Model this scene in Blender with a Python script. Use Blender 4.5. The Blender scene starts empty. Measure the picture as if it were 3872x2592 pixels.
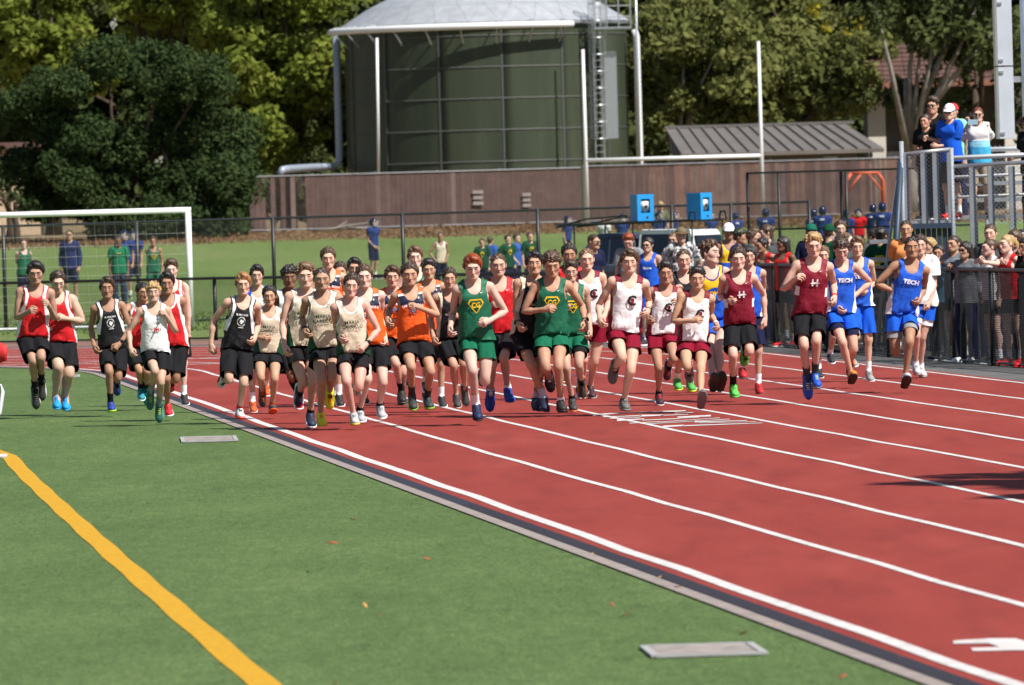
import bpy, bmesh, math, random
import numpy as np
from mathutils import Vector, Matrix, Euler
from mathutils.bvhtree import BVHTree

# ---------------------------------------------------------------- camera, sky, sun, exposure
SC = bpy.context.scene
COL = SC.collection
FPX, CX, CY = 33000.0, 1936.0, 1296.0          # focal length and centre in pixels of the 3872 px wide photograph
CAM_H = 2.30
PITCH = math.atan((1296 - 790) / FPX)
ROLL = math.radians(1.6)
_F = np.array((0, math.cos(PITCH), -math.sin(PITCH)))
_R0 = np.array((1.0, 0, 0)); _U0 = np.array((0, math.sin(PITCH), math.cos(PITCH)))
_IR = math.cos(ROLL) * _R0 - math.sin(ROLL) * _U0
_IU = math.sin(ROLL) * _R0 + math.cos(ROLL) * _U0
CAM = np.array((0, 0, CAM_H))
cd = bpy.data.cameras.new('camera'); cam = bpy.data.objects.new('camera', cd); COL.objects.link(cam)
cd.sensor_width = 36.0; cd.lens = FPX / 3872 * 36.0; cd.clip_start = 0.5; cd.clip_end = 6000
cam.matrix_world = Matrix(((_IR[0], _IU[0], -_F[0], 0), (_IR[1], _IU[1], -_F[1], 0), (_IR[2], _IU[2], -_F[2], CAM_H), (0, 0, 0, 1)))
cd.dof.use_dof = True; cd.dof.focus_distance = 93.0; cd.dof.aperture_fstop = 9.0
SC.camera = cam
SUN_EL, SUN_AZ = 51.0, 42.0      # elevation; azimuth measured from the camera's right (+X) towards the camera (-Y)
_sd = Vector((math.cos(math.radians(SUN_EL)) * math.cos(math.radians(SUN_AZ)), -math.cos(math.radians(SUN_EL)) * math.sin(math.radians(SUN_AZ)), math.sin(math.radians(SUN_EL))))
sl = bpy.data.lights.new('sun', 'SUN'); sl.energy = 5.0; sl.angle = math.radians(0.53); sl.color = (1.0, 0.955, 0.89)
sun = bpy.data.objects.new('sun', sl); COL.objects.link(sun)
sun.rotation_euler = _sd.to_track_quat('Z', 'Y').to_euler(); sun.location = (30, 0, 60)
w = bpy.data.worlds.new('World'); SC.world = w; w.use_nodes = True
nt = w.node_tree; bg = nt.nodes['Background']
sky = nt.nodes.new('ShaderNodeTexSky'); sky.sky_type = 'NISHITA'; sky.sun_disc = False
sky.sun_elevation = math.radians(SUN_EL); sky.sun_rotation = math.atan2(_sd.x, _sd.y)
sky.air_density = 1.0; sky.dust_density = 0.8
nt.links.new(sky.outputs[0], bg.inputs[0]); bg.inputs[1].default_value = 0.058
SC.view_settings.view_transform = 'Standard'; SC.view_settings.look = 'None'
SC.view_settings.exposure = 0.5; SC.view_settings.gamma = 1.0; SC.view_settings.use_curve_mapping = False
SC.render.engine = 'CYCLES'
SC.cycles.max_bounces = 6; SC.cycles.transparent_max_bounces = 8
random.seed(4)

def at(px, py, Y):
    d = _F * FPX + _IR * (px - CX) - _IU * (py - CY)
    return CAM + d * (Y / d[1])
def gnd(px, py, z=0.0):
    d = _F * FPX + _IR * (px - CX) - _IU * (py - CY)
    return CAM + d * ((z - CAM_H) / d[2])
def proj(p):
    v = np.asarray(p, float) - CAM
    dz = v @ _F
    return (CX + FPX * (v @ _IR) / dz, CY - FPX * (v @ _IU) / dz)

# ---------------------------------------------------------------- small helpers
def nrm(v): return v / (np.linalg.norm(v) + 1e-12)
def link(o, parent=None):
    COL.objects.link(o)
    if parent is not None: o.parent = parent
    return o
def mesh_obj(name, V, F, mats=(), parent=None, smooth=False, mi=None, loc=None, color=None, attrs=None):
    me = bpy.data.meshes.new(name)
    V = np.asarray(V, np.float32)
    if isinstance(F, np.ndarray) and F.ndim == 2:
        n, k = F.shape
        me.vertices.add(len(V)); me.vertices.foreach_set('co', V.ravel())
        me.loops.add(n * k); me.loops.foreach_set('vertex_index', F.astype(np.int32).ravel())
        me.polygons.add(n); me.polygons.foreach_set('loop_start', np.arange(0, n * k, k, dtype=np.int32))
    else:
        me.from_pydata([tuple(map(float, v)) for v in V], [], [tuple(map(int, f)) for f in F])
    if attrs:
        for an, av in attrs.items():
            a = me.attributes.new(an, 'FLOAT_VECTOR', 'POINT'); a.data.foreach_set('vector', np.asarray(av, np.float32).ravel())
    if not isinstance(mats, (list, tuple)): mats = (mats,)
    for m in mats: me.materials.append(m)
    if mi is not None: me.polygons.foreach_set('material_index', np.asarray(mi, np.int32))
    me.update(calc_edges=True); me.validate()
    if smooth: me.polygons.foreach_set('use_smooth', np.ones(len(me.polygons), bool))
    o = bpy.data.objects.new(name, me)
    if loc is not None: o.location = loc
    if color is not None: o.color = (*color, 1)
    return link(o, parent)
def tag(o, label=None, cat=None, group=None, kind=None):
    if label: o['label'] = label
    if cat: o['category'] = cat
    if group: o['group'] = group
    if kind: o['kind'] = kind
    return o
def empty(name, loc=(0, 0, 0), rz=0.0):
    o = bpy.data.objects.new(name, None); o.location = loc; o.rotation_euler = (0, 0, rz); o.empty_display_size = .2
    return link(o)
def copy_tree(o, parent=None):
    c = o.copy(); link(c, parent)
    for ch in list(o.children): copy_tree(ch, c)
    return c

class MB:
    """collects boxes, tubes, prisms into one mesh"""
    def __init__(s): s.v = []; s.f = []; s.m = []
    def add(s, V, F, m=0):
        b = len(s.v); s.v += [tuple(v) for v in V]; s.f += [tuple(i + b for i in f) for f in F]; s.m += [m] * len(F); return s
    def box(s, c, h, m=0, R=None):
        V = [np.array((x, y, z)) * h for x in (-1, 1) for y in (-1, 1) for z in (-1, 1)]
        if R is not None: V = [np.asarray(R) @ v for v in V]
        V = [v + np.asarray(c) for v in V]
        return s.add(V, [(0, 1, 3, 2), (4, 6, 7, 5), (0, 4, 5, 1), (2, 3, 7, 6), (0, 2, 6, 4), (1, 5, 7, 3)], m)
    def bar(s, a, b, w, h, m=0, up=(0, 0, 1)):
        a = np.asarray(a, float); b = np.asarray(b, float); d = nrm(b - a); u = np.asarray(up, float)
        if abs(d @ u) > .95: u = np.array((0, 1., 0))
        x = nrm(np.cross(d, u)); y = np.cross(x, d)
        V = [p + x * sx * w / 2 + y * sy * h / 2 for p in (a, b) for sx, sy in ((-1, -1), (1, -1), (1, 1), (-1, 1))]
        return s.add(V, [(0, 1, 2, 3), (7, 6, 5, 4), (0, 4, 5, 1), (1, 5, 6, 2), (2, 6, 7, 3), (3, 7, 4, 0)], m)
    def tube(s, pts, r, n=8, m=0, cap=True):
        pts = [np.asarray(p, float) for p in pts]; k = len(pts)
        rs = [r] * k if np.isscalar(r) else r
        V = []; F = []
        d0 = nrm(pts[1] - pts[0]); u = np.array((0, 0, 1.)) if abs(d0[2]) < .9 else np.array((0, 1., 0))
        for i, p in enumerate(pts):
            d = nrm(pts[min(i + 1, k - 1)] - pts[max(i - 1, 0)])
            x = nrm(np.cross(d, u)); y = np.cross(x, d); u = y if abs(d @ u) > .8 else u
            for j in range(n):
                a = 2 * math.pi * j / n
                V.append(p + rs[i] * (x * math.cos(a) + y * math.sin(a)))
        for i in range(k - 1):
            for j in range(n):
                F.append((i * n + j, i * n + (j + 1) % n, (i + 1) * n + (j + 1) % n, (i + 1) * n + j))
        if cap: F.append(tuple(range(n - 1, -1, -1))); F.append(tuple((k - 1) * n + j for j in range(n)))
        return s.add(V, F, m)
    def build(s, name, mats, parent=None, smooth=False, **kw):
        return mesh_obj(name, s.v, s.f, mats, parent, smooth, mi=s.m, **kw)
# ---------------------------------------------------------------- materials
def new_mat(name):
    m = bpy.data.materials.new(name); m.use_nodes = True
    return m, m.node_tree, m.node_tree.nodes['Principled BSDF']
def N(nt, t, **kw):
    n = nt.nodes.new(t)
    for k, v in kw.items(): setattr(n, k, v)
    return n
def setin(node, **kw):
    for k, v in kw.items(): node.inputs[k].default_value = v
def LK(nt, a, b): nt.links.new(a, b)
def math_(nt, op, a, b=None, c=None, clamp=False):
    n = N(nt, 'ShaderNodeMath', operation=op); n.use_clamp = clamp
    for i, v in enumerate((a, b, c)):
        if v is None: continue
        if isinstance(v, (int, float)): n.inputs[i].default_value = v
        else: LK(nt, v, n.inputs[i])
    return n.outputs[0]
def mixc(nt, fac, a, b, blend='MIX'):
    n = N(nt, 'ShaderNodeMix', data_type='RGBA', blend_type=blend)
    for s, v in ((n.inputs[0], fac), (n.inputs[6], a), (n.inputs[7], b)):
        if isinstance(v, (int, float)): s.default_value = v
        elif isinstance(v, (tuple, list)): s.default_value = (*v[:3], 1)
        else: LK(nt, v, s)
    return n.outputs[2]
def ramp(nt, fac, stops):
    n = N(nt, 'ShaderNodeValToRGB'); e = n.color_ramp.elements
    while len(e) < len(stops): e.new(.5)
    for i, (p, c) in enumerate(stops): e[i].position = p; e[i].color = (*c, 1)
    LK(nt, fac, n.inputs[0]); return n.outputs[0]
def noise(nt, vec, scale, detail=4, rough=.55, out=0):
    n = N(nt, 'ShaderNodeTexNoise'); setin(n, Scale=scale, Detail=detail, Roughness=rough)
    if vec is not None: LK(nt, vec, n.inputs['Vector'])
    return n.outputs[out]
def mapping(nt, vec, scale=(1, 1, 1), rot=(0, 0, 0)):
    n = N(nt, 'ShaderNodeMapping'); n.inputs['Scale'].default_value = scale; n.inputs['Rotation'].default_value = rot
    LK(nt, vec, n.inputs[0]); return n.outputs[0]
def bump(nt, bs, h, strength=.3, dist=.01):
    n = N(nt, 'ShaderNodeBump'); setin(n, Strength=strength, Distance=dist); LK(nt, h, n.inputs['Height']); LK(nt, n.outputs[0], bs.inputs['Normal'])
def world_pos(nt): return N(nt, 'ShaderNodeNewGeometry').outputs['Position']
def obj_pos(nt): return N(nt, 'ShaderNodeTexCoord').outputs['Object']
def paint(name, col, rough=.5, metal=0.0, var=.12, scale=6.0, bumpy=0.0, spec=.5):
    m, nt, bs = new_mat(name)
    p = world_pos(nt); n = noise(nt, p, scale, 5)
    c = ramp(nt, n, [(.3, tuple(x * (1 - var) for x in col)), (.7, tuple(min(1, x * (1 + var)) for x in col))])
    LK(nt, c, bs.inputs['Base Color']); setin(bs, Roughness=rough, Metallic=metal); bs.inputs['Specular IOR Level'].default_value = spec
    if bumpy: bump(nt, bs, noise(nt, p, scale * 8, 3), bumpy, .004)
    return m
def objcol(name, rough=.7, var=.1, scale=30, bumpy=.0, spec=.35, sheen=0.0, metal=0.0):
    """material whose base colour is each object's own colour"""
    m, nt, bs = new_mat(name)
    oi = N(nt, 'ShaderNodeObjectInfo'); at_ = N(nt, 'ShaderNodeAttribute', attribute_name='rest')
    n = noise(nt, at_.outputs['Vector'], scale, 4)
    c = mixc(nt, 1.0, oi.outputs['Color'], ramp(nt, n, [(.3, (1 - var,) * 3), (.7, (1 + var,) * 3)]), 'MULTIPLY')
    LK(nt, c, bs.inputs['Base Color']); setin(bs, Roughness=rough, Metallic=metal); bs.inputs['Specular IOR Level'].default_value = spec
    if sheen: bs.inputs['Sheen Weight'].default_value = sheen
    if bumpy: bump(nt, bs, noise(nt, mapping(nt, at_.outputs['Vector'], (1, 1, 2.2)), 14, 3), bumpy, .012)
    return m
def ell_mask(nt, xyz, cx, cz, rx, rz, soft=.25, absx=True):
    """1 inside an ellipse in the rest pose's x-z plane (front of the head only)"""
    x = math_(nt, 'ABSOLUTE', xyz[0]) if absx else xyz[0]
    a = math_(nt, 'POWER', math_(nt, 'ABSOLUTE', math_(nt, 'DIVIDE', math_(nt, 'SUBTRACT', x, cx), rx)), 2.0)
    b = math_(nt, 'POWER', math_(nt, 'ABSOLUTE', math_(nt, 'DIVIDE', math_(nt, 'SUBTRACT', xyz[2], cz), rz)), 2.0)
    return math_(nt, 'DIVIDE', math_(nt, 'SUBTRACT', 1 + soft, math_(nt, 'ADD', a, b)), 2 * soft, clamp=True)
def make_skin():
    m, nt, bs = new_mat('skin')
    oi = N(nt, 'ShaderNodeObjectInfo'); r = N(nt, 'ShaderNodeAttribute', attribute_name='rest')
    sx = N(nt, 'ShaderNodeSeparateXYZ'); LK(nt, r.outputs['Vector'], sx.inputs[0]); xyz = sx.outputs
    front = math_(nt, 'LESS_THAN', xyz[1], -.055)
    base = mixc(nt, 1.0, oi.outputs['Color'], ramp(nt, noise(nt, r.outputs['Vector'], 11, 4), [(.3, (.93, .89, .88)), (.72, (1.04, 1.03, 1.02))]), 'MULTIPLY')
    def put(c, mask, mul, amt=1.0):
        return mixc(nt, math_(nt, 'MULTIPLY', math_(nt, 'MULTIPLY', mask, front), amt), c, mixc(nt, 1.0, oi.outputs['Color'], mul, 'MULTIPLY'))
    c = put(base, ell_mask(nt, xyz, .038, 1.607, .022, .02, .6), (1.04, .82, .80), .5)          # cheeks
    c = put(c, ell_mask(nt, xyz, 0, 1.607, .014, .012, .6), (1.04, .8, .78), .4)                # nose tip
    c = put(c, ell_mask(nt, xyz, 0, 1.573, .020, .0065), (.66, .40, .40), .75)                  # lips
    c = put(c, ell_mask(nt, xyz, .0325, 1.6635, .021, .0055), (.17, .13, .11), .9)              # eyebrows
    c = put(c, ell_mask(nt, xyz, .0315, 1.6425, .0165, .0068), (.22, .16, .15), .9)             # lids and lashes
    c = mixc(nt, math_(nt, 'MULTIPLY', math_(nt, 'MULTIPLY', ell_mask(nt, xyz, .0315, 1.6405, .0115, .0034), front), .9), c, (.5, .47, .45))
    c = mixc(nt, math_(nt, 'MULTIPLY', ell_mask(nt, xyz, .0315, 1.641, .0048, .0046), front), c, (.035, .022, .015))
    LK(nt, c, bs.inputs['Base Color']); setin(bs, Roughness=.55); bs.inputs['Specular IOR Level'].default_value = .28
    bs.inputs['Subsurface Weight'].default_value = .0
    return m
M = {}
M['skin'] = make_skin()
M['hair'] = None
def make_hair():
    m, nt, bs = new_mat('hair')
    oi = N(nt, 'ShaderNodeObjectInfo'); r = N(nt, 'ShaderNodeAttribute', attribute_name='rest')
    n = noise(nt, mapping(nt, r.outputs['Vector'], (1, 1, .3)), 70, 3); n2 = noise(nt, r.outputs['Vector'], 25, 3)
    c = mixc(nt, 1.0, oi.outputs['Color'], ramp(nt, n, [(.3, (.55,) * 3), (.7, (1.5,) * 3)]), 'MULTIPLY')
    c = mixc(nt, 1.0, c, ramp(nt, n2, [(.3, (.75,) * 3), (.7, (1.2,) * 3)]), 'MULTIPLY')
    LK(nt, c, bs.inputs['Base Color']); setin(bs, Roughness=.4); bs.inputs['Specular IOR Level'].default_value = .5
    bump(nt, bs, n, .9, .008)
    return m
M['hair'] = make_hair()
M['cloth'] = objcol('cloth', .85, .08, 20, .2, .12, .0)
M['shiny_cloth'] = objcol('shiny_cloth', .5, .07, 20, .5, .4, .1)
M['rubber'] = objcol('rubber', .6, .1, 40)
M['gloss'] = objcol('gloss', .18, .03, 10, 0, .5)
# ---------------------------------------------------------------- human figure: one rest-pose template, posed by linear blending
def _rc(a, b, ra, rb, sy=1.0):
    a = np.array(a, float); b = np.array(b, float); d = b - a; L2 = d @ d
    def f(x, y, z):
        t = np.clip(((x - a[0]) * d[0] + (y - a[1]) * d[1] + (z - a[2]) * d[2]) / L2, 0, 1)
        return np.sqrt((x - a[0] - t * d[0]) ** 2 + ((y - a[1] - t * d[1]) / sy) ** 2 + (z - a[2] - t * d[2]) ** 2) - (ra + (rb - ra) * t)
    r = max(ra, rb) * max(1, sy)
    return f, np.minimum(a, b) - r, np.maximum(a, b) + r
def _el(c, r, rot=None):
    c = np.array(c, float); r = np.array(r, float); R = None if rot is None else np.array(Euler(rot).to_matrix()).T
    def f(x, y, z):
        X, Y, Z = x - c[0], y - c[1], z - c[2]
        if R is not None: X, Y, Z = (R[i, 0] * X + R[i, 1] * Y + R[i, 2] * Z for i in range(3))
        k0 = np.sqrt((X / r[0]) ** 2 + (Y / r[1]) ** 2 + (Z / r[2]) ** 2)
        k1 = np.sqrt((X / r[0] ** 2) ** 2 + (Y / r[1] ** 2) ** 2 + (Z / r[2] ** 2) ** 2) + 1e-9
        return k0 * (k0 - 1) / k1
    m = r.max() if R is not None else r
    return f, c - m, c + m
def smin(a, b, k):
    if k <= 0: return np.minimum(a, b)
    h = np.clip(.5 + .5 * (b - a) / k, 0, 1)
    return b + (a - b) * h - k * h * (1 - h)
def sdf_grid(prims, lo, hi, h, inflate=0.0):
    """prims: (prim, k, op)"""
    ax = [np.arange(lo[i], hi[i] + h, h, dtype=np.float32) for i in range(3)]
    D = np.full([len(a) for a in ax], .2, np.float32)
    for (f, b0, b1), k, op in prims:
        sl = []
        for i in range(3):
            i0 = int(np.clip((b0[i] - .06 - inflate - lo[i]) / h, 0, len(ax[i]))); i1 = int(np.clip((b1[i] + .06 + inflate - lo[i]) / h + 1, 0, len(ax[i])))
            sl.append(slice(i0, i1))
        if any(s.start >= s.stop for s in sl): continue
        d = f(ax[0][sl[0]][:, None, None], ax[1][sl[1]][None, :, None], ax[2][sl[2]][None, None, :]).astype(np.float32) - inflate
        S = D[sl[0], sl[1], sl[2]]
        D[sl[0], sl[1], sl[2]] = smin(S, d, k) if op > 0 else -smin(-S, d, k)
    return D, ax
def surface_nets(D, ax):
    s = D < 0
    nx, ny, nz = D.shape
    c = np.zeros((nx - 1, ny - 1, nz - 1), np.int8)
    for i in (0, 1):
        for j in (0, 1):
            for k in (0, 1): c += s[i:nx - 1 + i, j:ny - 1 + j, k:nz - 1 + k]
    act = np.argwhere((c > 0) & (c < 8))
    idx = -np.ones(c.shape, np.int32); idx[tuple(act.T)] = np.arange(len(act))
    acc = np.zeros((len(act), 3)); cnt = np.zeros(len(act))
    cor = [np.array(q) for q in ((0, 0, 0), (1, 0, 0), (0, 1, 0), (1, 1, 0), (0, 0, 1), (1, 0, 1), (0, 1, 1), (1, 1, 1))]
    vals = [D[tuple((act + q).T)] for q in cor]
    for a in range(8):
        for b in range(a + 1, 8):
            if np.abs(cor[a] - cor[b]).sum() != 1: continue
            va, vb = vals[a], vals[b]; x = (va < 0) != (vb < 0)
            t = (va / np.where(va == vb, 1, va - vb))[:, None]
            acc += np.where(x[:, None], cor[a] + t * (cor[b] - cor[a]), 0); cnt += x
    h = ax[0][1] - ax[0][0]
    V = (act + acc / cnt[:, None]) * h + np.array([a[0] for a in ax])
    Q = []
    for d in range(3):
        e1, e2 = [(1, 2), (2, 0), (0, 1)][d]
        sh = [slice(None)] * 3; sh2 = [slice(None)] * 3
        sh[d] = slice(0, -1); sh2[d] = slice(1, None)
        A, B = s[tuple(sh)], s[tuple(sh2)]
        for flip in (0, 1):
            E = np.argwhere((A & ~B) if flip == 0 else (~A & B))
            E = E[(E[:, e1] > 0) & (E[:, e2] > 0) & (E[:, e1] < c.shape[e1]) & (E[:, e2] < c.shape[e2])]
            o1 = np.zeros(3, int); o1[e1] = -1; o2 = np.zeros(3, int); o2[e2] = -1
            q = np.stack([idx[tuple(E.T)], idx[tuple((E + o1).T)], idx[tuple((E + o1 + o2).T)], idx[tuple((E + o2).T)]], 1)
            Q.append(q if flip == 0 else q[:, ::-1])
    return V, np.concatenate(Q)
def relax(V, Q, n=2, lam=.5):
    E = np.concatenate([Q[:, [i, (i + 1) % Q.shape[1]]] for i in range(Q.shape[1])])
    E = np.concatenate([E, E[:, ::-1]])
    deg = np.bincount(E[:, 0], minlength=len(V))[:, None]
    for _ in range(n):
        A = np.zeros_like(V); np.add.at(A, E[:, 0], V[E[:, 1]])
        V = V + lam * (A / np.maximum(deg, 1) - V)
    return V
def decimate(V, Q, ratio, wfun=None):
    me = bpy.data.meshes.new('tmp'); me.from_pydata(V.tolist(), [], Q.tolist())
    o = bpy.data.objects.new('tmp', me); COL.objects.link(o)
    md = o.modifiers.new('d', 'DECIMATE'); md.ratio = ratio
    if wfun is not None:
        vg = o.vertex_groups.new(name='w'); ww = wfun(V)
        for lv in np.unique(ww): vg.add(np.nonzero(ww == lv)[0].tolist(), float(lv), 'REPLACE')
        md.vertex_group = 'w'; md.vertex_group_factor = 1.0; md.invert_vertex_group = True
    dg = bpy.context.evaluated_depsgraph_get(); ev = o.evaluated_get(dg); m2 = ev.to_mesh()
    m2.calc_loop_triangles()
    v = np.empty(len(m2.vertices) * 3, np.float32); m2.vertices.foreach_get('co', v)
    t = np.empty(len(m2.loop_triangles) * 3, np.int32); m2.loop_triangles.foreach_get('vertices', t)
    ev.to_mesh_clear(); bpy.data.objects.remove(o); bpy.data.meshes.remove(me)
    return v.reshape(-1, 3).astype(float), t.reshape(-1, 3)
def vnormals(V, T):
    fn = np.cross(V[T[:, 1]] - V[T[:, 0]], V[T[:, 2]] - V[T[:, 0]])
    Nn = np.zeros_like(V)
    for i in range(3): np.add.at(Nn, T[:, i], fn)
    return Nn / (np.linalg.norm(Nn, axis=1, keepdims=True) + 1e-12)
def clip_mesh(V, T, g):
    """keep the part of a triangle mesh where g >= 0, cutting triangles cleanly along g = 0"""
    keep = g >= 0; V = list(map(np.asarray, V)); out = []; cache = {}
    def cut(a, b):
        k = (min(a, b), max(a, b))
        if k not in cache:
            t = g[a] / (g[a] - g[b]); cache[k] = len(V); V.append(V[a] + t * (V[b] - V[a]))
        return cache[k]
    for t in T:
        ins = [keep[i] for i in t]; n = sum(ins)
        if n == 3: out.append(tuple(t))
        elif n == 1:
            i = ins.index(True); a, b, c = t[i], t[(i + 1) % 3], t[(i + 2) % 3]
            out.append((a, cut(a, b), cut(a, c)))
        elif n == 2:
            i = ins.index(False); c, a, b = t[i], t[(i + 1) % 3], t[(i + 2) % 3]
            p, q = cut(b, c), cut(a, c)
            out += [(a, b, p), (a, p, q)]
    V = np.array(V); T = np.array(out); u, inv = np.unique(T, return_inverse=True)
    return V[u], inv.reshape(T.shape)

# rest pose: 1.75 m tall, facing -Y, arms 40 degrees off vertical
AD = np.array((math.sin(math.radians(40)), 0, -math.cos(math.radians(40))))       # arm direction (+x side)
AN = np.array((-math.cos(math.radians(40)), 0, -math.sin(math.radians(40))))      # palm normal
SH = np.array((.166, .012, 1.425)); LU, LF, LT, LS = .285, .25, .425, .41
EL = SH + AD * LU; WR = EL + AD * LF
HIP = np.array((.088, 0, .92)); KN = np.array((.09, -.004, .495)); AK = np.array((.09, .018, .085))
def armp(t, f=0, n=0): return WR + AD * t + np.array((0, -1, 0)) * f + AN * n
def mir(prims):
    out = []
    for (f, b0, b1), k, op in prims:
        g = (lambda f: lambda x, y, z: f(-x, y, z))(f)
        out.append(((g, np.array((-b1[0], b0[1], b0[2])), np.array((-b0[0], b1[1], b1[2]))), k, op))
    return out
def torso_prims(slim=0.0):
    c = [(_el((0, .012, 1.285), (.138, .099, .2)), .05, 1), (_el((0, .004, 1.09), (.121, .087, .17)), .06, 1),
         (_el((0, .01, .95), (.132, .096, .11)), .06, 1)]
    s = [(_rc((.02, .014, 1.415), (.136, .014, 1.423), .05, .042), .04, 1), (_el((.068, -.062, 1.345), (.07, .034, .055)), .04, 1),
         (_rc((.028, .026, 1.5), (.125, .02, 1.452), .033, .026), .04, 1), (_el((.066, .058, .915), (.07, .062, .08)), .05, 1),
         (_el((.09, .04, 1.3), (.05, .048, .13)), .04, 1)]
    return c + s + mir(s)
def leg_prims():
    return [(_rc(HIP, KN, .068, .045), .05, 1), (_el((.094, -.024, .72), (.051, .043, .17)), .05, 1), (_el(KN + (0, -.012, .0), (.041, .041, .052)), .03, 1),
            (_rc(KN - (0, 0, .02), AK + (0, 0, .03), .041, .028), .03, 1), (_el((.093, .032, .355), (.042, .043, .105)), .03, 1),
            (_el((.09, .018, .085), (.034, .04, .04)), .02, 1), (_rc((.09, .03, .045), (.093, -.12, .028), .036, .024), .02, 1)]
def arm_prims():
    p = [(_el(SH + (.0, 0, -.012), (.043, .046, .052)), .035, 1), (_rc(SH, EL, .037, .030), .03, 1), (_el(SH + AD * .14 + (0, -.01, 0), (.032, .031, .075), (0, -math.radians(40), 0)), .03, 1),
         (_rc(EL, EL + AD * .09, .029, .032), .02, 1), (_rc(EL + AD * .07, WR, .033, .022), .02, 1),
         (_rc(armp(.02, .006), armp(.078, .008), .019, .018, 1.75), .015, 1), (_rc(WR - AD * .02, armp(.03), .024, .02), .015, 1)]
    for i, (f, L, r, c) in enumerate(((.034, .04, .0092, 42), (.0135, .045, .0095, 50), (-.0075, .041, .009, 57), (-.027, .033, .0082, 64))):
        q = armp(.086 - .004 * abs(i - 1), f, .002); ang = 0
        for j, (ll, da) in enumerate(((L, c), (L * .62, 62), (L * .5, 30))):
            ang += math.radians(da); q2 = q + (AD * math.cos(ang) + AN * math.sin(ang)) * ll
            p.append((_rc(q, q2, r * (1 - .06 * j), r * (.94 - .08 * j)), .004, 1)); q = q2
    p.append((_rc(armp(.022, .03, .008), armp(.06, .054, .02), .014, .0115), .008, 1)); p.append((_rc(armp(.06, .054, .02), armp(.092, .05, .032), .0115, .009), .005, 1))
    return p
def head_prims():
    c = [(_rc((0, .034, 1.44), (0, .024, 1.57), .053, .046), .025, 1), (_el((0, .016, 1.658), (.074, .094, .092)), .03, 1), (_el((0, -.022, 1.612), (.06, .07, .086)), .03, 1),
         (_el((0, -.069, 1.547), (.027, .024, .02)), .03, 1), (_el((0, -.078, 1.668), (.052, .02, .013)), .02, 1)]
    s = [(_el((.042, -.05, 1.622), (.02, .024, .02)), .03, 1), (_rc((.045, 0, 1.575), (.022, -.06, 1.548), .02, .018), .03, 1), (_el((.0315, -.104, 1.643), (.018, .017, .0125)), .012, -1),
         (_el((.0315, -.078, 1.642), (.0145, .013, .011)), .004, 1), (_el((.076, .016, 1.634), (.01, .02, .031), (.2, 0, -.35)), .006, 1), (_el((.0095, -.1, 1.6), (.008, .010, .007)), .006, 1)]
    e = [(_rc((0, -.088, 1.655), (0, -.105, 1.607), .008, .0108), .012, 1), (_el((0, -.089, 1.5775), (.023, .011, .006)), .006, 1), (_el((0, -.087, 1.5665), (.019, .011, .0065)), .005, 1)]
    return c + s + mir(s) + e
_H = .0055
def build_body():
    ap, lp = arm_prims(), leg_prims()
    pr = torso_prims() + head_prims() + lp + mir(lp) + ap + mir(ap)
    D, ax = sdf_grid(pr, (-.68, -.19, -.01), (.68, .19, 1.78), _H)
    V, Q = surface_nets(D, ax); V = relax(V, Q, 1, .4)
    wf = lambda v: np.where((v[:, 2] > 1.53) & (v[:, 1] < -.02), 1.0, np.where((v[:, 2] > 1.5) | (np.abs(v[:, 0]) > .47), .6, .12))
    return decimate(V, Q, .082, wf)
# bones
BN = ['pelvis', 'spine', 'chest', 'neck', 'head', 'ua', 'ub', 'fa', 'fb', 'ha', 'hb', 'ta', 'tb', 'sa', 'sb', 'oa', 'ob']
BI = {n: i for i, n in enumerate(BN)}
def mx(p): return np.array((-p[0], p[1], p[2]))
JO = dict(pelvis=np.array((0, .0, .95)), spine=np.array((0, .01, 1.03)), chest=np.array((0, .012, 1.16)), neck=np.array((0, .025, 1.46)), head=np.array((0, .012, 1.55)),
          ua=mx(SH), ub=SH, fa=mx(EL), fb=EL, ha=mx(WR), hb=WR, ta=mx(HIP), tb=HIP, sa=mx(KN), sb=KN, oa=mx(AK), ob=AK)
def sst(a, b, x):
    t = np.clip((x - a) / (b - a), 0, 1); return t * t * (3 - 2 * t)
_tg = [_el((0, .012, 1.25), (.145, .1, .25))[0], _el((0, .004, 1.09), (.125, .09, .2))[0]]
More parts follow.
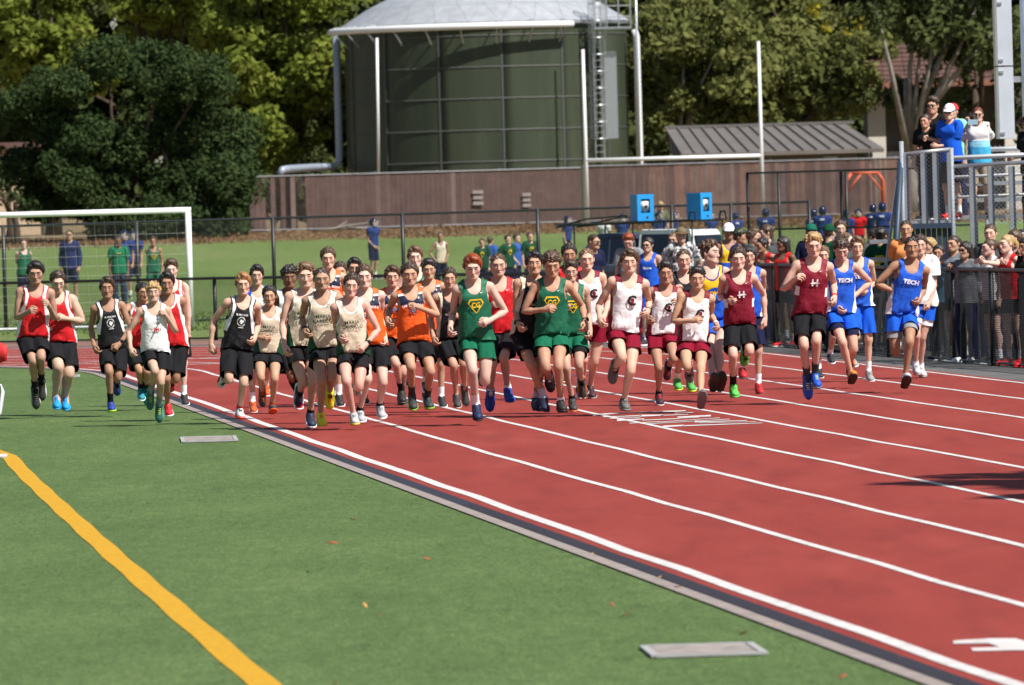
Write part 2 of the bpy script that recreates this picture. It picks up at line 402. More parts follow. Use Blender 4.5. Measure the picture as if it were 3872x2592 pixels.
def weights(V):
    x, y, z = V[:, 0], V[:, 1], V[:, 2]; W = np.zeros((len(V), 17))
    ze = z - .5 * (y - .02)
    s1, s2 = sst(.98, 1.08, z), sst(1.1, 1.22, z); n1, n2 = sst(1.445, 1.5, z - .2 * (y - .02)) * sst(.13, .07, np.abs(x)), sst(1.515, 1.575, ze)
    W[:, 0] = 1 - s1; W[:, 1] = s1 * (1 - s2); W[:, 2] = s2 * (1 - n1); W[:, 3] = s2 * n1 * (1 - n2); W[:, 4] = s2 * n1 * n2
    up = (z > 1.53) & (np.abs(x) < .13); W[up, :] = 0; W[up, 4] = n2[up]; W[up, 3] = 1 - n2[up]
    dT = np.minimum(_tg[0](x, y, z), _tg[1](x, y, z))
    for sgn, e in ((-1, 'a'), (1, 'b')):
        X = x * sgn; t = (X - SH[0]) * AD[0] + (z - SH[2]) * AD[2]
        px, pz = X - SH[0] - t * AD[0], z - SH[2] - t * AD[2]
        dA = np.sqrt(px ** 2 + (y - SH[1]) ** 2 + pz ** 2) - .042
        g = sst(-.03, .04, dT - dA) * sst(-.075, .03, t) * (X > 0.02)
        g = np.where(t > .2, (X > 0.19) * 1.0, g) * sst(.13, .1, dA)
        k1, k2 = sst(LU - .04, LU + .035, t), sst(LU + LF - .03, LU + LF + .015, t)
        W *= (1 - g)[:, None]
        W[:, BI['u' + e]] += g * (1 - k1); W[:, BI['f' + e]] += g * k1 * (1 - k2); W[:, BI['h' + e]] += g * k1 * k2
        lg = sst(.985, .835, z - .3 * np.maximum(y, 0)) * sst(-.018, .018, X) * (1 - g)
        lg = np.where(z < .84, sst(-.012, .012, X), lg) * (np.abs(x) < .36) * (z < 1.02)
        k1, k2 = sst(.545, .445, z), sst(.11, .07, z)
        pel = W[:, 0] + 0
        a = lg * (1 - sst(1.0, 1.02, z))
        W[:, 0] = pel * (1 - a) if sgn < 0 else W[:, 0]
        W[:, BI['t' + e]] += a * (1 - k1); W[:, BI['s' + e]] += a * k1 * (1 - k2); W[:, BI['o' + e]] += a * k1 * k2
    # renormalise pelvis against legs
    leg = W[:, 11:].sum(1); arm = W[:, 5:11].sum(1)
    W[:, 0] = np.where(z < 1.02, np.clip(1 - leg - arm - W[:, 1], 0, 1), W[:, 0])
    return W / np.maximum(W.sum(1, keepdims=True), 1e-9)

class Tpl: pass
def tpl(V, T, W=None):
    t = Tpl(); t.V = V; t.T = T; t.W = weights(V) if W is None else W; t.N = vnormals(V, T); return t
def rigid(V, T, bone):
    W = np.zeros((len(V), 17)); W[:, BI[bone]] = 1; return tpl(V, T, W)
def both(t):
    """mirror a +x template to the -x side"""
    V = t.V * (-1, 1, 1); T = t.T[:, ::-1]; return V, T
def sdf_mesh(prims, h, lo, hi, ratio=None, inflate=0.0, rl=1):
    D, ax = sdf_grid(prims, lo, hi, h, inflate); V, Q = surface_nets(D, ax); V = relax(V, Q, rl, .45)
    return decimate(V, Q, ratio or .42)

TP = {}
TP['body'] = tpl(*build_body())
TP['body_far'] = tpl(*decimate(TP['body'].V, TP['body'].T, .3))
# ---- garments
def singlet(hem=.90, loose=0.0):
    pr = torso_prims() + [(_rc((s * .045, .0, 1.27), (s * .06, .008, hem - .05), .088, .112 + loose), .05, 1) for s in (-1, 1)]
    V, T = sdf_mesh(pr, .0125, (-.3, -.24, .78), (.3, .24, 1.56), None, .010, 2)
    x, y, z = np.abs(V[:, 0]), V[:, 1], V[:, 2]
    neck = np.where(y < .02, np.sqrt((x / .086) ** 2 + ((z - 1.50) / .125) ** 2), np.sqrt((x / .08) ** 2 + ((z - 1.52) / .07) ** 2)) - 1
    arm = np.sqrt(((x - .211) / .09) ** 2 + ((z - 1.385) / .155) ** 2) - 1
    g = np.minimum(np.minimum(neck * .08, arm * .08), z - hem)
    return tpl(*clip_mesh(V, T, g))
TP['singlet'] = singlet(.905)
def tshirt(hem=.89, sleeve=.17, loose=.015, infl=.014):
    ap = arm_prims()[:5]
    sl = [(_rc(SH - AD * .02, SH + AD * (sleeve + .05), .06, .068), .04, 1)] if sleeve < .3 else [(_rc(SH, EL, .056, .052), .03, 1), (_rc(EL, WR, .05, .038), .03, 1)]
    pr = torso_prims() + [(_rc((s * .05, .005, 1.15), (s * .055, .008, hem - .05), .1, .108 + loose), .05, 1) for s in (-1, 1)] + [(_rc((0, .03, 1.44), (0, .02, 1.5), .06, .055), .03, 1)] + sl + mir(sl)
    V, T = sdf_mesh(pr, .0135, (-.68, -.26, .74), (.68, .26, 1.58), None, infl, 2)
    x, z = np.abs(V[:, 0]), V[:, 2]
    t = (x - SH[0]) * AD[0] + (z - SH[2]) * AD[2]
    g = np.minimum(np.minimum(z - hem, np.where(z > 1.42, np.sqrt(x ** 2 + (V[:, 1] - .022) ** 2) - np.where(V[:, 1] < 0, .086, .074), 1)), np.where(x > .2, sleeve - t, 1))
    g = np.minimum(g, 1.53 - z)
    return tpl(*clip_mesh(V, T, g))
TP['tshirt'] = tshirt(); TP['longsleeve'] = tshirt(.87, .5, .012)
def shorts(hem=.70, flare=.0, waist=1.015):
    lp = []
    for s in (-1, 1):
        lp += [(_rc((s * .078, .008, .90), (s * .103, .0, hem - .06), .080, .078 + flare * (.9 - hem)), .010, 1)]
    pr = [(_el((0, .01, .96), (.132, .1, .15)), .04, 1), (_el((.066, .052, .915), (.07, .064, .08)), .04, 1), (_el((-.066, .052, .915), (.07, .064, .08)), .04, 1)] + lp
    V, T = sdf_mesh(pr, .0125, (-.3, -.24, hem - .2), (.3, .26, 1.14), None, .010, 1)
    g = np.minimum(waist - V[:, 2], V[:, 2] - hem - .10 * np.clip(np.abs(V[:, 0]) - .1, 0, .1))
    return tpl(*clip_mesh(V, T, g))
TP['shorts'] = shorts(.71, .05); TP['longshorts'] = shorts(.56, .0); TP['halfshorts'] = shorts(.64, .01)
def trousers():
    lp = []
    for s in (-1, 1):
        lp += [(_rc((s * .078, .006, .9), (s * .092, .0, .495), .082, .062), .035, 1), (_rc((s * .092, 0, .495), (s * .092, .02, .03), .064, .058), .03, 1)]
    pr = [(_el((0, .01, .96), (.148, .106, .15)), .04, 1), (_el((.068, .052, .915), (.072, .066, .08)), .04, 1), (_el((-.068, .052, .915), (.072, .066, .08)), .04, 1)] + lp
    V, T = sdf_mesh(pr, .0135, (-.3, -.24, 0), (.3, .26, 1.14), None, .008, 2)
    g = np.minimum(1.02 - V[:, 2], V[:, 2] - .06)
    return tpl(*clip_mesh(V, T, g))
TP['trousers'] = trousers()
def sock(top):
    pr = [(_rc(KN - (0, 0, .02), AK + (0, 0, .03), .046, .029), .03, 1), (_el((.093, .035, .355), (.045, .045, .105)), .03, 1), (_el((.09, .018, .085), (.034, .04, .04)), .02, 1)]
    V, T = sdf_mesh(pr, .009, (.0, -.1, .0), (.2, .15, .6), .25, .005, 1)
    return tpl(*clip_mesh(V, T, np.minimum(top - V[:, 2], V[:, 2] - .07)))
TP['sock_low'] = sock(.145); TP['sock_mid'] = sock(.22); TP['sock_high'] = sock(.42)
def shoe():
    up = [(_rc((.09, .045, .055), (.092, -.13, .04), .042, .034), .02, 1), (_el((.09, .028, .085), (.037, .05, .045)), .03, 1), (_el((.093, -.13, .042), (.043, .055, .034)), .02, 1)]
    V, T = sdf_mesh(up, .0085, (.0, -.24, -.02), (.2, .14, .2), .25, 0, 1)
    V, T = clip_mesh(V, T, np.minimum(V[:, 2] - .018, .112 - V[:, 2] + .25 * np.clip(V[:, 1], -.05, .1)))
    so = [(_rc((.09, .05, .022), (.09, -.02, .02), .042, .04), .02, 1), (_el((.094, -.1, .022), (.049, .09, .03)), .02, 1), (_rc((.09, -.02, .02), (.092, -.1, .02), .04, .044), .02, 1)]
    V2, T2 = sdf_mesh(so, .0085, (.0, -.24, -.06), (.2, .14, .1), .2, .002, 1)
    V2[:, 2] = np.where(V2[:, 2] < .012, .0 + np.clip((-V2[:, 1] - .13) * .35, 0, .02), np.minimum(V2[:, 2], .03 + .01 * (V2[:, 1] > .0)))
    # laces: small bars across the instep
    L = MB()
    for i in range(5):
        yy = -.03 - i * .02; zz = .094 - i * .0055 + .003
        L.bar((.075, yy, zz - .003), (.109, yy + .004, zz - .003), .007, .006)
    lt = []
    for f in L.f: lt += [(f[0], f[1], f[2]), (f[0], f[2], f[3])]
    return (V, T), (V2, T2), (np.array(L.v), np.array(lt))
_sh = shoe()
TP['shoe'], TP['sole'], TP['laces'] = (rigid(v, t, 'ob') for v, t in _sh)
# ---- hair, caps, helmet (head space of the rest pose)
def hair_short(th=.008, top=.0):
    pr = [(_el((0, .018, 1.66), (.0765 + th, .096 + th, .093 + th + top)), .02, 1)]
    return pr
def cutface(V, T, line=1.705, side=1.625, nape=1.575, arch=.03, taper=.028):
    """arched hairline: remove hair in front of the face and thin it out towards the edge"""
    def low_(V):
        x, y = np.abs(V[:, 0]), V[:, 1]; fr = line - arch * (x / .06) ** 2
        return np.maximum(fr + (side - fr) * sst(-.05, -.005, y) + (nape - side) * sst(.03, .08, y), 1.3) + .004 * np.sin(V[:, 0] * 190) * (y < 0)
    V, T = clip_mesh(V, T, V[:, 2] - low_(V))
    C, A = np.array((0, .016, 1.658)), np.array((.0765, .0965, .0945))
    g = np.clip((V[:, 2] - low_(V)) / taper, 0, 1) ** .6; g = np.maximum(g, sst(.0, .05, V[:, 1]))
    u = (V - C) / A; S = C + A * u / np.maximum(np.linalg.norm(u, axis=1, keepdims=True), 1e-6)
    return S + (V - S) * g[:, None], T
def strands(seed, n, r0, r1, length, lift, droop, spread=1.0, zmin=1.67, swirl=0.0, curl=0.0):
    """tapered locks lying over the skull"""
    rng = np.random.RandomState(seed); out = []
    C = np.array((0, .018, 1.66)); A = np.array((.078, .098, .095))
    for _ in range(n):
        th = rng.rand() * 2 * math.pi; ph = math.acos(1 - rng.rand() * 1.0 * spread)
        q = np.array((math.sin(ph) * math.cos(th), math.sin(ph) * math.sin(th), math.cos(ph)))
        p = C + A * q
        if p[1] < -.035 and p[2] < 1.712: continue
        if p[2] < zmin and p[1] < .0: continue
        lf_ = lift; eo = .03 + .07 * rng.rand(); nn = nrm(q / A); od = np.array((q[0] + swirl, q[1] - .1, -.55)) + .45 * rng.randn(3); d = nrm(od - (od @ nn) * nn) + nn * (lift - .3) * 1.2
        p0 = p - nn * .004; k = length * (.7 + .6 * rng.rand())
        if curl: p1 = p + nn * (.004 + .5 * curl) + rng.randn(3) * curl * .5; out.append((_el(p1, np.full(3, r0 * (.7 + .5 * rng.rand()))), .004, 1))
        else:
            def hug(v, e):
                u = (v - C) / A; ru = np.linalg.norm(u); return C + A * u / ru * max(1 + e, min(ru, 1 + e + lift * .35))
            p1 = hug(p + d * k, eo); p2 = hug(p1 + nrm(d - np.array((0, 0, droop))) * k * .7, eo)
            if p2[1] < -.06 and p2[2] < 1.685: p2[2] = 1.685
            out.append((_rc(p0, p1, r0, r0 * .9), .006, 1)); out.append((_rc(p1, p2, r0 * .9, r1 * .8), .004, 1))
        lift = lf_
    return out
def tufts(seed, n, L, low=.75):
    rng = np.random.RandomState(seed); out = []; C = np.array((0, .018, 1.665)); A = np.array((.088, .108, .108))
    for _ in range(n):
        th = rng.rand() * 2 * math.pi; ph = math.acos(1 - rng.rand() * low); q = np.array((math.sin(ph) * math.cos(th), math.sin(ph) * math.sin(th), math.cos(ph))); p = C + A * q
        if p[1] < -.03 and p[2] < 1.735: continue
        nn = nrm(q / A); tg = np.array((q[0] + .3 * rng.randn(), q[1] - .4 + .3 * rng.randn(), -.2)); d = nrm(nrm(tg - (tg @ nn) * nn) + nn * (.25 + .5 * rng.rand())); l = L * (.5 + rng.rand())
        out.append((_rc(p - nn * .006, p + d * l, .0085, .0025), .006, 1))
    return out
HB0, HB1 = (-.19, -.2, 1.3), (.19, .24, 1.84)
def fringe(seed, n, L, side=0.0, w=.062, z0=1.712, r=.008):
    rng = np.random.RandomState(seed); out = []
    C = np.array((0, .018, 1.66)); A = np.array((.08, .1, .097))
    def on(x, z):
        q = max(0.05, 1 - (x / A[0]) ** 2 - ((z - C[2]) / A[2]) ** 2); return np.array((x, C[1] - A[1] * math.sqrt(q) - .002, z))
    for i in range(n):
        x = -w + 2 * w * (i + rng.rand()) / n; z = z0 - .18 * abs(x) + .006 * rng.randn(); l = L * (.5 + rng.rand())
        a = on(x, z + .022); b = on(np.clip(x + side * l + .004 * rng.randn(), -.073, .073), z - l * .4); c = on(np.clip(x + side * 2 * l + .006 * rng.randn(), -.075, .075), z - l)
        out.append((_rc(a, b, r * 1.15, r), .004, 1)); out.append((_rc(b, c, r, r * .35), .003, 1))
    for sgn in (-1, 1):
        for j in range(3): out.append((_rc((sgn * .077, -.022 + .012 * j, 1.69), (sgn * .078, -.024 + .014 * j, 1.628 + .012 * rng.rand()), .008, .004), .004, 1))
    return out
def hair(pr, cut=None, h=.0056, ratio=.24, extra=()):
    D, ax = sdf_grid(pr, HB0, HB1, h); V, Q = surface_nets(D, ax); V, T = decimate(V, Q, ratio)
    if cut is not None: V, T = cutface(V, T, **cut)
    if len(extra):
        D, ax = sdf_grid(list(extra), HB0, HB1, .0048); V2, Q = surface_nets(D, ax); V2, T2 = decimate(V2, Q, .4); T = np.concatenate([T, T2 + len(V)]); V = np.concatenate([V, V2])
    rg = np.random.RandomState(len(V)); n_ = np.zeros(len(V))
    for _ in range(14): kv = rg.randn(3) * (1, 1, .45) * rg.choice((110, 220)); n_ += np.sin(V @ kv + rg.rand() * 6.3) * .0009
    V = V + vnormals(V, T) * n_[:, None]
    return rigid(V, T, 'head')
TP['hair_buzz'] = hair(hair_short(.0022, .005) + strands(9, 60, .007, .003, .015, .5, .1, .5), dict(line=1.722, arch=.022), extra=())
TP['hair_under_cap'] = rigid(*clip_mesh(TP['hair_buzz'].V * (.985, .985, 1) , TP['hair_buzz'].T, 1.688 - TP['hair_buzz'].V[:, 2]), 'head')
TP['hair_short'] = hair(hair_short(.008, .014) + strands(1, 150, .009, .004, .035, .3, .1, .62) + tufts(21, 60, .018, .6), dict(line=1.724), extra=fringe(2, 8, .008, .2, .045, 1.73, .006))
TP['hair_quiff'] = hair(hair_short(.007, .012) + [(_el((.006, -.035, 1.752), (.056, .05, .03), (.35, .15, 0)), .02, 1)] + strands(2, 120, .009, .004, .035, .7, -.25, .45) + tufts(22, 60, .022, .5), dict(line=1.726), extra=())
TP['hair_curly'] = hair(hair_short(.012, .012) + strands(3, 260, .0115, .006, .02, .5, .1, .9, curl=.014), dict(line=1.716, side=1.63), extra=[(_el((x * .05 + .006 * math.sin(9 * x), -.072 - .012 * (1 - x * x), 1.716 + .008 * math.cos(7 * x) - .012 * x * x), (.012, .010, .012)), .004, 1) for x in np.linspace(-1, 1, 9)])
TP['hair_swept'] = hair(hair_short(.010, .014) + [(_el((.022, -.04, 1.742), (.05, .045, .026), (.3, .3, .2)), .02, 1), (_el((.07, -.01, 1.70), (.022, .045, .04)), .02, 1)] + strands(4, 200, .009, .004, .055, .25, .25, .85, swirl=.6) + tufts(23, 70, .02, .8), dict(line=1.724, side=1.615, arch=.036), extra=fringe(5, 9, .018, 1.2, .045, 1.73, .008))
TP['hair_mop'] = hair(hair_short(.017, .018) + [(_el((-.072, .0, 1.675), (.022, .05, .05)), .02, 1), (_el((.072, .0, 1.675), (.022, .05, .05)), .02, 1)] + strands(5, 220, .010, .004, .055, .2, .35, .95, zmin=1.64, swirl=.15) + tufts(24, 90, .024, .9), dict(line=1.726, side=1.60, nape=1.545, arch=.05), extra=fringe(7, 8, .026, .9, .05, 1.73, .008))
_lg = [(_rc((s * .055, .06, 1.62), (s * .06, .085, 1.4), .04, .03), .03, 1) for s in (-1, 0, 1)] + [(_rc((s * .075, .02, 1.68), (s * .082, .03, 1.45), .022, .02), .02, 1) for s in (-1, 1)]
TP['hair_long'] = hair(hair_short(.01, .006) + strands(6, 160, .008, .003, .06, .2, .4, .9) + _lg, dict(line=1.7, side=1.3, nape=1.3))
_pt = [(_rc((0, .12, 1.69), (0, .17, 1.62), .028, .034), .02, 1), (_rc((0, .17, 1.62), (.01, .165, 1.45), .03, .014), .02, 1)]
TP['hair_tied'] = hair(hair_short(.005, .002) + _pt, dict(line=1.71, side=1.62))
def cap():
    V, T = sdf_mesh([(_el((0, .018, 1.672), (.091, .112, .104)), .01, 1)], .008, HB0, HB1, None, 0, 1)
    V, T = clip_mesh(V, T, V[:, 2] - 1.672 - .0 * V[:, 1])
    B = MB(); n = 14; top = []; 
    for k, dz in ((0, .0), (1, -.004)):
        for i in range(n + 1):
            a = math.pi * (i / n); top.append((-.08 * math.cos(a), -.03 - .125 * math.sin(a) ** .7 if i not in (0, n) else -.03, 1.688 + dz - .025 * math.sin(a) + .02 * (1 - abs(math.cos(a)) ** 2) - .02))
        for i in range(n + 1): top.append((-.08 * math.cos(math.pi * i / n), -.03 - .055 * math.sin(math.pi * i / n), 1.69 + dz))
    m = n + 1; F = []
    for k in (0, 1):
        for i in range(n):
            a, b, c, d = k * 2 * m + i, k * 2 * m + i + 1, k * 2 * m + m + i + 1, k * 2 * m + m + i
            F += [(a, b, c), (a, c, d)] if k else [(c, b, a), (d, c, a)]
    for i in range(n): F += [(i, i + 1, 2 * m + i + 1), (i, 2 * m + i + 1, 2 * m + i)]
    return rigid(V, T, 'head'), rigid(np.array(top), np.array(F), 'head')
TP['cap'], TP['brim'] = cap()
def helmet():
    V, T = sdf_mesh([(_el((0, .018, 1.668), (.115, .135, .125)), .02, 1), (_el((0, .03, 1.62), (.11, .115, .12)), .03, 1)], .011, HB0, HB1, None, 0, 1)
    x, y, z = np.abs(V[:, 0]), V[:, 1], V[:, 2]
    low = 1.715 + (1.56 - 1.715) * sst(-.07, -.04, y)
    V, T = clip_mesh(V, T, z - low)
    B = MB()
    for zz, w, fy in ((1.585, .085, -.135), (1.615, .095, -.15), (1.545, .07, -.12)):
        B.tube([(-.105, -.035, zz + .02), (-w, -.1, zz), (0, fy, zz), (w, -.1, zz), (.105, -.035, zz + .02)], .007, 6)
    for s in (-.03, .03): B.tube([(s, -.135, 1.715), (s, -.152, 1.66), (s, -.152, 1.61), (s, -.12, 1.545)], .006, 6)
    t = []
    for f in B.f:
        for i in range(1, len(f) - 1): t.append((f[0], f[i], f[i + 1]))
    return rigid(V, T, 'head'), rigid(np.array(B.v), np.array(t), 'head')
TP['helmet'], TP['face_guard'] = helmet()
def tri(B):
    t = []
    for f in B.f:
        for i in range(1, len(f) - 1): t.append((f[0], f[i], f[i + 1]))
    return np.array(B.v, float), np.array(t)
_g = MB()
for s in (-1, 1):
    _g.add([(s * .010, -.118, 1.652), (s * .052, -.102, 1.654), (s * .054, -.1, 1.636), (s * .038, -.107, 1.624), (s * .016, -.116, 1.628),
            (s * .010, -.112, 1.652), (s * .052, -.096, 1.654), (s * .054, -.094, 1.636), (s * .038, -.101, 1.624), (s * .016, -.11, 1.628)],
           [(0, 1, 2, 3, 4), (9, 8, 7, 6, 5)] + [(i, (i + 1) % 5, 5 + (i + 1) % 5, 5 + i) for i in range(5)])
    _g.bar((s * .053, -.099, 1.65), (s * .079, .01, 1.648), .004, .006)
_g.bar((-.012, -.117, 1.65), (.012, -.117, 1.65), .005, .005)
TP['sunglasses'] = rigid(*tri(_g), 'head')
# sun hat with a wide brim
_V, _T = sdf_mesh([(_el((0, .018, 1.685), (.088, .108, .085)), .01, 1)], .01, HB0, HB1, None, 0, 1)
_V, _T = clip_mesh(_V, _T, _V[:, 2] - 1.69)
_b = MB(); _n = 28
_rv = [((.08 + k * .07) * math.cos(2 * math.pi * i / _n), .018 + (.1 + k * .075) * math.sin(2 * math.pi * i / _n), 1.694 + dz + (.02 * abs(math.cos(2 * math.pi * i / _n)) - .02) * k) for k, dz in ((0, 0), (1, 0), (1, -.005), (0, -.005)) for i in range(_n)]
_b.add(_rv, [(k * _n + i, k * _n + (i + 1) % _n, ((k + 1) % 4) * _n + (i + 1) % _n, ((k + 1) % 4) * _n + i) for k in range(4) for i in range(_n)])
TP['hat_crown'] = rigid(_V, _T, 'head'); TP['hat_brim'] = rigid(*tri(_b), 'head')
# shoulder pads under a football jersey
def jersey():
    ap = [(_el((.165, .012, 1.44), (.1, .105, .07)), .04, 1), (_rc(SH, SH + AD * .17, .07, .066), .04, 1)]
    pr = torso_prims() + [(_el((0, .012, 1.37), (.19, .135, .13)), .05, 1)] + [(_rc((s * .05, .005, 1.2), (s * .055, .008, .88), .1, .115), .05, 1) for s in (-1, 1)] + ap + mir(ap)
    V, T = sdf_mesh(pr, .0145, (-.68, -.28, .74), (.68, .28, 1.6), None, .012, 2)
    x, z = np.abs(V[:, 0]), V[:, 2]; t = (x - SH[0]) * AD[0] + (z - SH[2]) * AD[2]
    g = np.minimum(np.minimum(z - .96, np.where(z > 1.44, np.sqrt(x ** 2 + (V[:, 1] - .02) ** 2) - .08, 1)), np.where(x > .22, .14 - t, 1))
    return tpl(*clip_mesh(V, T, g))
TP['jersey'] = jersey()
# wrist watch: a band round the +x wrist
_w = MB(); _p = WR - AD * .035; _y = np.array((0, 1., 0))
_ring = lambda r, t: [_p + AD * t + (AN * math.cos(a) + _y * math.sin(a)) * r for a in np.linspace(0, 2 * math.pi, 15)[:-1]]
_v = _ring(.029, -.009) + _ring(.0315, -.008) + _ring(.0315, .008) + _ring(.029, .009)
_w.add(_v, [(k * 14 + i, k * 14 + (i + 1) % 14, (k + 1) * 14 + (i + 1) % 14, (k + 1) * 14 + i) for k in range(3) for i in range(14)])
_w.box(_p - AN * .034, (.012, .017, .012), R=np.stack([AN, _y, AD], 1) @ np.diag((.5, 1, 1.2)))
_wv, _wt = tri(_w); TP['watch'] = rigid(_wv, _wt, 'fb')
TP['wristband'] = rigid(*tri((lambda b: b.add(_v, [(k * 14 + i, k * 14 + (i + 1) % 14, (k + 1) * 14 + (i + 1) % 14, (k + 1) * 14 + i) for k in range(3) for i in range(14)]))(MB())), 'fb')
# ---- posing
def frame(d, side):
    """rotation whose columns carry rest axes: -Z -> d, X -> side orthogonalised"""
    d = nrm(d); s = side - (side @ d) * d; s = nrm(s); z = -d; y = np.cross(z, s)
    return np.stack([s, y, z], 1)
def rotz(a): a = math.radians(a); return np.array(((math.cos(a), -math.sin(a), 0), (math.sin(a), math.cos(a), 0), (0, 0, 1)))
def rotx(a): a = math.radians(a); return np.array(((1, 0, 0), (0, math.cos(a), -math.sin(a)), (0, math.sin(a), math.cos(a))))
def roty(a): a = math.radians(a); return np.array(((math.cos(a), 0, math.sin(a)), (0, 1, 0), (-math.sin(a), 0, math.cos(a))))
REST_ARM = {1: np.stack([AD, np.array((0, -1., 0)), np.cross(AD, np.array((0, -1., 0)))], 1)}
REST_ARM[-1] = np.stack([mx(AD), np.array((0, -1., 0)), np.cross(mx(AD), np.array((0, -1., 0)))], 1)
def arm_frame(sgn, d, flex):
    f = flex - (flex @ d) * d; f = nrm(f)
    P = np.stack([d, f, np.cross(d, f)], 1)
    return P @ REST_ARM[sgn].T
def slerp_half(A, B):
    qa, qb = Matrix(A.tolist()).to_quaternion(), Matrix(B.tolist()).to_quaternion()
    return np.array(qa.slerp(qb, .5).to_matrix())
def solve(P):
    """P: pose in world space -> per-bone rotation and joint position"""
    s = P['H'] / 1.75; R = {}; J = {}
    up = nrm(P['up']); yaw, tw = P['yaw'], P['tw']
    def tors(y):
        fwd = rotz(y) @ np.array((0, -1., 0)); x = nrm(np.cross(up, -fwd)) * -1
        x = nrm(np.cross(fwd, up)) ; x = -x if (rotz(y) @ np.array((1., 0, 0))) @ x < 0 else x
        yb = np.cross(up, x); return np.stack([x, yb, up], 1)
    R['pelvis'] = tors(yaw) if 'pel' not in P else P['pel']; R['chest'] = tors(yaw + tw); R['spine'] = slerp_half(R['pelvis'], R['chest'])
    J['chest'] = P['sm'] - R['chest'] @ ((np.array((0, .012, 1.425)) - JO['chest']) * s)
    J['spine'] = J['chest'] - R['spine'] @ ((JO['chest'] - JO['spine']) * s)
    J['pelvis'] = J['spine'] - R['pelvis'] @ ((JO['spine'] - JO['pelvis']) * s)
    J['neck'] = J['chest'] + R['chest'] @ ((JO['neck'] - JO['chest']) * s)
    R['head'] = rotz(P['hy']) @ rotx(P['hp']) @ roty(P['hr'])
    R['neck'] = slerp_half(R['chest'], R['head']); R['head'] = R['head'] @ np.diag(P.get('hs', (1, 1, 1)))
    J['head'] = J['neck'] + R['neck'] @ ((JO['head'] - JO['neck']) * s)
    for e, sgn in (('a', -1), ('b', 1)):
        J['u' + e] = J['chest'] + R['chest'] @ ((JO['u' + e] - JO['chest']) * s)
        J['t' + e] = J['pelvis'] + R['pelvis'] @ ((JO['t' + e] - JO['pelvis']) * s)
        J['f' + e], J['h' + e] = P['arm'](e, J['u' + e], LU * s, LF * s, R['chest'])
        u, f = nrm(J['f' + e] - J['u' + e]), nrm(J['h' + e] - J['f' + e])
        flex = f - (f @ u) * u
        if np.linalg.norm(flex) < .15: flex = R['chest'] @ np.array((0, -1., 0))
        flex = nrm(flex)
        R['u' + e] = arm_frame(sgn, u, flex); ax = nrm(np.cross(u, flex)); f2 = np.cross(ax, f)
        R['f' + e] = arm_frame(sgn, f, f2); R['h' + e] = R['f' + e]
        hb = P.get('wrist', 0)
        J['s' + e], J['o' + e] = P['leg'](e, J['t' + e], LT * s, LS * s)
        t, k = nrm(J['s' + e] - J['t' + e]), nrm(J['o' + e] - J['s' + e])
        lat = R['pelvis'] @ np.array((1., 0, 0))
        bend = np.cross(k, t)
        if np.linalg.norm(bend) > .35:
            b = nrm(bend); b = b if b @ lat > 0 else -b
            lat = nrm(lat + .7 * b)
        R['t' + e] = frame(t, lat); R['s' + e] = frame(k, lat)
        fd = np.cross(k, nrm(lat - (lat @ k) * k))                 # toe direction square to the shin
        a = math.radians(P['pf'][e])
        toe = nrm(fd * math.cos(a) + k * math.sin(a))
        if P['pf'][e] <= 32:                                       # planted: nearly level, along the heading
            a = math.radians(P['pf'][e] - 6); hd = rotz(P['yaw']) @ np.array((0, -1., 0))
            toe = nrm(hd * math.cos(a) + np.array((0, 0, -1.)) * math.sin(a)); lat = R['pelvis'] @ np.array((1., 0, 0))
        lt = nrm(lat - (lat @ toe) * toe); z = np.cross(lt, -toe)
        R['o' + e] = np.stack([lt, -toe, z], 1)
    return R, J, s
def skin_pts(t, R, J, s, off=None, Vr=None):
    V = t.V if Vr is None else Vr; out = np.zeros_like(V)
    for i, n in enumerate(BN):
        wi = t.W[:, i]; m = wi > 1e-4; sc = s * (0.985 if n == 'head' else 1.0)
        if not m.any(): continue
        out[m] += wi[m, None] * (((V[m] - JO[n]) * sc) @ R[n].T + J[n])
    return out
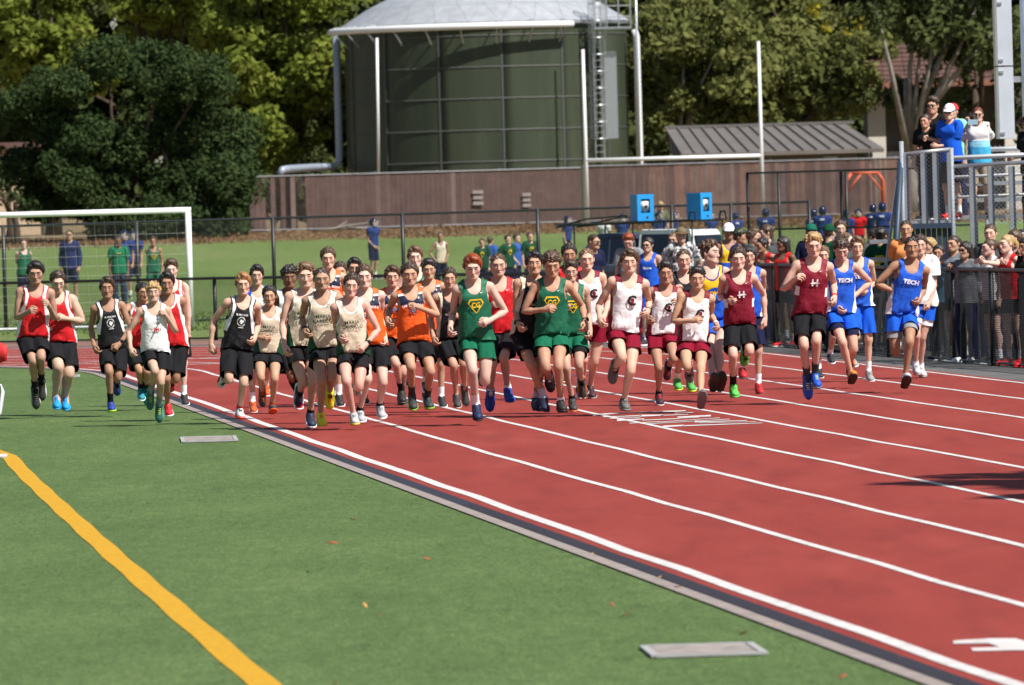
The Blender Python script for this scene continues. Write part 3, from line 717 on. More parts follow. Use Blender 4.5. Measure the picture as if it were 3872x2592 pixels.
# ---------------------------------------------------------------- singlets: cut and colour blocks drawn in the garment's own coordinates
SWAP = [0, 1, 2, 3, 4, 6, 5, 8, 7, 10, 9, 12, 11, 14, 13, 16, 15]
def garment_mat(name, base, panels=(), trim=None, rough=.6, pattern=None):
    m, nt, bs = new_mat(name)
    r = N(nt, 'ShaderNodeAttribute', attribute_name='rest'); sx = N(nt, 'ShaderNodeSeparateXYZ'); LK(nt, r.outputs['Vector'], sx.inputs[0])
    ax_ = math_(nt, 'ABSOLUTE', sx.outputs[0]); z = sx.outputs[2]; y = sx.outputs[1]
    c = base
    if pattern:
        n = noise(nt, r.outputs['Vector'], 22, 3, .6); c = ramp(nt, n, [(.42, pattern[0]), (.5, pattern[1]), (.56, pattern[2])])
    for col, conds in panels:
        msk = None
        for a, b, k in conds:
            v = math_(nt, 'ADD', math_(nt, 'MULTIPLY', ax_, a), math_(nt, 'MULTIPLY', z, b))
            q = math_(nt, 'DIVIDE', math_(nt, 'SUBTRACT', v, k - .0015), .003, clamp=True)
            msk = q if msk is None else math_(nt, 'MINIMUM', msk, q)
        c = mixc(nt, msk, c, col)
    if trim:
        def ell(cx, cz, rx, rz):
            a = math_(nt, 'POWER', math_(nt, 'ABSOLUTE', math_(nt, 'DIVIDE', math_(nt, 'SUBTRACT', ax_, cx), rx)), 2.0)
            b = math_(nt, 'POWER', math_(nt, 'ABSOLUTE', math_(nt, 'DIVIDE', math_(nt, 'SUBTRACT', z, cz), rz)), 2.0)
            return math_(nt, 'ADD', a, b)
        c = mixc(nt, math_(nt, 'LESS_THAN', ell(.211, 1.385, .09, .155), 1.28), c, trim)
        nk = math_(nt, 'MULTIPLY', math_(nt, 'LESS_THAN', ell(0, 1.5, .086, .125), 1.24), math_(nt, 'LESS_THAN', y, .02))
        c = mixc(nt, nk, c, trim)
    n2 = noise(nt, r.outputs['Vector'], 18, 4)
    c = mixc(nt, 1.0, c, ramp(nt, n2, [(.3, (.9,) * 3), (.7, (1.06,) * 3)]), 'MULTIPLY')
    LK(nt, c, bs.inputs['Base Color']); setin(bs, Roughness=rough); bs.inputs['Specular IOR Level'].default_value = .3
    w1 = noise(nt, mapping(nt, r.outputs['Vector'], (1.0, 1.0, 2.4), (0, .35, 0)), 11, 2, .5)
    bump(nt, bs, w1, .3, .02)
    return m
WHT = (.85, .85, .86); BLK = (.012, .012, .014); RED = (.62, .012, .018); MAR = (.20, .006, .022); GRN = (.008, .12, .062); TAN = (.66, .56, .42)
NAV = (.012, .016, .05); BLU = (.012, .10, .60); ORG = (.86, .12, .015); YEL = (.88, .52, .02); DGR = (.006, .06, .028); GRY = (.26, .27, .28)
GM = {
 'red_white': garment_mat('red_white_knit', RED, [(WHT, [(1, .20, .352)])], RED),
 'red_white_b': garment_mat('red_white_knit_b', RED, [(WHT, [(1, .12, .262)])], WHT),
 'black_white': garment_mat('black_white_knit', BLK, [(WHT, [(1, .22, .382), (0, 1, 1.12)])], BLK),
 'white': garment_mat('white_knit', WHT),
 'tan_green': garment_mat('tan_green_knit', TAN, [(DGR, [(1, -.26, -.152), (0, -1, -1.22)])], WHT),
 'green': garment_mat('green_knit', GRN),
 'white_maroon': garment_mat('white_maroon_knit', WHT, [(MAR, [(0, 1, 1.43)]), (MAR, [(1, -.05, .082), (0, -1, -1.3)])]),
 'maroon': garment_mat('maroon_knit', MAR, [(WHT, [(1, 0, .13), (0, 1, 1.13), (0, -1, -1.22)])]),
 'blue': garment_mat('blue_knit', BLU, [(WHT, [(1, -.1, .028), (0, -1, -1.23)])]),
 'orange': garment_mat('orange_knit', ORG, [(NAV, [(0, 1, 1.335)]), (WHT, [(0, 1, 1.432)]), (ORG, [(0, 1, 1.452)])]),
 'black_tan': garment_mat('black_tan_knit', BLK, [(TAN, [(1, .1, .235)])]),
 'red': garment_mat('red_knit', RED),
 'yellow_blue': garment_mat('yellow_blue_knit', YEL, [(BLU, [(0, -1, -1.19)])], (.05, .03, .25)),
 'black': garment_mat('black_knit', BLK), 'blue_plain': garment_mat('blue_plain_knit', BLU), 'blue_white': garment_mat('blue_white_knit', WHT, [(BLU, [(1, .2, .36)])]),
 'aloha': garment_mat('aloha_cotton', GRY, rough=.85, pattern=((.05, .055, .06), (.28, .29, .31), (.6, .6, .6))),
 'ombre': garment_mat('ombre_cotton', (.75, .72, .70), [((.25, .55, .70), [(0, -1, -1.24)]), ((.05, .38, .62), [(0, -1, -1.14)])], rough=.8),
}
M['print'] = objcol('print', .55, .03, 40, 0, .3)
_font = None
def text2d(s, size, bold=.0, shear=0.0, sx=1.0):
    cu = bpy.data.curves.new('txt', 'FONT'); cu.body = s; cu.size = size; cu.offset = bold; cu.align_x = 'CENTER'; cu.align_y = 'CENTER'; cu.resolution_u = 2; cu.shear = shear; cu.space_line = .8
    o = bpy.data.objects.new('txt', cu); COL.objects.link(o)
    dg = bpy.context.evaluated_depsgraph_get(); ev = o.evaluated_get(dg); me = ev.to_mesh(); me.calc_loop_triangles()
    V = np.array([v.co[:2] for v in me.vertices]).reshape(-1, 2); T = np.array([t.vertices[:] for t in me.loop_triangles]).reshape(-1, 3)
    ev.to_mesh_clear(); bpy.data.objects.remove(o); bpy.data.curves.remove(cu)
    return V * (sx, 1), T
def poly2d(pts):
    from mathutils.geometry import tessellate_polygon
    T = tessellate_polygon([[Vector((p[0], p[1], 0)) for p in pts]])
    return np.array(pts, float), np.array(T)
def ring2d(outer, inner):
    n = len(outer); V = np.array(list(outer) + list(inner), float)
    return V, np.array([t for i in range(n) for t in ((i, (i + 1) % n, n + (i + 1) % n), (i, n + (i + 1) % n, n + i))])
def subdiv(V, T, L):
    for _ in range(4):
        V = list(V); out = []; c = {}; ch = False
        def mid(a, b):
            k = (min(a, b), max(a, b))
            if k not in c: c[k] = len(V); V.append((V[a] + V[b]) / 2)
            return c[k]
        for t in T:
            e = [np.linalg.norm(V[t[i]] - V[t[(i + 1) % 3]]) for i in range(3)]; i = int(np.argmax(e))
            if e[i] > L:
                a, b, d = t[i], t[(i + 1) % 3], t[(i + 2) % 3]; m = mid(a, b); out += [(a, m, d), (m, b, d)]; ch = True
            else: out.append(tuple(t))
        V = np.array(V); T = np.array(out)
        if not ch: break
    return V, T
_bvh = {}
def decal(shape, cx, cz, garment='singlet', back=False, off=.006):
    V, T = subdiv(*shape, .022); V = V + (cx, cz)
    g = TP[garment]
    if garment not in _bvh: _bvh[garment] = BVHTree.FromPolygons(g.V.tolist(), g.T.tolist())
    P = []; sg = 1 if back else -1
    for x, z in V:
        xx = -x if back else x
        h = _bvh[garment].ray_cast(Vector((xx, sg * .6, z)), Vector((0, -sg, 0)))
        P.append(tuple(h[0] + Vector((0, sg * off, 0))) if h[0] is not None else (xx, sg * .09, z))
    P = np.array(P); T2 = T
    fn = np.cross(P[T2[:, 1]] - P[T2[:, 0]], P[T2[:, 2]] - P[T2[:, 0]])
    return tpl(P, T2)
def star(n, r0, r1, sq=1.0, ph=0): return [((r0 if i % 2 == 0 else r1) * math.cos(ph + math.pi * i / n), (r0 if i % 2 == 0 else r1) * sq * math.sin(ph + math.pi * i / n)) for i in range(2 * n)]
def blob(seed, n, rx, rz, j=.35):
    g = np.random.RandomState(seed); return [(rx * (1 - j + 2 * j * g.rand()) * math.cos(2 * math.pi * i / n), rz * (1 - j + 2 * j * g.rand()) * math.sin(2 * math.pi * i / n)) for i in range(n)]
SWOOSH = [(-.018, .004), (-.012, -.006), (-.004, -.007), (.02, .008), (-.002, -.001), (-.008, -.001), (-.013, .003)]
def shield(w, h): return [(-w, h * .45), (-w * .72, h), (w * .72, h), (w, h * .45), (0, -h)]
def arc_text(s, size, R, bold=.0):
    """letters set along a shallow arch"""
    Vs, Ts, b = [], [], 0; n = len(s); w = size * .66
    for i, ch in enumerate(s):
        if ch == ' ': continue
        V, T = text2d(ch, size, bold); x = (i - (n - 1) / 2) * w; a = -x / R
        V = V @ np.array(((math.cos(a), math.sin(a)), (-math.sin(a), math.cos(a)))) + (x, -R * (1 - math.cos(a)) * 1.0)
        Vs.append(V); Ts.append(T + b); b += len(V)
    return np.concatenate(Vs), np.concatenate(Ts)
_sw = decal(poly2d(SWOOSH), .062, 1.392)
DEC = {
 'tan_green': [('lettering', decal(text2d('MARIA', .052, .0006), -.005, 1.272), (.02, .05, .035)), ('lettering', decal(text2d('CARRILLO', .052, .0006, 0, .92), 0, 1.226), (.02, .05, .035)), ('swoosh', _sw, (.03, .03, .03))],
 'green': [('emblem', decal(ring2d(shield(.078, .072), shield(.066, .058)), .0, 1.262), (.85, .52, .01)), ('lettering', decal(text2d('CG', .072, .0025, 0, .85), 0, 1.272), (.85, .52, .01)), ('swoosh', _sw, WHT)],
 'white_maroon': [('lettering', decal(text2d('C', .135, .005, 0, .95), .03, 1.262), BLK), ('emblem', decal(poly2d([(-.012, .03), (.01, .036), (.02, .02), (.016, -.004), (.028, -.028), (.006, -.036), (-.004, -.016), (-.012, .006), (-.022, .016)]), .036, 1.258), MAR), ('swoosh', _sw, BLK)],
 'maroon': [('lettering', decal(text2d('H', .095, .003), .01, 1.27), (.75, .72, .72)), ('emblem', decal(poly2d([(-.05, -.004), (-.02, .006), (.0, .012), (.03, .008), (.056, .0), (.03, -.006), (.0, -.008), (-.03, -.012)]), .01, 1.27, off=.0085), WHT), ('swoosh', _sw, WHT)],
 'blue': [('lettering', decal(text2d('TECH', .062, .0032, 0, 1.08), .015, 1.29), WHT)],
 'orange': [('lettering', decal(arc_text('SANTA ROSA', .034, .28, .001), .0, 1.338), WHT), ('emblem', decal(poly2d(star(5, .062, .026, .7, .5)), .0, 1.272), (.10, .08, .22)), ('emblem', decal(poly2d(blob(2, 9, .03, .026, .2)), .0, 1.285, off=.0085), (.32, .30, .45)), ('star', decal(poly2d(star(5, .014, .006, 1, .3)), .068, 1.405), WHT)],
 'black_white': [('lettering', decal(text2d('EL MOLINO', .026, .0008, 0, .95), .0, 1.322), WHT), ('emblem', decal(ring2d(blob(5, 16, .047, .055, .12), blob(6, 16, .036, .042, .25)), .0, 1.248), (.62, .62, .64)), ('emblem', decal(poly2d(blob(8, 11, .02, .026, .4)), .002, 1.25), (.72, .72, .72)), ('emblem', decal(poly2d([(-.03, -.004), (.03, -.004), (.026, .004), (-.026, .004)]), 0, 1.182), WHT)],
 'white': [('lettering', decal(text2d('EM', .05, .002), .012, 1.212), RED), ('emblem', decal(poly2d(star(6, .014, .007, .8)), -.044, 1.212), (.05, .05, .05)), ('emblem', decal(poly2d(star(6, .014, .007, .8)), .062, 1.216), (.05, .05, .05)), ('emblem', decal(poly2d([(-.05, -.09), (-.042, -.094), (.05, .09), (.044, .094)]), -.005, 1.2), (.03, .03, .035))],
 'black_tan': [('lettering', decal(text2d('WINDSOR', .034, .001, 0, .9), 0, 1.24), (.7, .62, .5))],
 'red': [('lettering', decal(text2d('V', .07, .003, 0, 1.2), -.02, 1.25), WHT), ('swoosh', _sw, WHT)],
 'yellow_blue': [('emblem', decal(poly2d([(.105 * math.cos(a), .07 * math.sin(a)) for a in np.linspace(0, 2 * math.pi, 30)[:-1]]), 0, 1.225), BLU), ('lettering', decal(text2d('DHS', .062, .003), 0, 1.235, off=.0085), YEL), ('lettering', decal(text2d('LES', .032, .001), .035, 1.168, off=.0085), YEL)],
 'red_white': [('swoosh', decal(poly2d(SWOOSH), .03, 1.36), (.25, 0, .01))],
}
DEC_T = {
 'casa': [('lettering', decal(text2d('CASA G', .034, .001), 0, 1.36, 'tshirt'), (.85, .7, .02))],
 'no_back': [('lettering', decal(text2d('NO', .08, .003), 0, 1.32, 'tshirt', True), (.85, .7, .02)), ('emblem', decal(poly2d([(-.07, -.014), (.07, -.014), (.07, .014), (-.07, .014)]), 0, 1.262, 'tshirt', True), (.75, .6, .02)), ('emblem', decal(poly2d([(-.07, -.016), (.0, -.016), (.02, .016), (-.07, .016)]), 0, 1.222, 'tshirt', True), (.75, .6, .02))],
 'gold_crest': [('lettering', decal(text2d('CASA', .04, .0015), 0, 1.36, 'tshirt'), (.85, .6, .02)), ('emblem', decal(ring2d(shield(.06, .06), shield(.044, .042)), 0, 1.28, 'tshirt'), (.85, .6, .02))],
 'blue_back': [], 
}
NAMES = [decal(text2d(n, .045, .003), 0, 1.405, 'jersey', True) for n in ('ROCK', 'LUKE')]

# ---------------------------------------------------------------- placing people
ZON = dict(A=(0, 900, .5102), B=(700, 900, .5102), C=(1400, 900, .5102), D=(2000, 900, .5102), E=(2600, 800, .4464), G=(3100, 800, .4465),
           F=(0, 700, .6402), K=(1900, 650, .6402), Q=(3100, 300, .5102), S=(0, 0, 1.0))
def Z(zone, p):
    o = ZON[zone]; return (o[0] + p[0] * o[2], o[1] + p[1] * o[2])
PLOG = []
_mcache = {}
_fcache = {}
def far_tpl(t):
    if id(t) not in _fcache:
        if len(t.T) < 400: _fcache[id(t)] = (t, t)
        else:
            V, T = decimate(t.V, t.T, .38); rg = [i for i in range(17) if t.W[:, i].min() > .999]
            _fcache[id(t)] = (rigid(V, T, BN[rg[0]]) if rg else tpl(V, T), t)
    return _fcache[id(t)][0]
def mirrored(n):
    if n not in _mcache:
        g = TP[n]; q = Tpl(); q.V = g.V * (-1, 1, 1); q.T = g.T[:, ::-1]; q.W = g.W[:, SWAP]; q.N = g.N * (-1, 1, 1); _mcache[n] = q
    return _mcache[n]
def fold_fn(rng, amp, lo, hi, vert=False):
    pr = [(rng.randint(2, 6), rng.rand() * 6.3, rng.randn(), rng.randn() * 26, 26 + 40 * rng.rand(), rng.rand() * 6, .6 + .6 * rng.rand()) for _ in range(5)]
    def f(V):
        d = np.zeros(len(V))
        for n, p, q, kx, kz, r, w in pr:
            if vert: d += np.sin(np.arctan2(V[:, 1], np.abs(V[:, 0]) - .09) * n + p + 9 * V[:, 2] * q)
            else: d += np.sin(kx * V[:, 0] + kz * V[:, 2] + 12 * V[:, 1] + 3 * np.sin(14 * V[:, 0] + r) + p) * w
        return amp * d * (.35 + .65 * sst(hi, lo, V[:, 2]))
    return f
def folds(t, rng, *a):
    f = fold_fn(rng, *a); return t.V + t.N * f(t.V)[:, None]
def person(label, zone, gy, H, sm, hip=None, ea=None, wa=None, eb=None, wb=None, ka=None, aa=None, kb=None, ab=None,
           sg=(), yaw=10, tw=0, lean=7, hy=None, hp=6, hr=0, pfa=22, pfb=22, air=0.0, stand=False, ph=0, far=False, gx=None, Y=None, base=0.0,
           skin=(.56, .33, .24), hair=('short', (.03, .02, .014)), top=('singlet', 'green'), dec=None, bot=('shorts', BLK), under=None,
           shoe=((.03, .03, .035), WHT), sock=('mid', WHT), acc=(), bulk=0.0, group=None, hidefeet=False):
    rng = np.random.RandomState(abs(hash_(label)) % 99991)
    jt = 1 + .07 * rng.randn(); skin = tuple(float(np.clip(c * jt * (1 + .02 * rng.randn()), .03, .8)) for c in skin)
    z = lambda p: None if p is None else Z(zone, p)
    sm_, hip_ = z(sm), z(hip)
    if Y is None: Y = gnd((hip_ or sm_)[0] if gx is None else gx, z((0, gy))[1], base)[1]
    smw = at(*sm_, Y)
    s = H / 1.75
    if hip_ is not None:
        hw = at(*hip_, Y); d = smw - hw; d = nrm(np.array((d[0], 0, max(d[2], .2))))
    else: d = np.array((0, 0, 1.))
    up = nrm(d + rotz(yaw) @ np.array((0, -math.tan(math.radians(lean)), 0)))
    side = {'a': -1, 'b': 1}
    tgt = dict(ea=z(ea), wa=z(wa), eb=z(eb), wb=z(wb), ka=z(ka), aa=z(aa), kb=z(kb), ab=z(ab))
    facing = 1 if abs(((yaw + 180) % 360) - 180) < 100 else -1
    def reach(p, L, px, sgn):
        q = at(*px, p[1])
        for _ in range(2):
            v = q - p; r = math.hypot(v[0], v[2])
            dy = sgn * math.sqrt(max(L * L - r * r, 0)); q = at(*px, p[1] + dy)
        return p + nrm(q - p) * L
    S = lambda k, dflt: (-dflt if k in sg else dflt) * facing
    def arm(e, p, lu, lf, C):
        sx = side[e]
        if tgt['e' + e] is not None: el = reach(p, lu, tgt['e' + e], S('e' + e, 1))
        elif stand: el = p + C @ nrm(np.array((sx * .16, .08, -1))) * lu
        else:
            bk = .75 if (ph == 0) == (e == 'a') else .0
            el = p + C @ nrm(np.array((sx * .22, bk, -1))) * lu
        if tgt['w' + e] is not None: wr = reach(el, lf, tgt['w' + e], S('w' + e, -1))
        elif stand: wr = el + C @ nrm(np.array((-sx * .02, -.25, -1))) * lf
        else: wr = el + C @ nrm(np.array((-sx * .4, -.9, .15 if (ph == 0) == (e == 'a') else .75))) * lf
        return el, wr
    def leg(e, p, lt, ls):
        f = rotz(yaw)
        if tgt['k' + e] is not None: kn = reach(p, lt, tgt['k' + e], S('k' + e, -1))
        elif stand: kn = p + f @ nrm(np.array((side[e] * .03, -.03, -1))) * lt
        else: kn = p + f @ nrm(np.array((0, -.12 if (ph == 0) == (e == 'a') else -.55, -1))) * lt
        if tgt['a' + e] is not None: an = reach(kn, ls, tgt['a' + e], S('a' + e, 1))
        elif stand: an = kn + f @ nrm(np.array((side[e] * .01, .05, -1))) * ls
        else: an = kn + f @ nrm(np.array((0, .12 if (ph == 0) == (e == 'a') else 1.2, -1))) * ls
        return kn, an
    P = dict(H=H, up=up, yaw=yaw, tw=tw, hy=yaw * .5 if hy is None else hy, hp=hp, hr=hr, sm=smw, arm=arm, leg=leg, pf=dict(a=pfa, b=pfb), hs=(1 + .035 * rng.randn(), 1 + .03 * rng.randn(), 1 + .03 * rng.randn()))
    H0 = H; g = TP['sole']
    for it in range(4):
        R, J, s = solve(P)
        if stand:
            for e in 'ab':                                   # soles flat on the ground
                R['o' + e] = rotz(yaw + side[e] * 10)
        lowest = 1e9
        for e, q in (('a', mirrored('sole')), ('b', g)): lowest = min(lowest, skin_pts(q, R, J, s)[:, 2].min())
        dz = base + air - lowest
        if it == 3 or abs(dz) < .006: break
        P['H'] = float(np.clip(P['H'] * (1 - dz / max(smw[2] - base, .8)), H0 * (.9 if stand else .95), H0 * (1.09 if stand else 1.035)))    # height that puts the soles on the ground
    H = P['H']
    if not stand and dz < 0: dz = min(0.0, dz + .06)            # mid-stride: a little clear of the ground
    PLOG.append((round(dz, 3), round(H, 2), label[:40], round(Y, 1)))
    for k in J: J[k] = J[k] + np.array((0, 0, dz))
    org = np.array((J['pelvis'][0], J['pelvis'][1], base))
    t = TP['body_far' if far else 'body']
    Vr = t.V if not bulk else t.V + t.N * (bulk * sst(1.5, 1.4, t.V[:, 2]) * sst(.5, .3, np.abs(t.V[:, 0])))[:, None]
    hem_ = {'shorts': .71, 'longshorts': .56, 'halfshorts': .64, 'trousers': .06}.get(bot[0] if bot else '', 9)
    if under: hem_ = .64
    if top: Vr = Vr - t.N * (.010 * sst(.95, 1.0, t.V[:, 2]) * sst(1.3, 1.2, t.V[:, 2]) * (np.abs(t.V[:, 0]) < .2))[:, None]
    Vr = Vr - t.N * (.014 * sst(hem_ + .01, hem_ + .05, t.V[:, 2]) * sst(1.03, .98, t.V[:, 2]) * (np.abs(t.V[:, 0]) < .25))[:, None]
    V = skin_pts(t, R, J, s, Vr=Vr)
    o = mesh_obj('person', V - org, t.T, M['skin'], None, True, color=skin, attrs=dict(rest=t.V), loc=org)
    tag(o, label, 'person', group)
    ref = o
    def add(name, tn, mat, color=None, parent=None, Vr=None, lab=None, tp=None):
        t = tp if tp is not None else TP[tn]
        if far and Vr is None: t = far_tpl(t)
        V = skin_pts(t, R, J, s, Vr=Vr)
        c = mesh_obj(name, V - org, t.T, mat, parent or o, True, color=color, attrs=dict(rest=t.V))
        return c
    if hair: add('hair', 'hair_' + ('under_cap' if any(a[0] in ('cap', 'hat') for a in acc) and hair[0] not in ('long', 'tied') else hair[0]), M['hair'], hair[1])
    if top:
        tn = top[0]; mat = GM[top[1]] if isinstance(top[1], str) else M['cloth']; col = None if isinstance(top[1], str) else top[1]
        t = far_tpl(TP[tn]) if far else TP[tn]; ff = fold_fn(rng, .0045 if tn != 'jersey' else .001, .95, 1.3); vr = t.V + t.N * ff(t.V)[:, None]
        if bulk: vr = vr + t.N * bulk
        nm = {'singlet': 'singlet', 'tshirt': 'shirt', 'longsleeve': 'jacket', 'jersey': 'jersey'}[tn]
        g_ = add(nm, None, mat, col, Vr=vr, tp=t)
        dl = dec if dec is not None else (DEC.get(top[1], []) if tn == 'singlet' and isinstance(top[1], str) else [])
        for dn, dt, dc in dl: add(dn, None, M['print'], dc, g_, tp=dt, Vr=dt.V + np.array((0, -1. if dt.V[:, 1].mean() < 0 else 1., 0)) * (.0105 + bulk + ff(dt.V))[:, None])
    if bot:
        t = far_tpl(TP[bot[0]]) if far else TP[bot[0]]; vr = folds(t, rng, .0042, bot[0] == 'trousers' and .1 or .6, .98, True)
        if bulk: vr = vr + t.N * bulk
        b_ = add('trousers' if bot[0] == 'trousers' else 'shorts', None, M['cloth'], bot[1], Vr=vr, tp=t)
    if under: t = TP['halfshorts']; add('undershorts', None, M['cloth'], under, tp=t, Vr=t.V - t.N * .009)
    if not hidefeet:
        for e in 'ab':
            T_ = (lambda n: TP[n] if e == 'b' else mirrored(n))
            if sock: add('sock', None, M['cloth'], sock[1], tp=T_('sock_' + sock[0]))
            sh = add('shoe', None, M['rubber'], shoe[0], tp=T_('shoe')); add('sole', None, M['rubber'], shoe[1], sh, tp=T_('sole'))
            if not far: add('laces', None, M['rubber'], shoe[2] if len(shoe) > 2 else tuple(.5 * c + .06 for c in shoe[0]), sh, tp=T_('laces'))
    for a in acc:
        if a[0] == 'watch_a': add('watch', None, M['rubber'], BLK, tp=mirrored('watch'))
        elif a[0] == 'watch_b': add('watch', None, M['rubber'], BLK, tp=TP['watch'])
        elif a[0] == 'band_a': add('wristband', None, M['cloth'], a[1], tp=mirrored('wristband'))
        elif a[0] == 'band_b': add('wristband', None, M['cloth'], a[1], tp=TP['wristband'])
        elif a[0] == 'cap': c_ = add('cap', 'cap', M['cloth'], a[1]); add('brim', 'brim', M['cloth'], a[2] if len(a) > 2 else a[1], c_)
        elif a[0] == 'helmet': c_ = add('helmet', 'helmet', M['gloss'], a[1]); add('face_guard', 'face_guard', M['gloss'], a[2], c_)
        elif a[0] == 'glasses': add('sunglasses', 'sunglasses', M['gloss'], BLK)
        elif a[0] == 'hat': c_ = add('hat', 'hat_crown', M['cloth'], a[1]); add('brim', 'hat_brim', M['cloth'], a[2], c_)
    return o, R, J, s
def hash_(s):
    h = 7
    for ch in s: h = (h * 31 + ord(ch)) & 0xffffffff
    return h
# ---------------------------------------------------------------- ground, turf, track
TH = .0912; TX = 3.27 - math.tan(TH) * (129.3 - 30); TY = 129.3; RAD = 36.5; LW = 1.222
TN = np.array((math.cos(TH), math.sin(TH))); TD = np.array((-math.sin(TH), math.cos(TH))); T0 = np.array((TX, TY)); TC = T0 - TN * RAD
def trk(off, s):
    """point at lateral offset off from the inner line, s metres along it past the start of the bend"""
    if s <= 0: return T0 + TN * off + TD * s
    a = s / RAD; d = TN * math.cos(a) + TD * math.sin(a); return TC + d * (RAD + off)
def zt(y): return float(np.interp(y, (172, 271, 330, 386, 408, 420, 520, 5000), (0, .22, .62, 1.2, 1.44, 1.5, 1.7, 4.0)))
S_ALL = list(np.arange(-126, 0, 3.0)) + list(np.arange(0, 100, 1.2))
def strip(name, o0, o1, z, mat, ss=S_ALL, wav=0.0, parent=None, smooth=False):
    V = []; ph = random.random() * 9
    for s in ss:
        w = wav * (math.sin(s * .83 + ph) + .6 * math.sin(s * 1.9 + 2 * ph)) if wav else 0
        for o in (o0, o1): p = trk(o + w, s); V.append((p[0], p[1], z))
    F = [(2 * i, 2 * i + 1, 2 * i + 3, 2 * i + 2) for i in range(len(ss) - 1)]
    return mesh_obj(name, V, F, mat, parent, smooth)
def mat_track():
    m, nt, bs = new_mat('red_track_rubber'); p = world_pos(nt)
    n1 = noise(nt, mapping(nt, p, (1, .12, 1), (0, 0, TH)), 1.3, 4); n2 = noise(nt, p, 55, 3, .6); n3 = noise(nt, mapping(nt, p, (.5, .06, 1)), 6, 3)
    c = ramp(nt, n1, [(.3, (.225, .032, .024)), (.55, (.26, .040, .030)), (.75, (.295, .054, .041))])
    c = mixc(nt, 1.0, c, ramp(nt, n2, [(.3, (.74, .7, .7)), (.7, (1.24, 1.28, 1.28))]), 'MULTIPLY')
    c = mixc(nt, math_(nt, 'MULTIPLY', ramp(nt, n3, [(.5, (0, 0, 0)), (.72, (1, 1, 1))]), .45), c, (.15, .024, .02))
    LK(nt, c, bs.inputs['Base Color']); setin(bs, Roughness=.8); bs.inputs['Specular IOR Level'].default_value = .2
    bump(nt, bs, noise(nt, p, 300, 2), .5, .003); return m
def mat_turf():
    m, nt, bs = new_mat('artificial_turf'); p = world_pos(nt)
    n1 = noise(nt, mapping(nt, p, (1, .25, 1)), .9, 5, .6); n2 = noise(nt, mapping(nt, p, (1, .35, 1)), 40, 4, .7); n3 = noise(nt, mapping(nt, p, (1, .18, 1)), 9, 3, .6)
    c = ramp(nt, n1, [(.25, (.082, .130, .047)), (.5, (.100, .156, .057)), (.75, (.122, .182, .069))])
    c = mixc(nt, 1.0, c, ramp(nt, n2, [(.25, (.42, .46, .44)), (.5, (1, 1, 1)), (.78, (1.7, 1.6, 1.5))]), 'MULTIPLY')
    c = mixc(nt, 1.0, c, ramp(nt, n3, [(.3, (.84, .86, .84)), (.7, (1.12, 1.1, 1.08))]), 'MULTIPLY')
    n4 = noise(nt, mapping(nt, p, (1, .3, 1)), 130, 2, .6); c = mixc(nt, 1.0, c, ramp(nt, n4, [(.3, (.7, .72, .7)), (.7, (1.3, 1.28, 1.25))]), 'MULTIPLY')
    LK(nt, c, bs.inputs['Base Color']); setin(bs, Roughness=.85); bs.inputs['Specular IOR Level'].default_value = .1
    bump(nt, bs, n2, 1.0, .025); return m
def mat_grass():
    m, nt, bs = new_mat('mown_grass'); p = world_pos(nt)
    n1 = noise(nt, mapping(nt, p, (1, .16, 1)), .10, 4, .6); n2 = noise(nt, mapping(nt, p, (1, .3, 1)), 3.5, 4, .7)
    c = ramp(nt, n1, [(.3, (.105, .168, .04)), (.5, (.14, .20, .06)), (.66, (.18, .22, .085)), (.8, (.115, .18, .045))])
    c = mixc(nt, 1.0, c, ramp(nt, n2, [(.3, (.7, .74, .7)), (.72, (1.25, 1.2, 1.2))]), 'MULTIPLY')
    LK(nt, c, bs.inputs['Base Color']); setin(bs, Roughness=.9); bs.inputs['Specular IOR Level'].default_value = .1
    bump(nt, bs, n2, .6, .05); return m
M['track'] = mat_track(); M['turf'] = mat_turf(); M['grass'] = mat_grass()
M['white_line'] = paint('white_line_paint', (.56, .53, .52), .75, var=.28, scale=9, bumpy=.3, spec=.15); M['yellow_line'] = paint('yellow_turf', (.50, .275, .018), .8, var=.2, scale=30, bumpy=.4, spec=.2)
M['concrete'] = paint('kerb_concrete', (.27, .225, .205), .85, var=.22, scale=5, bumpy=.3); M['asphalt'] = paint('asphalt', (.12, .118, .115), .9, var=.25, scale=1.2, bumpy=.4, spec=.2)
M['drain'] = paint('drain_plastic', (.022, .02, .028), .55); M['blackmetal'] = paint('black_coated_steel', (.012, .014, .016), .45, var=.2, spec=.5)
M['galv'] = paint('galvanised_steel', (.52, .54, .56), .35, .75, .12, 12); M['whitemetal'] = paint('white_painted_steel', (.78, .79, .80), .35, 0, .05, 8)
M['dry'] = paint('dry_earth', (.20, .15, .085), .95, var=.35, scale=.7, bumpy=.5, spec=.05)
gv = []; gf = []; ys = [-40, 10, 40, 80, 120, 148, 172, 200, 240, 271, 280, 320, 330, 360, 386, 390, 395, 400, 405, 410, 430, 480, 600, 900, 1500, 5000]
for y in ys:
    for x in (-3000 if y > 800 else -700, -60, 60, 3000 if y > 800 else 700): gv.append((x, y, zt(y) - .02))
gf = [(i * 4 + j, i * 4 + j + 1, i * 4 + j + 5, i * 4 + j + 4) for i in range(len(ys) - 1) for j in range(3)]
tag(mesh_obj('ground', gv, gf, M['dry']), kind='structure')
yy = [148, 172, 200, 240, 271, 280, 320, 330, 360, 386]
gv = [(x, y, zt(y)) for y in yy for x in (-120, 120)]
tag(mesh_obj('practice_field', gv, [(2 * i, 2 * i + 1, 2 * i + 3, 2 * i + 2) for i in range(len(yy) - 1)], M['grass']), kind='structure')
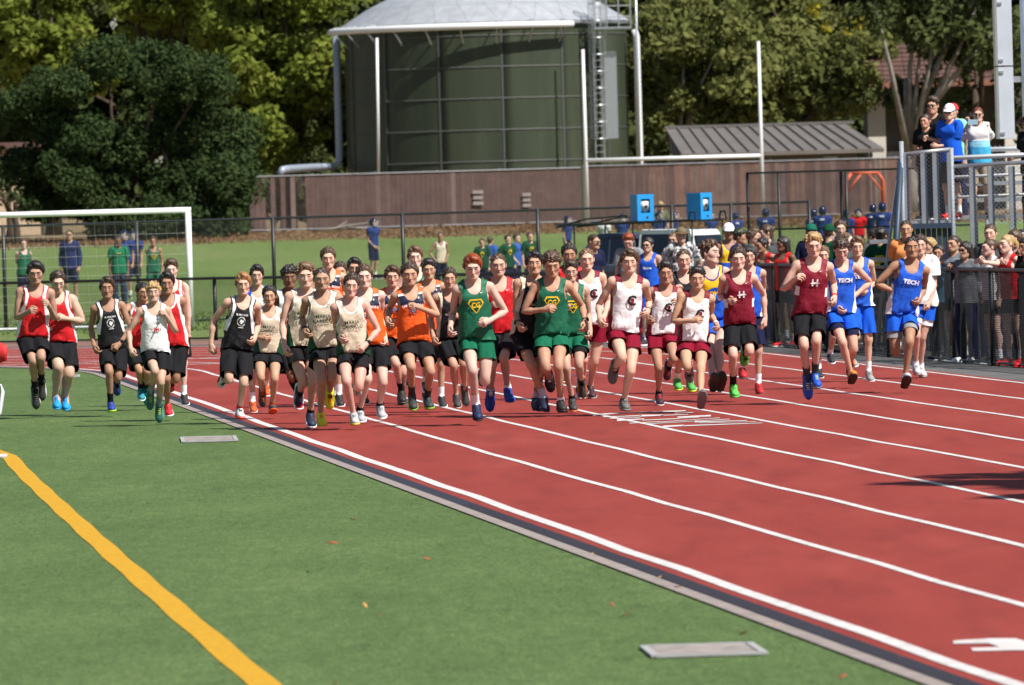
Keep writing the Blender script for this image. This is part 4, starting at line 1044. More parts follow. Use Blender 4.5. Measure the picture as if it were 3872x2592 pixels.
# infield turf: from far inside out to the kerb
V = []
for s in S_ALL:
    p = trk(-.375, s); V += [(p[0], p[1], .012), tuple(TC + (p - TC) * .02) + (.012,) if s > 0 else tuple(p - TN * 60) + (.012,)]
tag(mesh_obj('turf_field', V, [(2 * i, 2 * i + 2, 2 * i + 3, 2 * i + 1) for i in range(len(S_ALL) - 1)], M['turf']), kind='structure')
tag(strip('asphalt_apron', 9.7, 14.5, .004, M['asphalt']), kind='structure')
tag(strip('outer_path', 11.4, 16.0, .009, paint('worn_path', (.20, .105, .08), .9, var=.3, scale=1.5), ss=[s for s in S_ALL if s > 14]), kind='structure')
trackobj = tag(strip('running_track', -.16, 9.95, .014, M['track']), kind='structure')
for i in range(9):
    strip('lane_line', i * LW - (.036 if i else .05), i * LW + (.036 if i else .05), .018, M['white_line'], wav=.014, parent=trackobj)
kerb = tag(strip('kerb', -.39, -.285, .022, M['concrete']), kind='structure')
tag(strip('drain_channel', -.287, -.13, .0165, M['drain']), kind='structure')
# slots of the drain grate, near part only
sl_ = MB()
for s in np.arange(-96, -62, .045):
    p = trk(-.208, s); sl_.box((p[0], p[1], .019), (.06, .010, .0035), R=rotz(math.degrees(TH)))
o = sl_.build('drain_grate', paint('grate_bar', (.034, .029, .040), .5)); tag(o, kind='stuff')
# lane numerals and faint arc marks painted on the track
def painted(name, shape, off, s, size_w, size_l, z, mat, rot=0):
    V, T = shape; V = V - (V.max(0) + V.min(0)) / 2; V = V / (V.max(0) - V.min(0)) * (size_w, size_l)
    P = []
    for u, v in V:
        if rot: u, v = -u, -v
        q = trk(off + u, s + v); P.append((q[0], q[1], z))
    return mesh_obj(name, P, T, mat, trackobj)
_n1 = [(3605, 2448), (3605, 2437), (3745, 2428), (3840, 2428), (3885, 2442), (3990, 2442), (3990, 2470), (3680, 2476), (3672, 2465), (3780, 2461), (3738, 2446), (3700, 2447)]
_v1, _t1 = poly2d([tuple(gnd(*p)[:2]) for p in _n1]); mesh_obj('lane_numeral', [(v[0], v[1], .0187) for v in _v1], _t1, M['white_line'], trackobj)
_ST = [(125, 283, 440, 256, 16, 9), (430, 258, 900, 245, 6, 8), (890, 246, 1150, 234, 18, 10), (1030, 262, 1235, 255, 7, 6), (235, 303, 660, 290, 6, 10), (640, 291, 900, 283, 20, 12), (880, 287, 1180, 275, 7, 5), (310, 322, 650, 308, 6, 6),
       (390, 342, 690, 326, 18, 10), (670, 340, 1080, 322, 8, 8), (1060, 305, 1430, 290, 10, 18), (1060, 318, 1300, 306, 8, 6), (530, 374, 860, 356, 7, 6), (840, 362, 1530, 314, 6, 5), (690, 382, 1250, 352, 6, 5), (1240, 350, 1640, 328, 5, 5), (1250, 360, 1830, 344, 12, 5), (1300, 372, 1930, 356, 4, 4), (900, 411, 1130, 398, 20, 14), (1120, 402, 2000, 371, 10, 6)]
_sz = lambda x, y: (2200 + x * .3414, 1480 + y * .3414)
for x0, y0, x1, y1, t0, t1 in _ST:
    q = [gnd(*_sz(x0, y0 - t0 / 2)), gnd(*_sz(x1, y1 - t1 / 2)), gnd(*_sz(x1, y1 + t1 / 2)), gnd(*_sz(x0, y0 + t0 / 2))]
    mesh_obj('numeral_stroke', [(v[0], v[1], .0187) for v in q], [(3, 2, 1, 0)], M['white_line'], trackobj)
M['blue_mark'] = paint('faded_blue_mark', (.08, .05, .13), .8)
for s_, o_ in ((14, 2.2), (20, 4.1), (27, 5.2), (10, 7.3), (-12, 5.4)): strip('exchange_mark', o_, o_ + .5, .0185, M['blue_mark'], ss=[s_, s_ + .5], parent=trackobj)
for s_ in (6, 11, 18, 23, 29): strip('exchange_mark', .3, 4.5, .0185, M['white_line'], ss=[s_, s_ + .22], parent=trackobj)
# yellow line on the turf
yl = [(-3.30, -92), (-3.27, -80), (-3.24, -70), (-3.19, -60), (-3.13, -50), (-3.06, -43.5), (-3.2, -40), (-3.5, -36)]
YV = []
_ys = np.linspace(-92, -36, 60); yl = [(float(np.interp(q, [b for a, b in yl], [a for a, b in yl])), float(q)) for q in _ys]
for i, (o_, s_) in enumerate(yl): YV += [(*(T0 + TN * (o_ - .16 + .006 * math.sin(1.3 * i)) + TD * s_), .016), (*(T0 + TN * (o_ + .006 * math.sin(1.3 * i + .6)) + TD * s_), .016)]
o = mesh_obj('yellow_boundary_line', YV, [(2 * i, 2 * i + 1, 2 * i + 3, 2 * i + 2) for i in range(len(yl) - 1)], M['yellow_line']); tag(o, kind='structure')
# flush access covers in the turf
def cover(c, label, lx=.54, ly=1.9):
    r = empty('access_cover', (c[0], c[1], .012), TH * .5); f = MB()
    for sx in (-1, 1): f.bar((sx * lx / 2, -ly / 2, .012), (sx * lx / 2, ly / 2, .012), .04, .012)
    for sy in (-1, 1): f.bar((-lx / 2, sy * ly / 2, .012), (lx / 2, sy * ly / 2, .012), .05, .012)
    f.build('frame', paint('cover_frame', (.34, .34, .34), .75), r)
    MB().box((0, 0, .006), (lx / 2 - .02, ly / 2 - .025, .006)).build('lid', paint('cover_lid', (.27, .235, .215), .85, var=.4, scale=9), r)
    tag(r, label, 'access cover', 'access covers set into the turf')
cover((-3.14, 89.6), 'grey access cover in the turf below the tan singlets')
cover((.93, 44.5), 'nearest grey access cover, in the turf at the bottom right', .55, 1.05)
cover((-6.55, 128.2), 'farthest small access cover, in the turf behind the left runners', .34, 1.6)
# fallen leaves and scraps
M['leaf_dry'] = objcol('dead_leaf', .8, .3, 8)
lv, lt = poly2d([(0, -.05), (.022, -.02), (.03, .015), (.012, .045), (0, .06), (-.014, .042), (-.028, .012), (-.02, -.022)])
_lm = None
leaf_px = [(1330, 1965), (1260, 2055), (1530, 2005), (1435, 2060), (1615, 2115), (1165, 2165), (1380, 2292), (1442, 2328), (2085, 2110), (2315, 2288), (2362, 2330), (1265, 2585), (2490, 2187), (2562, 2222), (3190, 2558), (2935, 2365), (2815, 2395), (495, 1935), (3400, 2490), (2240, 2095)]
for i, (px, py) in enumerate(leaf_px):
    g_ = gnd(px, py, .02); rz = random.random() * 6.28
    if _lm is None:
        o = mesh_obj('fallen_leaf', [(v[0], v[1], .012 * math.sin(9 * v[0] + 14 * v[1]) + .012) for v in lv], lt, M['leaf_dry']); _lm = o
        md = o.modifiers.new('s', 'SOLIDIFY'); md.thickness = .002
    else: o = link(_lm.copy())
    o.location = g_; o.rotation_euler = (random.uniform(-.5, .5), random.uniform(-.5, .5), rz); k = random.uniform(.32, .6); o.scale = (k, k * 1.4, k)
    o.color = random.choice([(.34, .13, .05, 1), (.45, .24, .08, 1), (.28, .09, .04, 1), (.5, .36, .12, 1)])
    tag(o, 'small dry brown leaf lying on the ground in front of the runners', 'leaf', 'fallen leaves in front of the runners')
# ---------------------------------------------------------------- chain link fences
def chain_link(path, h, z0, cell, wr, name, parent, mat, top=None):
    """diamond wire mesh hung along a ground path of points (x, y)"""
    pts = [np.array(p, float) for p in path]; seg = [np.linalg.norm(pts[i + 1] - pts[i]) for i in range(len(pts) - 1)]; L = sum(seg)
    def P(s):
        i = 0
        while i < len(seg) - 1 and s > seg[i]: s -= seg[i]; i += 1
        return pts[i] + (pts[i + 1] - pts[i]) * min(max(s / seg[i], -.05), 1.05)
    V = []; F = []; n = int(L / cell)
    for i in range(-int(h / cell), n):
        for sg in (0, 1):
            s0 = i * cell if sg == 0 else i * cell + h; s1 = s0 + (h if sg == 0 else -h); a, b = 0.0, 1.0
            lo, hi = min(s0, s1), max(s0, s1)
            if hi <= 0 or lo >= L: continue
            ts = np.clip(sorted(((0 - s0) / (s1 - s0), (L - s0) / (s1 - s0))), 0, 1)
            m = 1 if len(pts) == 2 else max(1, int(abs(ts[1] - ts[0]) * h / 1.2))
            tt = np.linspace(ts[0], ts[1], m + 1)
            for j in range(m):
                q = []
                for t in (tt[j], tt[j + 1]):
                    s = s0 + (s1 - s0) * t; p = P(s); zz = z0(p) if callable(z0) else z0; q.append(np.array((p[0], p[1], zz + h * t)))
                d = nrm(q[1] - q[0]); tang = nrm(np.array((*(P(min(s + .1, L)) - P(max(s - .1, 0))), 0))); nn = np.cross(tang, (0, 0, 1)); w = nrm(np.cross(d, nn)) * wr; u = nn * wr
                b0 = len(V)
                for c in q: V += [c + w, c - w * .5 + u * .87, c - w * .5 - u * .87]
                F += [(b0, b0 + 1, b0 + 4), (b0, b0 + 4, b0 + 3), (b0 + 1, b0 + 2, b0 + 5), (b0 + 1, b0 + 5, b0 + 4), (b0 + 2, b0, b0 + 3), (b0 + 2, b0 + 3, b0 + 5)]
    o = mesh_obj(name, np.array(V), np.array(F), mat, parent); o['kind'] = 'stuff'; return o
def fence(name, label, path, h, post_at, cell=.055, wr=.0022, rail=.028, pr=.032, mat=None, mid=False, grp=None, zf=None, bottom=True):
    mat = mat or M['blackmetal']; r = empty(name, (path[0][0], path[0][1], 0)); off = np.array((path[0][0], path[0][1], 0))
    zz = zf or (lambda p: 0.0)
    for p in post_at:
        MB().tube([(p[0] - off[0], p[1] - off[1], zz(p) - .1), (p[0] - off[0], p[1] - off[1], zz(p) + h + .03)], pr, 8).build('post', mat, r, True)
    lv_ = [h] + ([.05] if bottom else []) + ([h * .55] if mid else [])
    for z in lv_:
        MB().tube([(p[0] - off[0], p[1] - off[1], zz(p) + z) for p in path], rail if z > .2 else rail * .6, 6).build('rail', mat, r, True)
    c = chain_link([(p[0] - off[0], p[1] - off[1]) for p in path], h, (lambda p: zz((p[0] + off[0], p[1] + off[1]))), cell, wr, 'wire_mesh', r, mat)
    tag(r, label, 'fence', grp); return r
FNC = [(9.7, 90), (8.3, 102), (7.4, 110), (6.47, 117.5), (6.1, 120.3), (5.75, 123.2), (5.44, 126), (5.08, 129), (4.77, 132), (4.45, 135), (4.15, 137.7), (3.7, 140.8), (3.1, 144.2), (2.35, 147.6), (1.3, 150.6), (-.3, 153.6), (-2.1, 156.4), (-3.8, 159.4), (-5.5, 162.3), (-7.6, 164.2), (-9.8, 165.4), (-12.6, 166.2), (-16, 166.6)]
FNC = [np.array(q, float) for q in FNC]; i0, i1 = FNC[:12], FNC[11:]
def fence_y(px):
    f = [1936 + q[0] / q[1] * FPX for q in FNC]; return float(np.interp(px, f[::-1], [q[1] for q in FNC][::-1]))
fence('track_fence', 'waist high black chain link fence on the right with spectators leaning on it', i0, 1.3, i0, .05, .0026, .03, .036)
fence('track_fence', 'waist high black chain link fence round the far bend behind the left runners', i1, 1.16, i1[1:], .06, .0024, .03, .036)
# tall fence at the edge of the practice field
tf = [np.array((at(px, 800, Y)[0], Y)) for px, Y in ((-490, 181), (10, 184), (515, 187), (1030, 190), (1520, 193.5), (2032, 197), (2540, 200), (2764, 201.5), (3060, 203))]
fence('tall_fence', 'tall black chain link fence across the practice field', tf, 2.2, tf, .075, .0026, .03, .042, zf=lambda p: zt(p[1]))
gf_ = [np.array((5.55, 202)), np.array((7.6, 199)), np.array((10.5, 196))]
fence('gate_fence', 'taller black chain link gate panels beside the football players', gf_, 2.9, [gf_[0], gf_[0] + (.7, -.6), gf_[1], gf_[1] + (.12, 0), gf_[2]], .075, .0026, .026, .036, mid=True, zf=lambda p: zt(p[1]))
# ---------------------------------------------------------------- brown slatted fence far behind
M['slat'] = paint('brown_privacy_slat', (.150, .092, .083), .8, var=.2, scale=1.5, spec=.15); M['slat2'] = paint('faded_privacy_slat', (.21, .14, .12), .85, var=.25, scale=1.5); M['slat3'] = paint('rust_privacy_slat', (.23, .125, .095), .85, var=.25, scale=1.5)
def slat_fence(label, x0, y0, x1, y1, h, gaps, tints):
    r = empty('slatted_fence', (x0, y0, zt(y0))); L = math.hypot(x1 - x0, y1 - y0); a = math.atan2(y1 - y0, x1 - x0); r.rotation_euler = (0, 0, a)
    dz = (zt(y1) - zt(y0)) / L; n = int(L / .24); me = {}
    rng = random.Random(5)
    for i in range(n):
        u = (i + .5) * L / n; t = u / L
        if any(g0 < t < g1 and rng.random() < pr for g0, g1, pr in gaps): continue
        mt = M['slat']
        for t0, t1, k, pr in tints:
            if t0 < t < t1 and rng.random() < pr: mt = M[k]
        if mt.name not in me: o = MB().box((0, 0, h / 2 - .3), (.113, .018, h / 2 + .28)).build('slat', mt, r); me[mt.name] = o
        else: o = link(me[mt.name].copy(), r)
        o.location = (u, rng.uniform(-.012, .012), dz * u + rng.uniform(-.015, .015))
    for u in np.arange(0, L, 3.0): MB().tube([(u, .07, -.3 + dz * u), (u, .07, h + .06 + dz * u)], .04, 6).build('post', M['galv'], r)
    for z in (h, .1): MB().tube([(0, -.045, z), (L, -.045, z + dz * L)], .03, 6).build('rail', M['galv'], r)
    chain_link([(0, -.03), (L, -.03)], h, 0.0, .16, .006, 'wire_mesh', r, M['slatwire'])
    tag(r, label, 'fence', 'brown slatted fences by the tank'); return r
M['slatwire'] = paint('dull_wire', (.20, .16, .15), .5, .3)
FY = 420
ax0 = at(945, 670, FY)[0]; ax1 = at(2195, 640, FY)[0]; ax2 = at(3440, 610, FY)[0]
slat_fence('long brown slatted fence in front of the green tank, missing slats at left', ax0, FY, ax1, FY, 2.68, [(.03, .2, .35), (.0, .04, .3)], [(.0, .2, 'slat2', .35), (.38, .40, 'slat2', .6), (.6, .64, 'slat2', .5)])
slat_fence('brown slatted fence below the shed roof, behind the goalposts', ax1 + .15, FY, ax2, FY - 1, 2.74, [], [(.2, .32, 'slat3', .5), (.33, 1, 'slat2', .45), (.33, 1, 'slat3', .35)])
# white stencilled notices on the fence
for px, py, wv, hv in ((1808, 748, .5, .75), (1992, 757, .4, .72), (1905, 750, 1.4, 1.0)):
    p = at(px, py, FY - .12)
    if wv < 1:
        mbs = MB()
        for k in range(3): mbs.box((0, 0, (k - 1) * hv * .36), (wv / 2 * (1 - .1 * (k % 2)), .012, hv * .11))
        o = mbs.build('notice', paint('faded_notice', (.30, .255, .245), .85), loc=p); tag(o, 'small faded white notice on the brown fence, ' + ('left one' if px < 1900 else 'right one'), 'notice', 'faded notices on the brown fence')
# dry grass mound at the foot of the fence
def tuft_mass(name, x0, x1, y0, y1, n, hmin, hmax, mat, zf, seed, wv=.03):
    rng = np.random.RandomState(seed); V = []; F = []
    for i in range(n):
        x = rng.uniform(x0, x1); y = rng.uniform(y0, y1); h = hmin + (hmax - hmin) * rng.rand() ** 2 * (.5 + .5 * math.sin(x * .9 + 2 * math.sin(x * .37))) ; a = rng.rand() * 6.28; l = .5 * h * rng.rand(); b = len(V); w_ = wv * (1 + rng.rand())
        c, s_ = math.cos(a), math.sin(a); z = zf(y)
        V += [(x - w_ * c, y - w_ * s_, z - .02), (x + w_ * c, y + w_ * s_, z - .02), (x + l * s_ + w_ * .2 * c, y - l * c, z + h), (x + l * s_ - w_ * .2 * c, y - l * c + .01, z + h)]
        F.append((b, b + 1, b + 2, b + 3))
    return mesh_obj(name, np.array(V), np.array(F), mat)
def leafmat(name, cols, rough=.75, trans=.25):
    m, nt, bs = new_mat(name); p = world_pos(nt); oi = N(nt, 'ShaderNodeObjectInfo')
    n1 = noise(nt, p, .55, 3, .6); n2 = noise(nt, p, 4.5, 3, .7)
    c = ramp(nt, n1, [(.3, cols[0]), (.52, cols[1]), (.72, cols[2])])
    c = mixc(nt, 1.0, c, ramp(nt, n2, [(.25, (.6, .62, .6)), (.75, (1.4, 1.36, 1.3))]), 'MULTIPLY')
    LK(nt, c, bs.inputs['Base Color']); setin(bs, Roughness=rough); bs.inputs['Specular IOR Level'].default_value = .06
    tr = N(nt, 'ShaderNodeBsdfTranslucent'); LK(nt, c, tr.inputs['Color']); mxs = N(nt, 'ShaderNodeMixShader'); mxs.inputs[0].default_value = trans
    LK(nt, bs.outputs[0], mxs.inputs[1]); LK(nt, tr.outputs[0], mxs.inputs[2]); LK(nt, mxs.outputs[0], nt.nodes['Material Output'].inputs['Surface'])
    return m
M['straw'] = leafmat('dry_straw', [(.17, .095, .05), (.24, .145, .08), (.14, .085, .045)], .9, .15)
o = tuft_mass('dry_grass', -27, 26, 379, 419, 13000, .03, .2, M['straw'], zt, 3, .05); tag(o, 'dry brown grass along the foot of the slatted fence', 'grass', kind='stuff')
o = tuft_mass('field_edge_grass', -16, 8, 176, 205, 9000, .03, .12, leafmat('tall_grass_blades', [(.07, .12, .03), (.1, .15, .04), (.14, .16, .06)]), zt, 5, .02); tag(o, 'longer grass along the foot of the tall fence', 'grass', kind='stuff')
# ---------------------------------------------------------------- green tank
def tank():
    dc = 446.0; ctr = at(1847, 600, dc); cx, cz = ctr[0], zt(430); Rr = (1066 / 2) * dc / FPX; zr = at(1847, 92, dc - Rr)[2]
    r = empty('water_tank', (cx, dc, cz)); H_ = zr - cz; n = 14; rows = 6; hp_ = H_ / (rows + .35)
    m, nt, bs = new_mat('green_tank_panel'); p = world_pos(nt)
    nn = noise(nt, mapping(nt, p, (1, 1, .12)), .9, 4, .6); c = ramp(nt, nn, [(.3, (.030, .040, .024)), (.55, (.042, .053, .031)), (.75, (.06, .07, .044))])
    LK(nt, c, bs.inputs['Base Color']); setin(bs, Roughness=.5); bs.inputs['Specular IOR Level'].default_value = .35
    seam = paint('tank_seam', (.075, .078, .075), .6, .0); base = math.radians(-90 + 6.6)
    k = 6; pv = []; aw = 2 * math.pi / n
    for j, zz in enumerate((.015, hp_ - .015)):
        for rr in (Rr, Rr - .05):
            for i in range(k + 1):
                a = (i / k - .5) * (aw - .012); pv.append((rr * math.cos(a), rr * math.sin(a), zz))
    f_ = []; q = k + 1
    for i in range(k):
        f_ += [(i, i + 1, 2 * q + i + 1, 2 * q + i), (q + i + 1, q + i, 3 * q + i, 3 * q + i + 1), (i, q + i, q + i + 1, i + 1), (2 * q + i, 2 * q + i + 1, 3 * q + i + 1, 3 * q + i)]
    f_ += [(0, 2 * q, 3 * q, q), (k, q + k, 3 * q + k, 2 * q + k)]
    pv += pv; f_ = [tuple(x + 4 * q for x in f) if fi % 4 else f for fi, f in enumerate(f_)]
    first = None
    for j in range(rows + 1):
        for i in range(n):
            if first is None: first = o = mesh_obj('panel', pv, f_, m, r)
            else: o = link(first.copy(), r)
            o.location = (0, 0, j * hp_); o.rotation_euler = (0, 0, base + i * aw + aw / 2)
            if j == rows: o.scale = (1, 1, .35)
    for fi, pl in enumerate(first.data.polygons): pl.use_smooth = (fi % 4 == 0 and fi < 4 * k)
    b = MB(); b.tube([(0, 0, 0), (0, 0, H_)], Rr - .06, 48); b.build('inner_shell', seam, r, True)
    for i in range(n):
        a = base + i * aw; MB().bar(((Rr + .01) * math.cos(a), (Rr + .01) * math.sin(a), 0), ((Rr + .01) * math.cos(a), (Rr + .01) * math.sin(a), H_), .09, .05, up=(math.cos(a), math.sin(a), 0)).build('seam', seam, r)
    for j in range(1, rows + 1): MB().tube([((Rr + .01) * math.cos(t), (Rr + .01) * math.sin(t), j * hp_) for t in np.linspace(0, 2 * math.pi, 73)], .035, 5).build('hoop', seam, r)
    # faceted dome
    rings = 5; Vd = []; rise = 2.6
    for j in range(rings):
        ro = (Rr + .28) * (1 - j / rings); zz = H_ + .12 + rise * (1 - (1 - j / rings) ** 2)
        for i in range(n * 2): a = base + (i + .5 * (j % 2)) * aw / 2; Vd.append((ro * math.cos(a), ro * math.sin(a), zz))
    Vd.append((0, 0, H_ + .12 + rise)); nd = 2 * n; al = paint('dome_aluminium', (.42, .44, .47), .4, .25, .12, 2.0)
    dome = empty('dome_roof', (0, 0, 0)); dome.parent = r
    for j in range(rings):
        for i in range(nd):
            if j < rings - 1:
                a, b_ = j * nd + i, j * nd + (i + 1) % nd; c_, d_ = (j + 1) * nd + i, (j + 1) * nd + (i + 1) % nd
                tri_ = [(a, b_, c_), (b_, d_, c_)] if j % 2 == 0 else [(a, d_, c_), (a, b_, d_)]
            else: tri_ = [(j * nd + i, j * nd + (i + 1) % nd, len(Vd) - 1)]
            for t in tri_:
                P = np.array([Vd[x] for x in t]); cc = P.mean(0); P = cc + (P - cc) * .985; nrmv = nrm(np.cross(P[1] - P[0], P[2] - P[0]))
                mesh_obj('roof_facet', list(P) + list(P - nrmv * .04), [(0, 1, 2), (5, 4, 3), (0, 3, 4, 1), (1, 4, 5, 2), (2, 5, 3, 0)], al, dome)
    rib = MB(); 
    Vc = [np.array(v) * (.99, .99, 1) - (0, 0, .06) for v in Vd]
    rib.v = [tuple(v) for v in Vc]; rib.f = [tuple(range(nd))]; rib.m = [0]
    for j in range(rings - 1):
        for i in range(nd): rib.f.append((j * nd + i, j * nd + (i + 1) % nd, (j + 1) * nd + (i + 1) % nd, (j + 1) * nd + i)); rib.m.append(0)
    for i in range(nd): rib.f.append(((rings - 1) * nd + i, (rings - 1) * nd + (i + 1) % nd, len(Vd) - 1)); rib.m.append(0)
    rib.build('roof_liner', seam, dome)
    MB().tube([((Rr + .12) * math.cos(t), (Rr + .12) * math.sin(t), H_ + .02) for t in np.linspace(0, 2 * math.pi, 57)], .11, 6).build('eave_ring', M['galv'], r, True)
    wp = M['whitemetal']; gp = paint('grey_pipe', (.30, .34, .42), .4, .1)
    zg = at(1700, 103, dc - Rr)[2] - cz; xa = at(1262, 120, dc)[0] - cx
    a0 = math.radians(-90 - 82); a1 = math.radians(-90 + math.degrees(math.asin((at(2172, 80, dc - Rr)[0] - cx) / (Rr + .9))))
    gut = MB().tube([((Rr + .75) * math.cos(t), (Rr + .75) * math.sin(t), zg) for t in np.linspace(a0, a1, 30)], .17, 8); gut.build('ring_pipe', wp, r, True)
    for t in np.linspace(a0 + .12, a1 - .05, 9):
        q0 = np.array(((Rr + .75) * math.cos(t), (Rr + .75) * math.sin(t), zg - .1)); q1 = np.array((Rr * math.cos(t), Rr * math.sin(t), zg - .85)); MB().bar(q0, q1, .06, .06).build('bracket', M['galv'], r); MB().bar(q0 + (0, 0, .3), np.array((Rr * math.cos(t), Rr * math.sin(t), zg + .25)), .05, .05).build('bracket', M['galv'], r)
    pe = lambda px, py, Y: at(px, py, Y) - np.array((cx, dc, cz))
    # left down pipe with elbow and run to the left
    yl_ = dc - 1.0
    MB().tube([pe(1272, 135, yl_), pe(1276, 300, yl_), pe(1283, 560, yl_), pe(1284, 598, yl_), pe(1276, 622, yl_), pe(1258, 632, yl_), pe(1180, 634, yl_ - 6), pe(1090, 640, yl_ - 14), pe(1068, 644, yl_ - 15), pe(1056, 662, yl_ - 15)], .19, 10).build('down_pipe', gp, r, True)
    MB().tube([pe(2398, 112, dc - 1.5), pe(2406, 140, dc - 1.5), pe(2414, 400, dc - 1.5), pe(2420, 600, dc - 1.5), pe(2422, 640, dc - 1.5)], .17, 10).build('down_pipe', wp, r, True)
    MB().tube([pe(1425, 145, dc - Rr - .6), pe(1432, 660, dc - Rr - .6)], .07, 8).build('stay_pipe', wp, r, True)
    # caged ladder
    la = MB(); yl2 = dc - Rr * .72; zt_ = pe(2280, 0, yl2)[2] + .8; zb_ = pe(2290, 600, yl2)[2]; xl = pe(2262, 300, yl2)[0]; yo = yl2 - dc
    for sx in (-.22, .22): la.bar((xl + sx, yo - .35, zb_), (xl + sx, yo - .35, zt_), .06, .04)
    la.build('ladder_rail', M['galv'], r)
    for z in np.arange(zb_, zt_, .33): MB().tube([(xl - .22, yo - .35, z), (xl + .22, yo - .35, z)], .018, 5).build('rung', M['galv'], r)
    for z in np.arange(zb_ + 1.0, zt_, .85): MB().tube([(xl + .42 * math.cos(t), yo - .4 + .55 * math.sin(t), z) for t in np.linspace(math.pi, 2 * math.pi, 9)], .03, 5).build('cage_hoop', M['galv'], r)
    for t in np.linspace(math.pi, 2 * math.pi, 6): MB().bar((xl + .42 * math.cos(t), yo - .4 + .55 * math.sin(t), zb_ + 1), (xl + .42 * math.cos(t), yo - .4 + .55 * math.sin(t), zt_), .03, .03).build('cage_bar', M['galv'], r)
    MB().box((xl + .62, yo - .1, (zb_ + zt_) / 2 - 1.2), (.32, .12, (zt_ - zb_) / 2 - 2.2)).build('ladder_guard', M['galv'], r)
    lp_ = MB(); zp = pe(2300, 108, yl2)[2]
    lp_.box((xl + .8, yo - .4, zp), (.95, .6, .05)); lp_.build('landing', M['galv'], r)
    for sx in (-.1, .5, 1.1, 1.7): MB().tube([(xl + sx, yo - .95, zp), (xl + sx, yo - .95, zp + 1.6)], .035, 6).build('landing_post', M['galv'], r)
    for z in (.55, 1.1, 1.6): MB().tube([(xl - .1, yo - .95, zp + z), (xl + 1.7, yo - .95, zp + z)], .03, 6).build('landing_rail', M['galv'], r)
    tag(r, 'tall dark green water tank of bolted panels with a pale faceted dome', 'tank'); return r
tank()
o = MB().tube([at(2398, -60, 436) * (1, 1, 0) + (0, 0, zt(436)), at(2398, -260, 436)], [.09, .05], 8).build('light_mast', M['galv'], smooth=True); tag(o, 'thin grey mast standing at the right side of the tank', 'mast')
# football goalposts on the far field
def goalpost():
    Y = 404; a = at(2222, 850, Y); b = at(2885, 800, Y); z0 = zt(Y); zc = at(2560, 598, Y)[2]; ztop = at(2205, 188, Y)[2]
    r = empty('football_goalposts', (a[0], Y, z0)); w_ = b[0] - a[0]; h = ztop - z0
    for x, dh in ((0, 0), (w_, .15)): MB().tube([(x, 0, 0), (x, 0, h + dh)], [.105, .07], 8).build('upright', M['whitemetal'], r, True)
    MB().tube([(0, 0, zc - z0), (w_, 0, zc - z0)], .09, 8).build('crossbar', M['whitemetal'], r, True)
    tag(r, 'white football goalposts in front of the brown fence', 'goalpost')
goalpost()
# orange climbing frame
def orange_frame():
    Y = 396; z0 = zt(Y); L_ = at(3200, 700, Y)[0]; R_ = at(3340, 700, Y)[0]; zt_ = at(3270, 655, Y)[2] - z0; r = empty('orange_frame', (L_, Y, z0)); om = paint('orange_tube', (.62, .12, .05), .5)
    for x in (0, R_ - L_):
        for y in (0, 1.2): MB().tube([(x, y, -.05), (x, y, zt_ - .35), (x + (.25 if x == 0 else -.25), y, zt_)], .07, 6).build('leg', om, r, True)
    for y in (0, 1.2): MB().tube([(.25, y, zt_), (R_ - L_ - .25, y, zt_)], .07, 6).build('top_bar', om, r, True)
    for x in (.0, R_ - L_): MB().tube([(x, 0, zt_ - .5), (x, 1.2, zt_ - .5)], .05, 6).build('cross_bar', om, r, True)
    for sg, x in ((1, 0), (-1, R_ - L_)): MB().tube([(x, 0, zt_ - .9), (x + sg * .7, 0, zt_)], .05, 6).build('brace', om, r, True)
    tag(r, 'orange tubular frame in front of the brown fence', 'frame')
orange_frame()
# ---------------------------------------------------------------- buildings
def shed():
    Y = 428; zf = zt(Y); p0 = at(2520, 500, Y); p1 = at(3262, 480, Y); r = empty('shed', (p0[0], Y, zf)); L = p1[0] - p0[0]
    ze = at(2900, 574, Y)[2] - zf; zr = at(2900, 476, Y + 3)[2] - zf; wl = paint('shed_wall', (.16, .135, .115), .8, var=.15, scale=.6); rf = paint('shed_roof', (.165, .15, .14), .45, .2, .1, 1.0)
    MB().box((L / 2 + .2, 3, ze / 2), (L / 2 - .5, 2.6, ze / 2)).build('wall', wl, r)
    n = 15; roof = empty('roof'); roof.parent = r; sh = at(2575, 590, Y)[0] - p0[0]
    for i in range(n):
        u0, u1 = i / n, (i + 1) / n
        def pt(u, t): return np.array((sh * t + (L - .2 + (1.1 * t - .55)) * u + 0 * t, 3 - 3.6 * t, zr + (ze - zr) * t))
        q = [pt(u0, 0), pt(u1 - .004, 0), pt(u1 - .004, 1), pt(u0, 1)]
        mesh_obj('roof_sheet', q + [v - (0, 0, .06) for v in q], [(0, 3, 2, 1), (4, 5, 6, 7), (0, 1, 5, 4), (1, 2, 6, 5), (2, 3, 7, 6), (3, 0, 4, 7)], rf, roof)
        MB().bar(q[0] + (0, 0, .05), q[3] + (0, 0, .05), .07, .1).build('roof_seam', rf, roof)
    MB().bar((0, 3, zr + .05), (L - .3, 3, zr + .05), .25, .14).build('ridge_cap', rf, roof)
    MB().bar((sh, -.62, ze - .1), (sh + L + .3, -.62, ze - .1), .12, .18).build('fascia', wl, roof)
    mesh_obj('gable', [(sh * .2, 3, zr - .1), (sh, -.4, ze), (.3, 5.8, ze), (.3, .4, ze)], [(0, 1, 3), (0, 3, 2)], wl, r)
    MB().box((.4, 2.6, ze * .5), (.25, 2.3, ze / 2)).build('end_wall', wl, r)
    for x in (2.2, L - 1.6): MB().box((x, .36, ze - .5), (.35, .06, .2)).build('vent', paint('vent_grey', (.4, .4, .4), .6), r)
    for x in (sh + 9.3,): MB().bar((x, -.5, ze - .25), (x, .5, ze - .6), .16, .2).build('rafter', wl, r)
    tag(r, 'low shed with brown grey standing seam roof behind the fence', 'shed')
shed()
